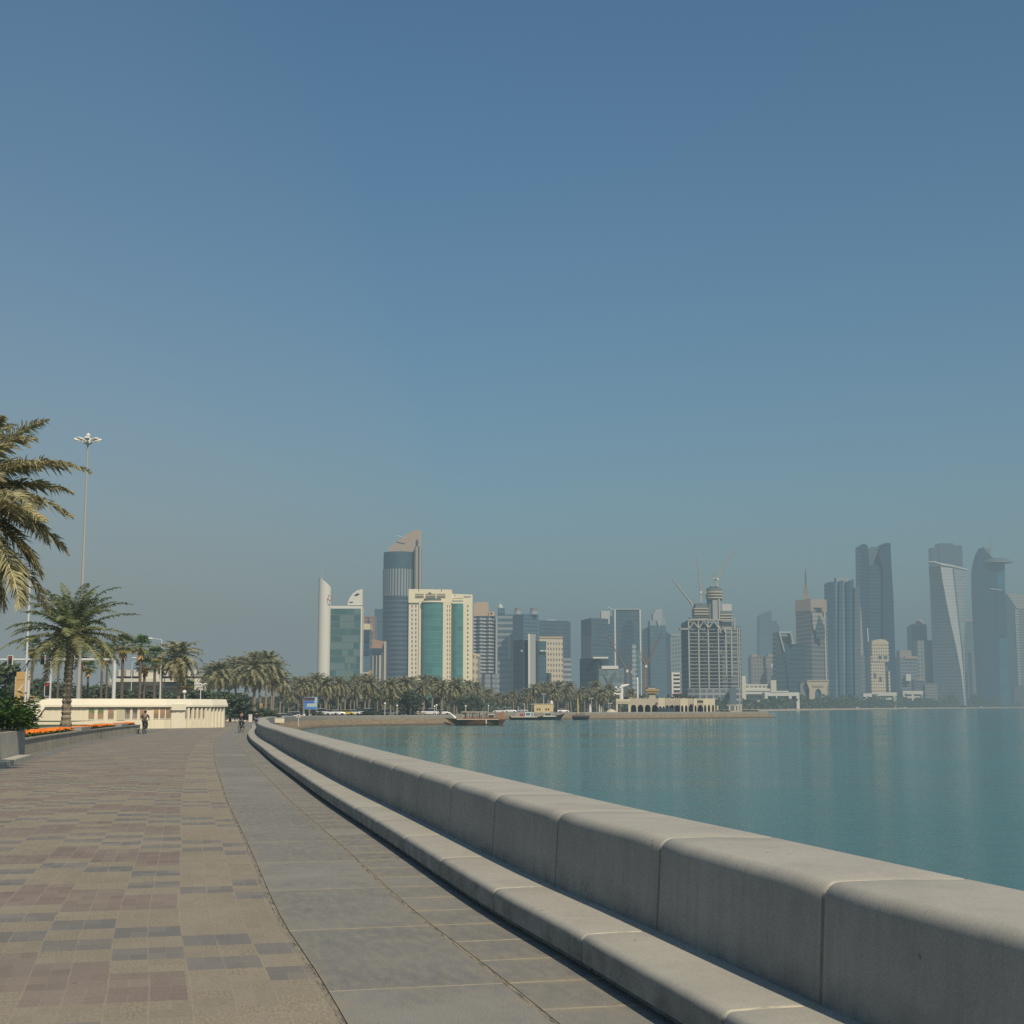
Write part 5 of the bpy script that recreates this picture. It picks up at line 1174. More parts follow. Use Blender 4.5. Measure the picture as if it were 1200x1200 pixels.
# dark-roofed kiosk with golden bands
Yk = 600; kg = thing('golden_kiosk', 'roof pavilion with golden bands and a dark hipped roof behind the arcade', 'pavilion', (XX(764, Yk), Yk, -1.4))
bpart(kg, 756, 771.5, 807.4, 809.8, Yk, 5, 'upper_band', plain((.42, .28, .08), .6)); bpart(kg, 757, 770.5, 809.9, 812.4, Yk + .3, 4.6, 'lower_band', plain((.36, .22, .08), .6)); bpart(kg, 759, 768, 806.2, 807.35, Yk - .1, 1, 'sign_panel', plain((.5, .45, .36), .6)); bpart(kg, 760, 767.5, 812.5, None, Yk + 1, 3, 'stem', ARC_D)
MB().loft([[(XX(757, Yk, 806), Yk, ZZ(807.3, Yk)), (XX(770.6, Yk, 806), Yk, ZZ(807.3, Yk)), (XX(770.6, Yk, 806), Yk + 5, ZZ(807.3, Yk)), (XX(757, Yk, 806), Yk + 5, ZZ(807.3, Yk))], [(XX(760, Yk, 806), Yk + 2, ZZ(804, Yk)), (XX(767, Yk, 806), Yk + 2, ZZ(804, Yk)), (XX(767, Yk, 806), Yk + 3, ZZ(804, Yk)), (XX(760, Yk, 806), Yk + 3, ZZ(804, Yk))]]).build('roof', plain((.06, .08, .09), .6), kg)
pv = thing('dark_van', 'dark van parked in front of the arcade arches', 'van', (XX(780, 541), 540, -1.4))
x = XX(780.8, 540, 833); MB().loft([[(x - 3.0, 539, -1.1), (x + 3.0, 539, -1.1), (x + 3.0, 541, -1.1), (x - 3.0, 541, -1.1)], [(x - 3.0, 539, .2), (x + 3.0, 539, -.1), (x + 3.0, 541, -.1), (x - 3.0, 541, .2)], [(x - 2.8, 539.1, 1.0), (x + 1.6, 539.1, .95), (x + 1.6, 540.9, .95), (x - 2.8, 540.9, 1.0)]], cap0=True).build('body', plain((.02, .035, .045), .4), pv)
for dx in (-2, 2):
    for y in (539.05, 540.95): MB().loft([[(x + dx + .38 * math.cos(a * .5236), y + d, -1.02 + .38 * math.sin(a * .5236)) for a in range(12)] for d in (-.12, .12)], cap0=True).build('wheel', BLACK, pv)
MB().box(x - 1.8, x + 1.2, 538.93, 538.99, .3, .8).build('window', plain((.05, .07, .08), .1), pv)
# ================================================================== the skyline
ZB = -1.4
def bx(pxl, pxr, Y, dep): 
    a, b = XX(pxl, Y), XX(pxr, Y); return [(a, Y), (b, Y), (b, Y + dep), (a, Y + dep)]
def cb(pxl, pxc, pxr, Y, dl, dr):
    l, c, r = Vector((XX(pxl, Y + dl), Y + dl)), Vector((XX(pxc, Y), Y)), Vector((XX(pxr, Y + dr), Y + dr)); k = l + r - c
    return [tuple(l), tuple(c), tuple(r), tuple(k)]
def cyl(pxl, pxr, Y, n=20, sy=1.0):
    a, b = XX(pxl, Y), XX(pxr, Y); r = (b - a) / 2; return [((a + b) / 2 + r * math.cos(2 * math.pi * k / n - math.pi / 2), Y + r * sy + r * sy * math.sin(2 * math.pi * k / n - math.pi / 2)) for k in range(n)]
def P_(root, foot, yt, yb, Yref, name, mat):
    """prism part from photo row yb (None: ground) up to photo row(s) yt, read at distance Yref"""
    z0 = ZB if yb is None else ZZ(yb, Yref); z1 = [ZZ(q, Yref) for q in yt] if isinstance(yt, (list, tuple)) else ZZ(yt, Yref)
    return MB().prism(foot, z0, z1, bottom=True).build(name, mat, root)
def T(name, label, px, Y, cat='tower'): return thing(name, label, cat, (XX(px, Y), Y, ZB))
def plate(root, pts, Y, th, name, mat):                # a flat upright shape given by photo points, th thick
    w = [(PX(px, py, Y).x, PX(px, py, Y).z) for px, py in pts]; return flat_shape(w, Y, th, name, mat, root)
SAND = plain((.46, .36, .24), .8, var=.06, scale=.05); OFFW = plain((.66, .64, .57), .7, var=.05, scale=.05); PINK = plain((.40, .28, .21), .8, var=.08, scale=.05); CONCG = plain((.34, .33, .31), .85, var=.12, scale=.1); STEEL = plain((.42, .44, .45), .4, .2, var=.05, scale=.1)
GL_D = (.022, .066, .118); GL_M = (.036, .108, .168); GL_L = (.08, .17, .235); GL_T = (.075, .225, .218); GREYW = (.26, .28, .30)

# 1 -- white fin tower with glass office block
Y = 820; t = T('fin_tower', 'slim white rounded fin with a red emblem and antenna beside a green glass block', 397, Y)
f = cyl(371.3, 386, Y, 24, .9); n_ = len(f); xl, xr = min(p[0] for p in f), max(p[0] for p in f)
ztop = [ZZ(676 + 12 * ((p[0] - xl) / (xr - xl)) ** 1.3, Y) for p in f]
MB().prism(f, ZB, ztop).build('fin', plain((.64, .62, .55), .6, var=.04, scale=.03), t, False)
MB().tube([(XX(374.6, Y), Y + 4, ZZ(680, Y)), (XX(374.6, Y), Y + 4, ZZ(652, Y))], [.28, .10], 6).build('antenna', STEEL, t)
P_(t, bx(385.2, 424, Y + 5, 9), 709.3, None, Y, 'frame', OFFW)
P_(t, bx(384.6, 422.2, Y + 4.2, .75), 712.6, None, Y, 'glass_front', facade((.10, .15, .15), (.066, .140, .146), 3.9, 1.6, .84, .93, .22, .1, lit=((.135, .20, .195), .52)))
plate(t, [(407.4, 709.2), (407.6, 706), (409.5, 701), (413.5, 695.5), (418.5, 691.8), (424.6, 690.2), (424.6, 709.2)], Y + 6, 5, 'crown', OFFW)
plate(t, [(415, 697.5), (419, 695), (421.5, 696.2), (418, 698)], Y + 5.7, .28, 'crown_opening', DARK); plate(t, [(409.3, 705.3), (413.6, 705.3), (413.6, 706), (409.3, 706)], Y + 5.7, .28, 'crown_slot', DARK)
e = MB()
for k in range(20):
    a0, a1 = k * .314, (k + 1) * .314
    if 14 < k < 17: continue
    p = [(386.6 + r * math.cos(a), 700.5 + 1.55 * r * math.sin(a)) for r, a in ((2.5, a0), (2.5, a1), (1.7, a1), (1.7, a0))]
    w = [(PX(q[0], q[1], Y - 1).x, Y - 1, PX(q[0], q[1], Y - 1).z) for q in p]; e.add(w, [(0, 1, 2, 3)])
e.build('emblem', plain((.34, .10, .10), .6), t)
# 2 -- small cream-capped blue tower
Y = 1050; t = T('blue_tower', 'narrow blue glass tower with a bright cream cap behind the fin tower', 428, Y)
P_(t, bx(422, 433, Y, 20), 738, None, Y, 'facade', facade((.12, .16, .2), GL_L, 4, 3, .75, .9, .2)); P_(t, bx(422, 432.8, Y - .4, .39), 752.5, 768, Y, 'glass_band', facade((.05, .08, .11), GL_D, 4, 3, .8, .95, .2)); P_(t, bx(422, 433.2, Y - .6, 20), 731, 737.9, Y, 'cap', plain((.66, .56, .36), .7)); P_(t, bx(424, 432.6, Y - .8, .78), 738.2, 752.3, Y, 'dark_band', facade((.03, .05, .08), (.03, .055, .085), 4, 3, .8, .9, .2))
# annex with portal
Y = 900; t = T('tan_annex', 'small tan building with a framed window at the foot of the blue tower', 429, Y, 'building')
P_(t, bx(423.5, 434.6, Y, 12), [795, 785, 785, 795], None, Y, 'wall', plain((.50, .34, .17), .8)); P_(t, bx(426, 431.2, Y - .5, .48), 790, 797, Y, 'window', plain((.10, .13, .16), .2)); P_(t, bx(425, 432, Y - .6, .6), 788, 789.4, Y, 'lintel', OFFW)
# brown block behind
Y = 1500; t = T('brown_block', 'hazy brown stepped block peeping out behind the cream-capped blue tower', 430, Y)
P_(t, bx(424, 430, Y, 30), 722, None, Y, 'facade', facade((.30, .19, .13), (.1, .1, .1), 4, 3, .4, .5)); P_(t, bx(432.5, 438.5, Y, 30), 721.5, None, Y, 'stair_core', facade((.32, .20, .14), (.1, .1, .1), 4, 3, .4, .5))
# 3 -- brown-crowned tower
Y = 1080; t = T('brown_crowned_tower', 'dark striped tower with slanted red-brown crown and pale corner pillar', 443, Y)
P_(t, bx(433.5, 452, Y, 8), [748, 752, 752, 748], None, Y, 'crown', plain((.38, .235, .16), .8, var=.1, scale=.1))
P_(t, bx(434, 447.3, Y - 3, 2.9), 760, None, Y, 'shaft', facade((.42, .37, .30), (.045, .065, .08), 40, 2.6, .995, .62, .3)); P_(t, bx(433.8, 447.1, Y - 3.4, .39), 759.8, 767.5, Y, 'glass_box', facade((.03, .05, .07), GL_D, 4, 3, .8, .95, .2))
P_(t, bx(447.35, 449.4, Y - 2, 1.9), 764, None, Y, 'reveal', plain((.13, .12, .12), .7)); P_(t, bx(450, 452.3, Y - 3.2, 3.1), 751.8, None, Y, 'corner_pillar', plain((.50, .44, .36), .8)); P_(t, bx(444.4, 446.8, Y - 3.9, .48), 768, None, Y, 'pier', plain((.52, .46, .38), .8))
# 4 -- blue slab
Y = 1650; t = T('blue_slab', 'plain blue glass slab tucked against the left of the tall sail-crowned tower', 443, Y)
P_(t, bx(438.5, 450, Y, 30), 713.5, None, Y, 'facade', facade((.07, .10, .14), GL_M, 4, 3, .7, .85)); P_(t, bx(446.5, 453, 1240, 10), 757, None, 1240, 'low_wing', facade((.12, .16, .2), (.07, .12, .16), 3.6, 3, .6, .8))
# 5 -- tall sail-crowned tower
Y = 1260; t = T('sail_tower', 'tallest left tower, dark blue glass with lattice band and pale sail crown', 470, Y)
def bow(pxl, pxr, Y, n=9, d=9, back=26):
    a, b = XX(pxl, Y), XX(pxr, Y); w = b - a; return [(a + w * k / n, Y + d * (2 * k / n - 1) ** 2) for k in range(n + 1)] + [(b, Y + back), (a, Y + back)]
P_(t, bow(447.2, 483.5, Y), 650, None, Y, 'core', plain((.05, .075, .10), .3))
P_(t, bow(447.4, 483.8, Y - .5, 9, 9, 25), 646, 666, Y, 'upper_glass', facade((.05, .085, .12), (.05, .10, .145), 4, 3, .8, .9, .15))
P_(t, bow(446.6, 484, Y - .9, 9, 9, 24), 666.2, 698, Y, 'lattice_band', facade((.30, .315, .32), (.08, .12, .15), 60, 2.7, .99, .5, .25))
P_(t, bow(447.0, 484.6, Y - .6, 9, 9, 24), 698.2, None, Y, 'lower_glass', facade((.085, .115, .145), (.036, .066, .100), 4.1, 3.0, .62, .96, .2))
P_(t, bx(479.6, 482.4, Y - 1.6, 10), 700, None, Y, 'edge_fin', plain((.36, .33, .28), .7)); P_(t, bx(484.8, 492.4, Y + 2, 14), 640, None, Y, 'side_pillar', facade((.36, .32, .27), (.16, .16, .16), 200, 3.0, .99, .4, .1)); P_(t, bx(490.6, 492.6, Y + .5, 1.4), 622, None, Y, 'edge_fin', plain((.40, .34, .28), .7))
plate(t, [(455, 648), (455, 641.5), (461, 637.5), (468, 632.5), (475, 627), (482.5, 622.6), (490.2, 620.4), (492.3, 621), (492.3, 650), (484, 650)], Y + 8, 7, 'sail', plain((.40, .31, .235), .7, var=.06, scale=.03))
MB().tube([PX(465, 627.5, Y + 4), PX(470, 629.2, Y + 4), PX(477, 630.5, Y + 4)], [.3, .35, .3], 6).build('window_crane', STEEL, t)
# 6 -- cream twin tower with green glass bays
Y = 850; t = T('cream_tower', 'bright cream twin-block tower with two rounded green glass bays', 515, Y)
CRM = plain((.78, .70, .50), .75, var=.04, scale=.04); CRS = plain((.72, .65, .51), .75, var=.05, scale=.04)
P_(t, bx(478.6, 528.4, Y, 14), 699, None, Y, 'left_block', CRS); P_(t, bx(478.2, 528.6, Y - .8, 15), [690.4, 691, 691, 690.4], 706.5, Y, 'left_crown', CRM)
P_(t, bx(528.7, 553.4, Y + 1.5, 12), [695.6, 696.6, 696.6, 695.6], None, Y, 'right_block', CRM)
for a, b in ((490.6, 494), (518.8, 528.3)): P_(t, bx(a, b, Y - .75, .74), 706.6, None, Y, 'pier', CRM)
GB = lambda s: facade((.10, .25, .235), GL_T, 3.55, 2.4, .88, .94, s, .06)
P_(t, cyl(494.2, 518.7, Y - 4.6, 24, .42), 706.5, None, Y, 'glass_bay', GB(.22)); P_(t, cyl(530.2, 542.6, Y - 1.4, 20, .5), 707.3, None, Y, 'glass_bay', GB(.26))
P_(t, cyl(493.4, 519.4, Y - 5.2, 24, .45), 704.6, 706.4, Y, 'bay_cap', CRM); P_(t, cyl(496, 516.5, Y - 4.2, 24, .40), 701.8, 704.5, Y, 'bay_drum', plain((.10, .13, .12), .5)); P_(t, bx(529.6, 542.8, Y + .4, 1), 705.4, 707.2, Y, 'bay_cap', CRM)
for a, b, y0, y1 in ((486, 496, 697.8, 701), (498.2, 510, 697.8, 701), (511.5, 521.5, 697.8, 701)): P_(t, bx(a, b, Y - .95, .13), y0, y1, Y, 'crown_opening', plain((.22, .18, .13), .7))
for a, b, y0, y1 in ((486, 496, 696.0, 696.6), (498.2, 510, 696.0, 696.6), (511.5, 521.5, 696.0, 696.6), (530.2, 542.4, 701.1, 701.7)): P_(t, bx(a, b, Y - 1.0, .16), y0, y1, Y, 'ledge', plain((.16, .13, .10), .7))
P_(t, bx(530, 542.4, Y + 1.2, .28), 703.4, 705.4, Y, 'crown_opening', plain((.3, .29, .26), .7))
for px, py in ((490.2, 690.8), (517, 691.2), (532.6, 696.8)): P_(t, bx(px - .4, px + .4, Y - .9, .09), py, py + 2, Y, 'crown_notch', DARK)
plate(t, [(501.4, 696), (502.2, 694.6), (503.3, 693.6), (504.6, 694.4), (505.6, 695.4), (506, 696)], Y - 1.0, .15, 'emblem', plain((.12, .12, .13), .6)); plate(t, [(543.6, 698.2), (552, 698.4), (552, 699.4), (546, 699.7), (543.6, 699.2)], Y + 1.2, .25, 'sign_letters', plain((.40, .42, .46), .6))
MB().lathe([(.3, 0), (.3, 1.2), (1.2, 1.5), (1.3, 1.8), (.2, 2.0)], (XX(504.5, Y), Y + 4, ZZ(690.5, Y)), 8).build('roof_dish', STEEL, t)
wm = plain((.13, .12, .115), .35)
w0 = None
for col, py_ in [(482.9, 0), (487.3, 0), (524.2, 0), (527.1, 0), (548.2, 0)]:
    for k in range(18 if col < 540 else 19):
        py = 710.3 + k * 5.18; yy = Y - (.06 if col < 500 else .81) if col < 540 else Y + 1.44; h = 1.55 if col < 540 else 1.15; w = .62 if col < 520 else .42
        if col > 540: w = .75
        if w0 is None:
            mbw = MB().box(-1, 1, 0, .05, -1, 1); w0 = mbw.build('window', wm); w0.parent = t
            wk = w0
        else: wk = w0.copy(); COL.objects.link(wk)
        q = PX(col, py, yy); wk.location = q - ORG[t.name]; wk.scale = (w * yy / F, 1, h * yy / F)
# annex behind right
Y = 905; t = T('cream_annex', 'narrow cream annex with a grey side at the right foot of the cream tower', 558, Y, 'building')
P_(t, bx(554.2, 562.6, Y, 12), [765, 766.5, 766.5, 765], None, Y, 'wall', facade((.60, .51, .36), (.26, .21, .16), 4.6, 2.1, .45, .45)); P_(t, bx(560.4, 562.2, Y - .3, .29), 769.5, None, Y, 'side_glazing', plain((.22, .24, .25), .4))
# 7 -- banded white-blue tower
Y = 1180; t = T('banded_tower', 'white and blue banded tower with wavy balconies and a sand-coloured top', 568, Y)
def wavy(pxl, pxr, Y, n=16, amp=2.6, back=24):
    a, b = XX(pxl, Y), XX(pxr, Y); return [(a + (b - a) * k / n, Y + amp * math.sin(k * .95) + 4 * (k / n - .3) ** 2 * 4) for k in range(n + 1)] + [(b, Y + back), (a, Y + back)]
P_(t, wavy(555, 580.6, Y), 722, None, Y, 'glazing', facade((.13, .17, .20), (.09, .135, .175), 4.2, 3, .9, .95, .15))
nb = 16
for k in range(nb):
    yy = 724.6 + k * (66 / nb); P_(t, wavy(554.6, 581, Y - 1.1), yy, yy + 1.75, Y, 'balcony_band', plain((.46, .455, .44), .7))
P_(t, bx(555, 572.4, Y + 3, 20), 706.2, 721.6, Y, 'top_block', plain((.50, .36, .25), .8)); P_(t, bx(572.5, 579.6, Y + 2, 18), 716.5, 721.6, Y, 'top_step', plain((.52, .39, .27), .8)); P_(t, bx(559, 570.5, Y + 6, 10), 705, 706.1, Y, 'top_ledge', plain((.50, .36, .25), .8)); P_(t, bx(574.5, 577, Y + 1.7, .28), 717.8, 719.4, Y, 'top_window', DARK)
P_(t, wavy(562, 584.5, Y - 6), 790, None, Y, 'podium', facade((.30, .32, .34), (.14, .18, .21), 4, 4, .4, .7)); P_(t, bx(580.8, 582.8, Y + 4, 18), 722.5, 790, Y, 'side_wing', plain((.36, .37, .37), .7))
# 8 -- hazy pair with roof turrets
Y = 1650; t = T('turret_tower', 'hazy grey horizontally banded tower with a small domed turret', 594, Y)
P_(t, bx(583.2, 609, Y, 30), 720, None, Y, 'facade', facade((.28, .30, .32), (.07, .11, .15), 6.5, 3, .55, 1.0, .2)); P_(t, bx(583.4, 591.5, Y - .5, 10), 712.5, 719.9, Y, 'turret', facade((.13, .17, .2), GL_M, 4, 3, .7, .8)); MB().lathe([(3.2, 0), (3.0, 2), (1.2, 4), (.3, 5), (.1, 9)], (XX(586.4, Y), Y + 5, ZZ(712.4, Y)), 10).build('dome', GREYM, t)
P_(t, bx(595.4, 598.6, Y - 3, 2.9), 745, 772, Y, 'white_strip', plain((.5, .5, .48), .7))
t = T('diagonal_tower', 'hazy blue tower with one pale and one dark face and two roof drums', 616, 1600); Y = 1600
P_(t, cb(600.8, 613.4, 631, Y, 26, 18), 719.5, None, Y, 'facade', facade((.14, .17, .2), GL_M, 4, 3, .75, .9, .15)); 
for a, b in ((602.5, 611), (620.8, 630.4)):
    P_(t, cyl(a, b, Y + 8), 715.2, 719.4, Y, 'roof_drum', STEEL); P_(t, cyl(a + .8, b - .8, Y + 9), 711.6, 715.1, Y, 'roof_drum', plain((.25, .2, .18), .7))
# 9 -- dark glass cylinders with white slab between
Y = 1020; t = T('cylinder_tower', 'dark blue glass tower of two cylinders joined by a pale slab', 617, Y)
P_(t, cb(601.3, 612.5, 620.8, Y, 14, 8), 749.6, None, Y, 'left_drum', facade((.06, .09, .12), (.034, .065, .10), 4, 2.2, .85, .75, .3)); P_(t, cyl(627.6, 640.3, Y, 24, .9), 751.2, None, Y, 'right_drum', facade((.08, .13, .16), (.06, .12, .155), 4, 3, .88, .95, .12)); P_(t, bx(619, 627.7, Y - 2, 12), 743.2, None, Y, 'slab', plain((.36, .36, .345), .7, var=.05, scale=.03)); P_(t, bx(618.9, 621, Y - 2.4, .39), 743, None, Y, 'slab_edge', OFFW)
for px in (611.5, 636.2, 639.2, 634): P_(t, bx(px - .9, px + .9, Y - 1.8, 1.4), 761.8, 763.6, Y, 'bright_panel', OFFW)
# 10 -- beige grid tower
Y = 1080; t = T('beige_grid_tower', 'sunlit beige block with a regular grid of small square windows', 646, Y)
P_(t, bx(632, 659.6, Y, 22), [746.8, 747.4, 747.4, 746.8], None, Y, 'facade', facade((.62, .54, .40), (.20, .16, .12), 4.0, 2.05, .46, .45, .2, .4)); P_(t, bx(631.8, 659.8, Y - .3, 22.8), 745.9, 748.2, Y, 'cornice', SAND)
P_(t, cb(639.8, 643.5, 646, Y - 14, 6, 5), 789, None, Y, 'dark_annex', facade((.13, .12, .11), (.05, .06, .07), 4, 3, .5, .6))
# 11 -- blue slab behind
Y = 1500; t = T('wide_blue_slab', 'wide dull blue slab tower behind the beige grid block', 650, Y)
P_(t, cb(631.4, 664.5, 668.9, Y, 4, 18), [726.8, 727.6, 727.8, 727], None, Y, 'facade', facade((.09, .125, .16), (.06, .105, .145), 4, 3, .75, .92, .14)); P_(t, bx(641, 652, Y + 5, 12), 725.2, 727, Y, 'roof_box', STEEL)
Y = 1200; t = T('striped_block', 'lower block with thin grey stripes right of the beige grid block', 664, Y)
P_(t, bx(659.8, 669.3, Y, 20), 772, None, Y, 'facade', facade((.36, .36, .35), (.13, .17, .2), 4.2, 3, .5, 1, .15)); P_(t, bx(659.8, 669.3, Y - .3, 2), 771.2, 772, Y, 'roof_edge', STEEL)
# 13 -- dark pair
Y = 1420; t = T('two_faced_tower', 'blue glass tower with a dark left face, flat top and paler inset', 697, Y)
P_(t, cb(681, 693.2, 713, Y, 20, 16), [725.6, 724, 724, 725], None, Y, 'facade', facade((.08, .12, .155), (.055, .10, .135), 4, 3, .8, .95, .14)); P_(t, cb(682.6, 693.0, 693.2, Y - 2.5, 18, .5), 745, 771, Y, 'inset', facade((.26, .27, .27), (.16, .18, .19), 4, 3, .5, .7))
Y = 1060; t = T('dark_block', 'dark low glass block with a cream roof edge', 696, Y)
P_(t, cb(679.3, 700, 713.4, Y, 12, 12), 771.4, None, Y, 'facade', facade((.045, .065, .085), (.026, .050, .075), 4, 3, .75, .92, .25)); P_(t, bx(695, 712.8, Y - 1.5, 3), 769.8, 771.8, Y, 'roof_edge', OFFW)
Y = 960; t = T('mirror_block', 'pale mirror-glass block with a cream top panel behind the white sculpture', 716, Y)
P_(t, bx(701.6, 731, Y, 20), [784, 783.4, 783.4, 784], None, Y, 'facade', facade((.20, .25, .27), (.16, .22, .24), 4.5, 3.2, .86, .92, .35)); P_(t, bx(705, 724.4, Y - .6, 5), 780.2, 784, Y, 'top_panel', OFFW)
plate(t, [(707, 790), (713, 798), (720, 786), (723, 790), (717, 801), (724, 810), (726, 815), (709, 815), (711, 801)], Y - .4, .35, 'dark_panel', facade((.10, .12, .13), (.13, .15, .16), 4.5, 3, .8, .9, .3))
# 14 -- white-edged slab pair
Y = 1480; t = T('white_edged_tower', 'tall flat blue tower framed by two thin white edges', 736, Y)
P_(t, bx(721.4, 750.8, Y, 26), [713.6, 714.4, 714.4, 713.6], None, Y, 'facade', facade((.08, .125, .155), (.060, .112, .145), 4, 3, .8, .95, .12))
P_(t, bx(720.2, 721.9, Y - 1, 27), 714, None, Y, 'white_edge', OFFW); P_(t, bx(749.8, 751.4, Y - 1, 27), 714.2, None, Y, 'white_edge', OFFW); P_(t, bx(721.9, 749.7, Y - .8, 2), 713.2, 714.6, Y, 'top_edge', STEEL)
plate(t, [(725, 815), (725.5, 760), (729, 745), (730.5, 735), (735, 727), (739, 726), (742.5, 731), (743, 760), (745, 815)], Y - .5, .4, 'dark_panel', facade((.05, .08, .105), (.040, .078, .108), 4, 3, .8, .9, .1))
P_(t, bx(740.6, 745.6, 1300, 9), 755, None, 1300, 'ladder_wing', facade((.34, .37, .38), (.12, .19, .23), 4, 2.4, .5, .6)); P_(t, bx(745.7, 750.6, 1305, 12), 763, None, 1305, 'low_wing', facade((.12, .2, .22), (.09, .16, .19), 4, 3, .7, .8))
Y = 1560; t = T('cream_topped_tower', 'slim tower with a cream top beside the white-edged slab', 710, Y)
P_(t, bx(704.8, 715, Y, 20), 716, 731.5, Y, 'cap', plain((.50, .49, .46), .7)); P_(t, bx(704.8, 720.2, Y + .5, 19), 731.6, None, Y, 'facade', facade((.09, .13, .17), GL_M, 4, 3, .75, .9)); P_(t, bx(715.1, 720, Y + 1, 16), 722, 731.5, Y, 'side_cap', facade((.1, .14, .17), GL_M, 4, 3, .75, .9)); MB().tube([PX(711.5, 711, Y), PX(719, 715.5, Y)], .7, 5).build('window_crane', STEEL, t)
# 15 -- pyramid-shouldered tower
Y = 1620; t = T('crowned_tower', 'light blue glass tower with a stepped grey crown narrowing to a small box', 771, Y)
P_(t, bx(761.8, 781, Y, 28), 733, None, Y, 'facade', facade((.10, .16, .20), (.080, .145, .190), 4, 3, .85, .95, .1)); P_(t, bx(762, 780.4, Y + 1, 26), [727, 724, 724, 727], 733, Y, 'shoulder', plain((.26, .30, .33), .6))
P_(t, bx(765.6, 777, Y + 4, 16), [718, 716, 716, 718], 727, Y, 'crown', plain((.34, .36, .37), .6)); P_(t, bx(768.2, 776, Y + 5, 10), [714.4, 713.2, 713.2, 714.4], 718, Y, 'crown_box', STEEL); plate(t, [(769.5, 726.5), (772.5, 735.5), (775.5, 726.5)], Y - .5, .45, 'gable', plain((.36, .38, .39), .6))
P_(t, bx(754, 761.7, Y + 4, 20), [737, 733.4, 733.4, 737], None, Y, 'left_wing', facade((.055, .085, .115), (.045, .085, .12), 4, 3, .75, .9, .12)); P_(t, bx(781.1, 785.6, Y + 4, 20), [739.6, 744, 744, 739.6], None, Y, 'right_wing', facade((.055, .09, .12), (.045, .085, .12), 4, 3, .75, .9, .12))
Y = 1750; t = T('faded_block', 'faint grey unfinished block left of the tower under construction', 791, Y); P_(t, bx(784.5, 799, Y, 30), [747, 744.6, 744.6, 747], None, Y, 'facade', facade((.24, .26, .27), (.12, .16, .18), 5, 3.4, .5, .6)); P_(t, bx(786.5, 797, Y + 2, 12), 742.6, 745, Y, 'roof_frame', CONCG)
# 17 -- tower under construction, with columns, floor slabs and three cores
Y = 1120; t = T('unfinished_tower', 'broad concrete tower under construction with pale columns and three core shafts', 833, Y)
CP = plain((.40, .38, .34), .8, var=.2, scale=.4); CY = plain((.44, .39, .29), .8, var=.1, scale=.2); NET = plain((.13, .17, .18), .9, var=.25, scale=.3)
P_(t, cb(798.5, 806, 868.4, Y + 2, 8, 26), [731, 726.5, 732, 736], None, Y, 'dark_interior', facade((.19, .20, .20), (.045, .065, .08), 4.0, 2.6, .62, 1.0, .4, .7, wrough=.9))
for px in (807.5, 819, 830.3, 842.2, 850.8, 857.4): P_(t, bx(px - .75, px + .75, Y - .5, 2.0), 727.5 if px < 845 else 737, 806 if px < 845 else 792, Y, 'column', CP)
for px in (864.6, 866.8): P_(t, bx(px - .55, px + .55, Y + 10, 2), 735, None, Y, 'column', CP)
for k in range(17): P_(t, bx(806.5, 864, Y + .2, 1.6), 737 + k * 4.15, 737.75 + k * 4.15, Y, 'floor_slab', CONCG)
P_(t, cb(799, 806, 808, Y + 1, 8, 2), 729, 738, Y, 'scaffold', NET); P_(t, bx(797.4, 809, Y - 1, 8), 736, 738, Y, 'scaffold_deck', CONCG)
for a, b, y0 in ((808, 818.5, 728), (819.6, 829.6, 727), (831, 841.6, 727), (843.4, 850, 733)):
    MB().tube([PX(a, y0 + 8.5, Y - 1), PX((a + b) / 2, y0 + 1, Y - 1), PX(b, y0 + 8.5, Y - 1)], .7, 5).build('brace', CP, t)
P_(t, bx(806, 862, Y - .9, 2.4), 725.6, 727.2, Y, 'top_slab', CP)
P_(t, bx(808.5, 818, Y + 3, 10), 723.5, 726, Y, 'core_base', NET)
P_(t, bx(816.5, 830, Y + 4, 14), 722.5, 727, Y, 'core_shaft', CONCG); P_(t, bx(815, 830.8, Y + 3, 16), 712, 722.4, Y, 'core_shaft', plain((.24, .20, .17), .8))
for y0 in (712.2, 715.4, 718.6): P_(t, bx(814.4, 831.2, Y + 2, 18), y0, y0 + 1.5, Y, 'formwork_band', CY)
P_(t, bx(816, 830, Y + 3, 15), 706.8, 712, Y, 'netting', NET)
P_(t, cyl(830, 848.2, Y + 4, 20, .7), 700.5, 727, Y, 'core_shaft', plain((.25, .275, .285), .7, var=.12, scale=.15)); P_(t, bx(843, 844.8, Y + 2.5, 2), 700, 738, Y, 'column', CP); P_(t, bx(836, 842, Y + 2.6, 1.6), 702, 727, Y, 'core_panel', plain((.32, .33, .32), .7))
P_(t, cyl(829.6, 849, Y + 2.6, 24, .75), 692, 701, Y, 'core_ring', plain((.23, .19, .15), .8))
for y0 in (692.6, 695.8, 699.2): P_(t, cyl(828.8, 849.6, Y + 1.4, 24, .8), y0, y0 + 1.6, Y, 'formwork_band', CY)
P_(t, cyl(830, 848, Y + 3.5, 20, .75), 688.6, 692, Y, 'netting', NET); P_(t, cyl(833, 845, Y + 4.6, 16, .8), 686.6, 688.6, Y, 'netting', NET)
P_(t, bx(846, 858.4, Y + 12, 10), 706.4, 716, Y, 'white_core', plain((.50, .49, .47), .7)); P_(t, bx(845.4, 859, Y + 3, 15), 719, 722.4, Y, 'core_ring', NET)
for y0 in (719.2, 722.4): P_(t, bx(844.8, 859.4, Y + 2, 17), y0, y0 + 1.5, Y, 'formwork_band', CY)
P_(t, bx(846, 858.5, Y + 4, 13), 715.4, 719, Y, 'netting', NET); P_(t, bx(846.5, 858, Y + 3, 14), 724, 738, Y, 'core_shaft', CONCG); P_(t, bx(861, 862.4, Y + 5, 2), 724, 738, Y, 'column', CP)
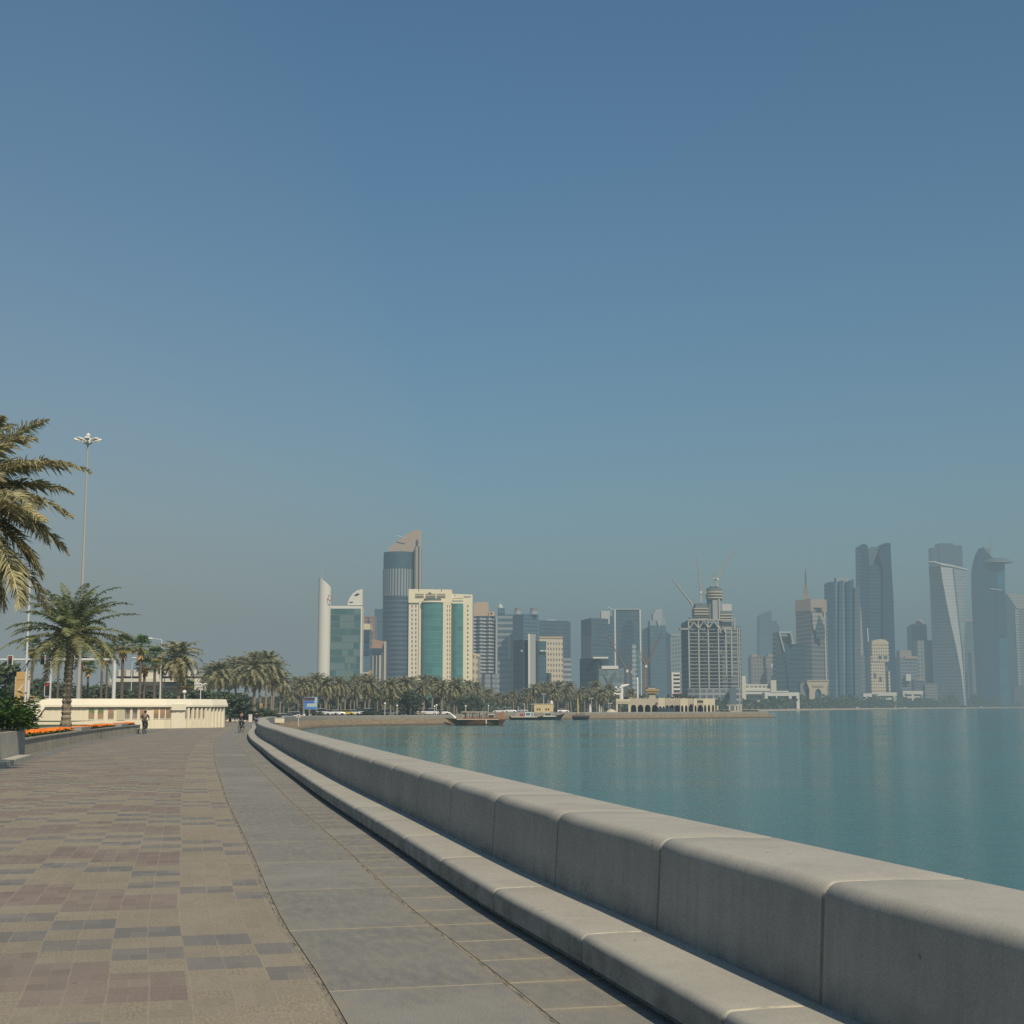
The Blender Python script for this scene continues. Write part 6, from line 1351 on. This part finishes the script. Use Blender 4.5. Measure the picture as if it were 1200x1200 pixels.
P_(t, cb(805, 818, 868, Y - 16, 4, 6), 806.5, None, Y - 16, 'podium', facade((.32, .32, .31), (.09, .11, .13), 4.2, 5.2, .62, .82, .4, .8)); P_(t, bx(854, 861.5, Y - 18, 3), 806, None, Y - 18, 'podium_bay', plain((.10, .13, .16), .5))
# cranes
def crane(lab, base, top, jib0, jib1, tail, Y, col, w=.9, name='tower_crane'):
    r = T(name, lab, base[0], Y, 'crane'); r.location.z = PX(base[0], base[1], Y).z; ORG[r.name] = r.location.copy()
    a, b = PX(*base, Y), PX(*top, Y); MB().box(a.x - w, a.x + w, Y - w, Y + w, a.z, b.z).build('mast', col, r)
    MB().tube([PX(*jib0, Y), PX(*jib1, Y)], [w * .95, w * .45], 4).build('jib', col, r); MB().tube([PX(*jib0, Y), PX(*tail, Y)], [w * .8, w * .7], 4).build('counter_jib', col, r)
    q = PX(*tail, Y); MB().box(q.x - .8, q.x + .8, Y - .8, Y + .8, q.z - 1.5, q.z + .4).build('counterweight', CONCG, r); q = PX(*jib0, Y); MB().box(q.x - .7, q.x + .7, Y - 1.3, Y - .2, q.z - .8, q.z + .9).build('cab', OFFW, r)
    k = q.lerp(PX(*tail, Y), .45) + Vector((0, 0, 7)); MB().tube([q, k], .3, 4).tube([k, PX(*tail, Y)], .2, 4).tube([k, q.lerp(PX(*jib1, Y), .8)], .14, 4).build('stay', col, r)
LATT = plain((.40, .35, .31), .7, var=.1); BRN = plain((.20, .125, .085), .7, var=.15); RED = plain((.38, .25, .20), .7)
crane('pale luffing crane on the highest core, jib raised up to the right', (840.4, 688), (840.4, 680), (841, 679), (862.4, 641), (834, 678), 1124, LATT, .8)
crane('pale crane on the left core with its jib almost upright', (821.3, 707), (821.3, 695), (821.3, 694.5), (816.4, 651), (826.5, 694), 1123, LATT, .65)
crane('pale crane jib leaning left behind the unfinished tower', (812.5, 727), (812.5, 711), (812.3, 710), (787.4, 678), (816, 712), 1150, LATT, .8)
crane('brown crane with long jib rising left in front of the mirror block', (736.6, 826), (736.6, 788), (735, 786.5), (705.6, 735), (740.5, 786.5), 900, BRN, .5)
crane('brown crane on a thick mast with two raised booms beside the golden kiosk roof', (756.5, 826), (756.5, 782), (757, 781), (775, 742), (750.5, 769), 910, BRN, .8)
# stair tower with white landings
Y = 905; t = T('stair_tower', 'slim white stair tower with open dark landings in front of the unfinished tower', 791, Y)
P_(t, bx(788.4, 796, Y + 1.2, 5), 789, None, Y, 'core', plain((.13, .13, .13), .8)); P_(t, bx(786.6, 788.6, Y, 6), 787.6, None, Y, 'pillar', OFFW)
for k in range(7): P_(t, bx(788.7, 796.4, Y, 6.5), 788 + k * 4.6, 790.3 + k * 4.6, Y, 'landing', OFFW if k < 5 else PINK)
# 18 -- white low buildings on the near shore
Y = 1400; t = T('white_complex', 'low white stepped building with tall end piers right of the unfinished tower', 888, Y, 'building')
P_(t, bx(868.6, 873.2, Y - 2, 12), [793, 792, 792, 793], None, Y, 'end_pier', plain((.66, .60, .47), .8)); P_(t, bx(873.3, 903, Y + 4, 22), 801.6, None, Y, 'upper_storey', facade((.58, .54, .45), (.24, .24, .23), 5, 4, .4, .7)); P_(t, bx(873.3, 908, Y, 4), 807, 809.6, Y, 'band', OFFW); P_(t, bx(870, 900, Y - 1, 4), 811, 813.4, Y, 'band', OFFW); P_(t, bx(902.4, 908.8, Y - 1, 10), 797, None, Y, 'end_pier', plain((.62, .57, .45), .8)); P_(t, bx(873.3, 902.3, Y - .5, 3), 809.7, 811, Y, 'recess', plain((.15, .15, .16), .6))
Y = 1355; t = T('white_portal', 'white flat canopy on square legs standing before the low white complex', 914, Y, 'building')
P_(t, bx(895, 935.4, Y, 14), 811.4, 815.6, Y, 'canopy', OFFW); P_(t, bx(902, 923, Y - .4, 12), 809.6, 811.3, Y, 'upper_canopy', OFFW)
for a, b in ((895, 898.4), (906.4, 909.4), (923, 926.4), (932, 935.4)): P_(t, bx(a, b, Y, 10), 815.7, None, Y, 'leg', OFFW)
P_(t, bx(911, 921, Y + 3, 8), 816.8, None, Y, 'kiosk', plain((.5, .46, .38), .8)); P_(t, bx(898.5, 932, Y + 11, 2), 816, None, Y, 'dark_recess', plain((.09, .11, .12), .6))
# 19, 20
Y = 1950; t = T('brown_pair', 'low hazy brown twin blocks with small domes left of the wedge tower', 893, Y)
P_(t, bx(879.6, 893.5, Y, 24), 769.5, None, Y, 'left_block', facade((.27, .22, .18), (.14, .16, .18), 5, 4, .5, .6)); P_(t, bx(897, 911, Y, 24), 769, None, Y, 'right_block', facade((.30, .24, .19), (.14, .16, .18), 5, 4, .5, .6)); P_(t, bx(880.5, 888, Y + 2, 12), 767, 769.4, Y, 'roof_step', PINK); P_(t, bx(900, 910, Y + 2, 12), 766.4, 768.9, Y, 'roof_step', PINK); P_(t, bx(893.6, 896.9, Y + 4, 10), 780, None, Y, 'link', facade((.2, .19, .18), (.12, .14, .16), 5, 4, .5, .6))
MB().lathe([(5, 0), (4.6, 2.6), (2.6, 5), (.4, 6.4)], (XX(905.6, Y - 8), Y - 8, ZZ(783, Y - 8)), 12).build('dome', OFFW, t); P_(t, bx(898, 912, Y - 14, 12), 783, None, Y - 14, 'front_wing', facade((.22, .21, .2), (.12, .14, .16), 5, 4, .5, .6))
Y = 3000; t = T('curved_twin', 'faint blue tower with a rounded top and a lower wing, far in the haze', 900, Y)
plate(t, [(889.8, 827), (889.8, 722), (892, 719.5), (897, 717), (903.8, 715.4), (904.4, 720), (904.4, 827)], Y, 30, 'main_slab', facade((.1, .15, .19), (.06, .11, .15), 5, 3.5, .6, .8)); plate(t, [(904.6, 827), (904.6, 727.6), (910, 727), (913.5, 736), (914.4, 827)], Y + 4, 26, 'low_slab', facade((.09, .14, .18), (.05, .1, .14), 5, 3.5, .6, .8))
# 21 -- wedge tower
Y = 1600; t = T('wedge_tower', 'dark blue wedge tower with a slanted white picture-frame top', 922, Y)
plate(t, [(910, 826), (910, 740.4), (912.4, 740.4), (926, 826)], Y, 24, 'left_face', facade((.05, .08, .10), (.032, .062, .088), 5, 4, .7, .95, .15)); plate(t, [(926.2, 826), (919.6, 763), (918.6, 756), (933.2, 754.6), (944, 754), (944, 826)], Y + 3, 24, 'front_face', facade((.05, .085, .10), (.030, .075, .095), 5, 4, .75, .95, .12))
plate(t, [(912.2, 740), (927, 739.8), (927.2, 742), (914.6, 742)], Y - 1, 18, 'top_frame', plain((.42, .41, .37), .7)); plate(t, [(912.4, 740.2), (914.8, 742.2), (920.0, 764), (918.6, 763.6)], Y - 1.2, 18, 'left_frame', plain((.40, .40, .37), .7)); plate(t, [(926, 742.2), (927.4, 741.6), (930.8, 754.4), (927, 754.6), (928.2, 752)], Y - 1.1, 18, 'right_frame', plain((.38, .36, .31), .7)); plate(t, [(916.2, 746), (925.8, 746), (927.6, 754.6), (918.6, 756)], Y + 8, 8, 'inner_block', plain((.18, .20, .21), .7))
# 22 -- spire tower and arch gate
Y = 1720; t = T('spire_tower', 'brownish banded tower with a tall needle spire and arrow-shaped glass cut', 952, Y)
P_(t, cb(933.4, 951.2, 970.4, Y, 12, 14), [703.6, 701.4, 702, 703], None, Y, 'body', facade((.20, .18, .165), (.10, .125, .145), 5.0, 4, .55, 1, .1)); P_(t, cb(933.2, 951.2, 970.5, Y - .6, 12, 14), 702.6, 716, Y, 'crown_band', plain((.33, .26, .205), .8)); P_(t, bx(952.2, 968, Y + .8, 4), 702, 712, Y, 'crown_face', plain((.38, .31, .245), .8))
P_(t, bx(966.6, 968.4, Y + 9.5, 2), 716, None, Y, 'lit_edge', plain((.46, .41, .35), .8)); plate(t, [(951.6, 718), (959, 718), (962, 718), (967, 726), (966.8, 736), (959.4, 720), (955.6, 738), (954, 739), (952.4, 733)], Y - 2, 1.5, 'pale_panel', facade((.38, .34, .29), (.26, .26, .26), 5, 4, .4, 1)); plate(t, [(959.6, 720), (966.8, 737.5), (966.8, 748), (956.4, 748), (956.2, 738)], Y - 1.6, 1.5, 'glass_cut', facade((.09, .12, .14), (.055, .09, .115), 5, 4, .6, 1))
mb = MB(); mb.loft([[(XX(px, Y), Y + 10 + dy, ZZ(py, Y)) for px, dy in ((948 - w, 0), (948 + w, -2), (948 + w, 2))] for py, w in ((704, 4), (696, 2.8), (686, 1.4), (678, .9), (667, .12))]); mb.build('spire', plain((.36, .28, .22), .7), t)
Y = 1510; t = T('arch_gate', 'small beige gate-shaped building with a tall blue glass arch', 958, Y, 'building')
BG = facade((.50, .42, .32), (.30, .25, .20), 4, 3, .4, .4)
plate(t, [(945, 798), (971, 798), (970.4, 803), (968, 806), (968, 826), (962.6, 826), (962.6, 812), (961.4, 809), (958.8, 806.6), (956, 809), (955, 812), (955, 826), (948.6, 826), (948.6, 808)], Y, 12, 'wall', plain((.52, .43, .31), .8, var=.12, scale=.3)); plate(t, [(955, 826), (955, 812), (956, 809), (958.8, 806.6), (961.4, 809), (962.6, 812), (962.6, 826)], Y + 2, 2, 'glass_arch', plain((.05, .13, .19), .2)); plate(t, [(952, 803), (965, 803), (965, 805.2), (952, 805.2)], Y - .4, .38, 'lattice_panel', plain((.34, .27, .2), .8)); P_(t, bx(945, 971, Y - .6, 13), 797, 798.4, Y, 'cornice', SAND)
P_(t, bx(936.5, 943, Y + 5, 12), 801, None, Y, 'side_block', plain((.20, .21, .21), .8)); P_(t, bx(937.6, 944.5, Y + 20, 10), 798.6, None, Y, 'rear_block', plain((.12, .16, .19), .6))
# 23 -- cluster of ribbed towers
Y = 1820; t = T('ribbed_tower', 'blue tower of bundled vertical ribs with slanted flared tops', 988, Y)
for i, (a0, a1, b0, b1, yt0, yt1, g) in enumerate(((970.4, 978.6, 971.8, 979.2, 682.5, 681.5, GL_D), (978.8, 983.6, 979.4, 984, 681.8, 681.5, (.13, .19, .22)), (983.8, 988, 984.2, 988.6, 681, 680, GL_M), (988.2, 991.6, 988.8, 992, 680, 679.8, (.16, .22, .25)), (991.8, 996, 992.2, 997, 682, 680, GL_D), (996.2, 1001.4, 997.2, 1001.6, 680, 678.6, GL_M), (1001.6, 1007.6, 1001.8, 1008.6, 688.4, 687.6, (.10, .14, .17)))):
    dy = (i % 2) * 3; r0 = [(XX(b0, Y, 820), Y + dy, ZB), (XX(b1, Y, 820), Y + dy, ZB), (XX(b1, Y, 820), Y + 22, ZB), (XX(b0, Y, 820), Y + 22, ZB)]
    md = [(XX((a0 + b0) / 2 + 1.0 * math.sin(i * 2.1), Y, 750), Y + dy + 2, ZZ(752, Y)), (XX((a1 + b1) / 2 + 1.0 * math.sin((i + 1) * 2.1), Y, 750), Y + dy + 2, ZZ(752, Y)), (XX((a1 + b1) / 2 + 1.0 * math.sin((i + 1) * 2.1), Y, 750), Y + 22, ZZ(752, Y)), (XX((a0 + b0) / 2 + 1.0 * math.sin(i * 2.1), Y, 750), Y + 22, ZZ(752, Y))]
    r1 = [(XX(a0, Y, 690), Y + dy, ZZ(yt0, Y)), (XX(a1, Y, 690), Y + dy, ZZ(yt1, Y)), (XX(a1, Y, 690), Y + 22, ZZ(yt1, Y)), (XX(a0, Y, 690), Y + 22, ZZ(yt0, Y))]
    MB().loft([r0, md, r1], cap0=True).build('rib', facade(tuple(q * 1.12 for q in g), g, 5, 2.5, .7, .8, .12), t)
P_(t, bx(982.5, 997.5, Y + 6, 12), 676.6, 682, Y, 'roof_frame', plain((.30, .32, .33), .7))
Y = 2000; t = T('pink_needle', 'thin pinkish tower tapering to a point between the ribbed tower and the tallest tower', 1009, Y)
MB().loft([[(XX(px, Y), Y, ZZ(py, Y)) for px in (1009 - w, 1009 + w)] + [(XX(1009 + w, Y), Y + 12, ZZ(py, Y)), (XX(1009 - w, Y), Y + 12, ZZ(py, Y))] for py, w in ((827, 3.4), (770, 3.0), (720, 1.8), (712, 1.2), (706, .2))]).build('shaft', facade((.36, .31, .29), (.24, .22, .22), 5, 3, .4, .6), t); P_(t, bx(1006, 1013, Y - 4, 10), 768, None, Y, 'base_block', facade((.18, .18, .19), (.1, .12, .14), 5, 3, .5, .6))
# 24 -- tallest dark tower with notched top
Y = 2050; t = T('notched_tower', 'tallest dark blue tower with a deep V notch between two horned tops', 1028, Y)
K = facade((.026, .075, .125), (.018, .062, .112), 5, 3.4, .7, .95, .12); K2 = facade((.018, .056, .10), (.012, .046, .088), 5, 3.4, .75, .95, .12)
def slabq(root, pts, Y, th, name, mat): return plate(root, pts, Y, th, name, mat)
slabq(t, [(1010.4, 826), (1010, 740), (1008.8, 690), (1008.2, 639.4), (1012, 637), (1017, 639.4), (1018.4, 660), (1018.8, 826)], Y, 30, 'left_wing', K2); slabq(t, [(1019, 826), (1018.6, 664), (1024, 661), (1034.8, 665), (1034.8, 826)], Y + 5, 24, 'front_face', K); slabq(t, [(1035, 826), (1035, 668), (1031.5, 656), (1030, 650), (1034.5, 637.6), (1037, 636.2), (1043.6, 636.4), (1044.8, 665), (1047, 700), (1048.4, 745), (1051, 826)], Y, 30, 'right_wing', K2)
slabq(t, [(1018.6, 663.8), (1017.4, 645), (1021, 641), (1029.6, 641), (1031, 656), (1034.6, 664.6), (1024, 660.8)], Y + 12, 10, 'recessed_top', facade((.12, .165, .20), (.08, .135, .175), 5, 3.4, .7, .9, .12))
MB().tube([PX(1016.4, 736, Y - 2), PX(1017.4, 752, Y - 2)], 1.0, 6).build('hoist', OFFW, t)
# 25 -- beige residential block
Y = 1910; t = T('beige_apartments', 'sunny beige apartment tower with a dark notch and rounded top', 1031, Y)
AP = facade((.62, .52, .36), (.16, .14, .12), 4.2, 3.0, .42, .5, .3, .4)
P_(t, bx(1021.4, 1041.5, Y, 18), 754.4, 775.8, Y, 'upper_block', AP); P_(t, bx(1019.8, 1036.6, Y + .6, 18), 768.6, None, Y, 'lower_block', AP); P_(t, bx(1036.8, 1039.6, Y + 4, 14), 776, None, Y, 'dark_notch', plain((.10, .12, .14), .5)); P_(t, bx(1039.8, 1042, Y + 1, 12), 786, None, Y, 'right_pier', AP)
plate(t, [(1021.6, 754.2), (1022.6, 751.4), (1026, 749.8), (1032, 748.8), (1038, 750), (1041, 752.4), (1041.4, 754.2)], Y + 1, 15, 'rounded_top', plain((.60, .50, .34), .8))
for k in range(2): P_(t, bx(1022.8 + k * 6.6, 1025.6 + k * 6.6, Y + .3, .28), 789 + k * 4, 795 + k * 4, Y, 'window', plain((.10, .12, .14), .2)); P_(t, bx(1029 + k * 6.5, 1033 + k * 6.5, Y - .3, .28), 768.4, 772.4, Y, 'window', plain((.10, .12, .14), .2))
def villa(lab, pxl, pxr, Y, legs, yt):
    t = T('white_villa', lab, (pxl + pxr) / 2, Y, 'building'); P_(t, bx(pxl, pxr, Y, 14), yt, yt + 4, Y, 'roof_slab', OFFW); P_(t, bx(pxl + .6, pxr - .4, Y + 3, 9), yt + 4.1, None, Y, 'wall', plain((.16, .17, .17), .7)); P_(t, bx(pxl + .3, pxr - .5, Y + .4, 10), yt + 6.2, yt + 8.6, Y, 'floor_slab', OFFW)
    for a in legs: P_(t, bx(a, a + 2.2, Y + .2, 8), yt + 4.05, None, Y, 'pier', OFFW)
villa('low white villa with thick frames below the beige apartment tower', 1020, 1049, 1890, (1022, 1026, 1045), 811.4); villa('white villa with open frames right of the beige apartment tower', 1056, 1080, 2060, (1056, 1066.5, 1077), 809.6); villa('small tan villa half hidden in trees left of the beige apartments', 1010, 1020, 1760, (1013,), 812.6)
# 26 -- dome tower and neighbours
Y = 2350; t = T('dome_tower', 'hazy stepped tower with a pink dome between the tallest and the twisted tower', 1078, Y)
P_(t, bx(1069.4, 1087, Y, 30), 733.6, None, Y, 'shaft', facade((.14, .17, .2), (.08, .12, .15), 5, 4, .6, .8)); MB().lathe([(8.0, 0), (8.2, 1.5), (6.8, 6), (3.4, 9.5), (.3, 11)], (XX(1078.6, Y + 12), Y + 12, ZZ(733.6, Y)), 14).build('dome', plain((.48, .34, .28), .6), t); P_(t, bx(1070.4, 1086.4, Y + 2, 20), 731.4, 733.6, Y, 'drum', plain((.24, .25, .26), .7))
P_(t, bx(1075, 1092.6, Y - 60, 24), 750.4, None, Y - 60, 'front_wing', facade((.27, .28, .28), (.12, .16, .18), 6, 5, .55, .6))
Y = 2200; t = T('stepped_block', 'low hazy block with stepped cream roofs left of the dome tower', 1064, Y); P_(t, bx(1053.6, 1074.8, Y, 26), 770, None, Y, 'wall', facade((.22, .23, .23), (.09, .12, .15), 5, 4, .6, .8)); P_(t, bx(1054, 1068, Y + 2, 18), 762, 770, Y, 'upper_step', plain((.32, .28, .25), .8)); P_(t, bx(1060, 1075, Y - 1, 16), 769, 772, Y, 'roof_edge', PINK); P_(t, bx(1060.6, 1066.4, Y - 8, 6), 790, 798, Y, 'white_wing', OFFW)
Y = 2150; t = T('grey_low_block', 'low grey block at the foot of the twisted tower', 1089, Y, 'building'); P_(t, bx(1082, 1096.6, Y, 16), 801, None, Y, 'wall', facade((.26, .24, .22), (.16, .16, .16), 4, 3, .5, .9)); P_(t, bx(1070, 1082, Y + 4, 16), 797, None, Y, 'side_wing', facade((.13, .15, .16), (.08, .1, .12), 4, 3, .5, .9)); P_(t, bx(1073, 1081, Y + 3, 2), 795.6, 797.6, Y, 'roof_edge', PINK)
# 27 -- slab behind the twisted tower
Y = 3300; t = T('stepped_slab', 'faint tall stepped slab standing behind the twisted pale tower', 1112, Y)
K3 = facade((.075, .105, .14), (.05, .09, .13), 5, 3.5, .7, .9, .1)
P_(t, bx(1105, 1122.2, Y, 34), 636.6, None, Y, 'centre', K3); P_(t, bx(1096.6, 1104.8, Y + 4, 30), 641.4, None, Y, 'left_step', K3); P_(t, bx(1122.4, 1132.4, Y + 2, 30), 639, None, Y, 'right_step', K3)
# 28 -- twisted pale tower
Y = 2260; t = T('twisted_tower', 'twisted tower with one pale and one dark face and a slanted white top', 1111, Y)
def V3(px, py, dy=0): return tuple(PX(px, py, Y + dy))
def strip_face(lf, rf, name, mat):
    a = [V3(*p) for p in lf]; b = [V3(*p) for p in rf]; mb = MB(); vs = []; fs = []; uv = []
    for p, q in zip(a, b): vs += [p, q]
    for i in range(len(a) - 1): fs.append((2 * i, 2 * i + 1, 2 * i + 3, 2 * i + 2)); uv.append([(0, vs[2 * i][2]), (18, vs[2 * i][2]), (18, vs[2 * i + 2][2]), (0, vs[2 * i + 2][2])])
    return mb.add(vs, fs, uv).build(name, mat, t)
ya = [827, 790, 760, 730, 700, 680, 664]
E0 = [(1096.6, y, 12) if y > 800 else (1087.4 + 9.2 * ((y - 660) / 167) ** .62, y, 12) for y in ya]
E1 = [(x, y, 0) for x, y in zip((1130.6, 1126.6, 1121, 1114.2, 1108.2, 1104.6, 1102.2), ya)]
E2 = [(x, y, 4) for x, y in zip((1131.4, 1130.4, 1127.4, 1124, 1120.6, 1118.6, 1117.0), ya)]
E3 = [(x, y, 16) for x, y in zip((1133, 1131.2, 1130.2, 1130.6, 1131.6, 1132.4, 1133), ya)]
E4 = [((a[0] + b[0]) / 2, a[1], 34) for a, b in zip(E0, E3)]
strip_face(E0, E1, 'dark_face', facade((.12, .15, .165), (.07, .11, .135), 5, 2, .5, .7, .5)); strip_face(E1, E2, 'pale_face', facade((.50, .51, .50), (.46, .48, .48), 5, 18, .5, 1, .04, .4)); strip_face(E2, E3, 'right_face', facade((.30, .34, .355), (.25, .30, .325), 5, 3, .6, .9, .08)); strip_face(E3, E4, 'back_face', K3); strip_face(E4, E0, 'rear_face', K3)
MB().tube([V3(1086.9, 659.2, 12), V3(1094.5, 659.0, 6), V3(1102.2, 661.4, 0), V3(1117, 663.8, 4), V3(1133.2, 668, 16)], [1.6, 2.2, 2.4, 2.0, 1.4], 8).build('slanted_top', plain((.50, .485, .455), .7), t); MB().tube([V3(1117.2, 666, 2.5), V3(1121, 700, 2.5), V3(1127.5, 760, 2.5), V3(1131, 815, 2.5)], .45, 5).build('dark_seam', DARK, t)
# 29
Y = 2750; t = T('plain_hazy_tower', 'plain hazy grey tower between the twisted tower and the disc-topped tower', 1141, Y)
P_(t, bx(1127.4, 1146.8, Y, 28), 728, None, Y, 'shaft', facade((.14, .175, .20), (.085, .13, .16), 5, 4, .6, .85)); P_(t, bx(1132, 1146, Y + 3, 18), 726.2, 728, Y, 'roof_step', PINK); P_(t, bx(1144.6, 1146.2, Y - 2, 2), 738, None, Y, 'lit_edge', plain((.40, .40, .38), .8)); P_(t, bx(1138, 1152, Y - 50, 20), 764, None, Y - 50, 'front_wing', facade((.2, .23, .25), (.1, .15, .18), 5, 4, .6, .7))
# 30 -- disc-topped tower
Y = 2530; t = T('disc_tower', 'dark teal tower with a curved left side and a flying disc near the top', 1164, Y)
D1 = facade((.012, .060, .105), (.008, .050, .095), 5, 3, .75, .95, .1); D2 = facade((.035, .13, .20), (.025, .125, .20), 5, 3, .8, .95, .1)
plate(t, [(1151.4, 827), (1146.6, 745), (1144, 690), (1143.8, 672), (1145.4, 660), (1148, 650), (1151, 644), (1152.4, 641.2), (1156, 646), (1160, 651), (1166.6, 656), (1170, 690), (1172, 827)], Y, 28, 'curved_body', D1); plate(t, [(1172.2, 827), (1170, 690), (1166.0, 660), (1177.4, 660), (1178, 690), (1181, 745), (1184.6, 827)], Y + 2, 24, 'right_body', D2)
plate(t, [(1168, 745), (1167.4, 691), (1176.6, 691.6), (1178.6, 697), (1180.6, 745)], Y - 1, 2.9, 'low_bulge', D1); MB().tube([PX(1160, 690, Y - 1), PX(1168, 690.6, Y - 1), PX(1174, 692, Y - 1)], .6, 6).build('ledge', STEEL, t)
q = PX(1168.2, 658, Y + 8); q2 = PX(1186.2, 658, Y + 8); rD = q2.x - q.x
MB().lathe([(rD * .5, -4.2), (rD * .82, -3.2), (rD * .98, -1.2), (rD, .4), (rD * .9, 1.8), (rD * .62, 4.2), (rD * .2, 5.8)], q, 28, 1, .8).build('disc', plain((.085, .15, .185), .4, var=.05), t)
for dz in (-2.2, .2): MB().lathe([(rD * 1.005, -.5), (rD * 1.015, .0), (rD * 1.005, .5)], (q.x, q.y, q.z + dz), 28, 1, .8).build('disc_rim', plain((.40, .43, .43), .6), t)
P_(t, cyl(1155, 1176.6, Y + 6, 16), 655, 672, Y, 'neck', plain((.16, .19, .2), .6)); MB().tube([PX(1160.6, 652, Y + 6), PX(1161, 640, Y + 6), PX(1159.8, 629, Y + 6)], [1.6, .8, .2], 6).build('antenna', RED, t); MB().tube([PX(1156, 640, Y + 6), PX(1164, 636, Y + 6)], .5, 5).build('roof_crane', RED, t); P_(t, bx(1157, 1166, Y + 4, 8), 642, 652, Y, 'plant_room', plain((.16, .2, .22), .7))
# 31 -- right edge slanted tower
Y = 2780; t = T('slanted_roof_tower', 'tower cut by the right edge with a slanted pale roof and laddered corner', 1192, Y)
plate(t, [(1178, 827), (1178, 700), (1181, 698), (1190.6, 711), (1196, 720), (1196, 827)], Y + 2, 20, 'dark_face', facade((.035, .085, .12), (.026, .072, .108), 5, 3, .7, .9, .12)); plate(t, [(1180.6, 697), (1184, 695), (1188.4, 695.6), (1199, 697), (1212, 699), (1212, 714), (1193, 713.4), (1190.6, 711.6)], Y + 1, 20, 'slanted_roof', facade((.40, .37, .33), (.24, .24, .24), 5, 4, .4, .6, .2)); P_(t, bx(1191.4, 1195.4, Y, 8), 713, None, Y, 'corner_ladder', facade((.42, .40, .37), (.16, .19, .2), 5, 9, .5, 1)); P_(t, bx(1195.5, 1214, Y + 1, 20), 714, None, Y, 'right_face', facade((.22, .23, .23), (.08, .12, .14), 5, 4, .55, .7)); MB().tube([PX(1186.8, 696, Y + 4), PX(1187, 688, Y + 4)], [.5, .15], 5).build('antenna', STEEL, t); P_(t, bx(1186, 1200, Y - 60, 14), 804, None, Y - 60, 'foot_block', facade((.12, .13, .14), (.07, .1, .12), 4, 3, .6, .8))
for k in KINDS: k.finish()
for o, a, b in LEAN: o.rotation_euler = (a, b, o.rotation_euler[2])
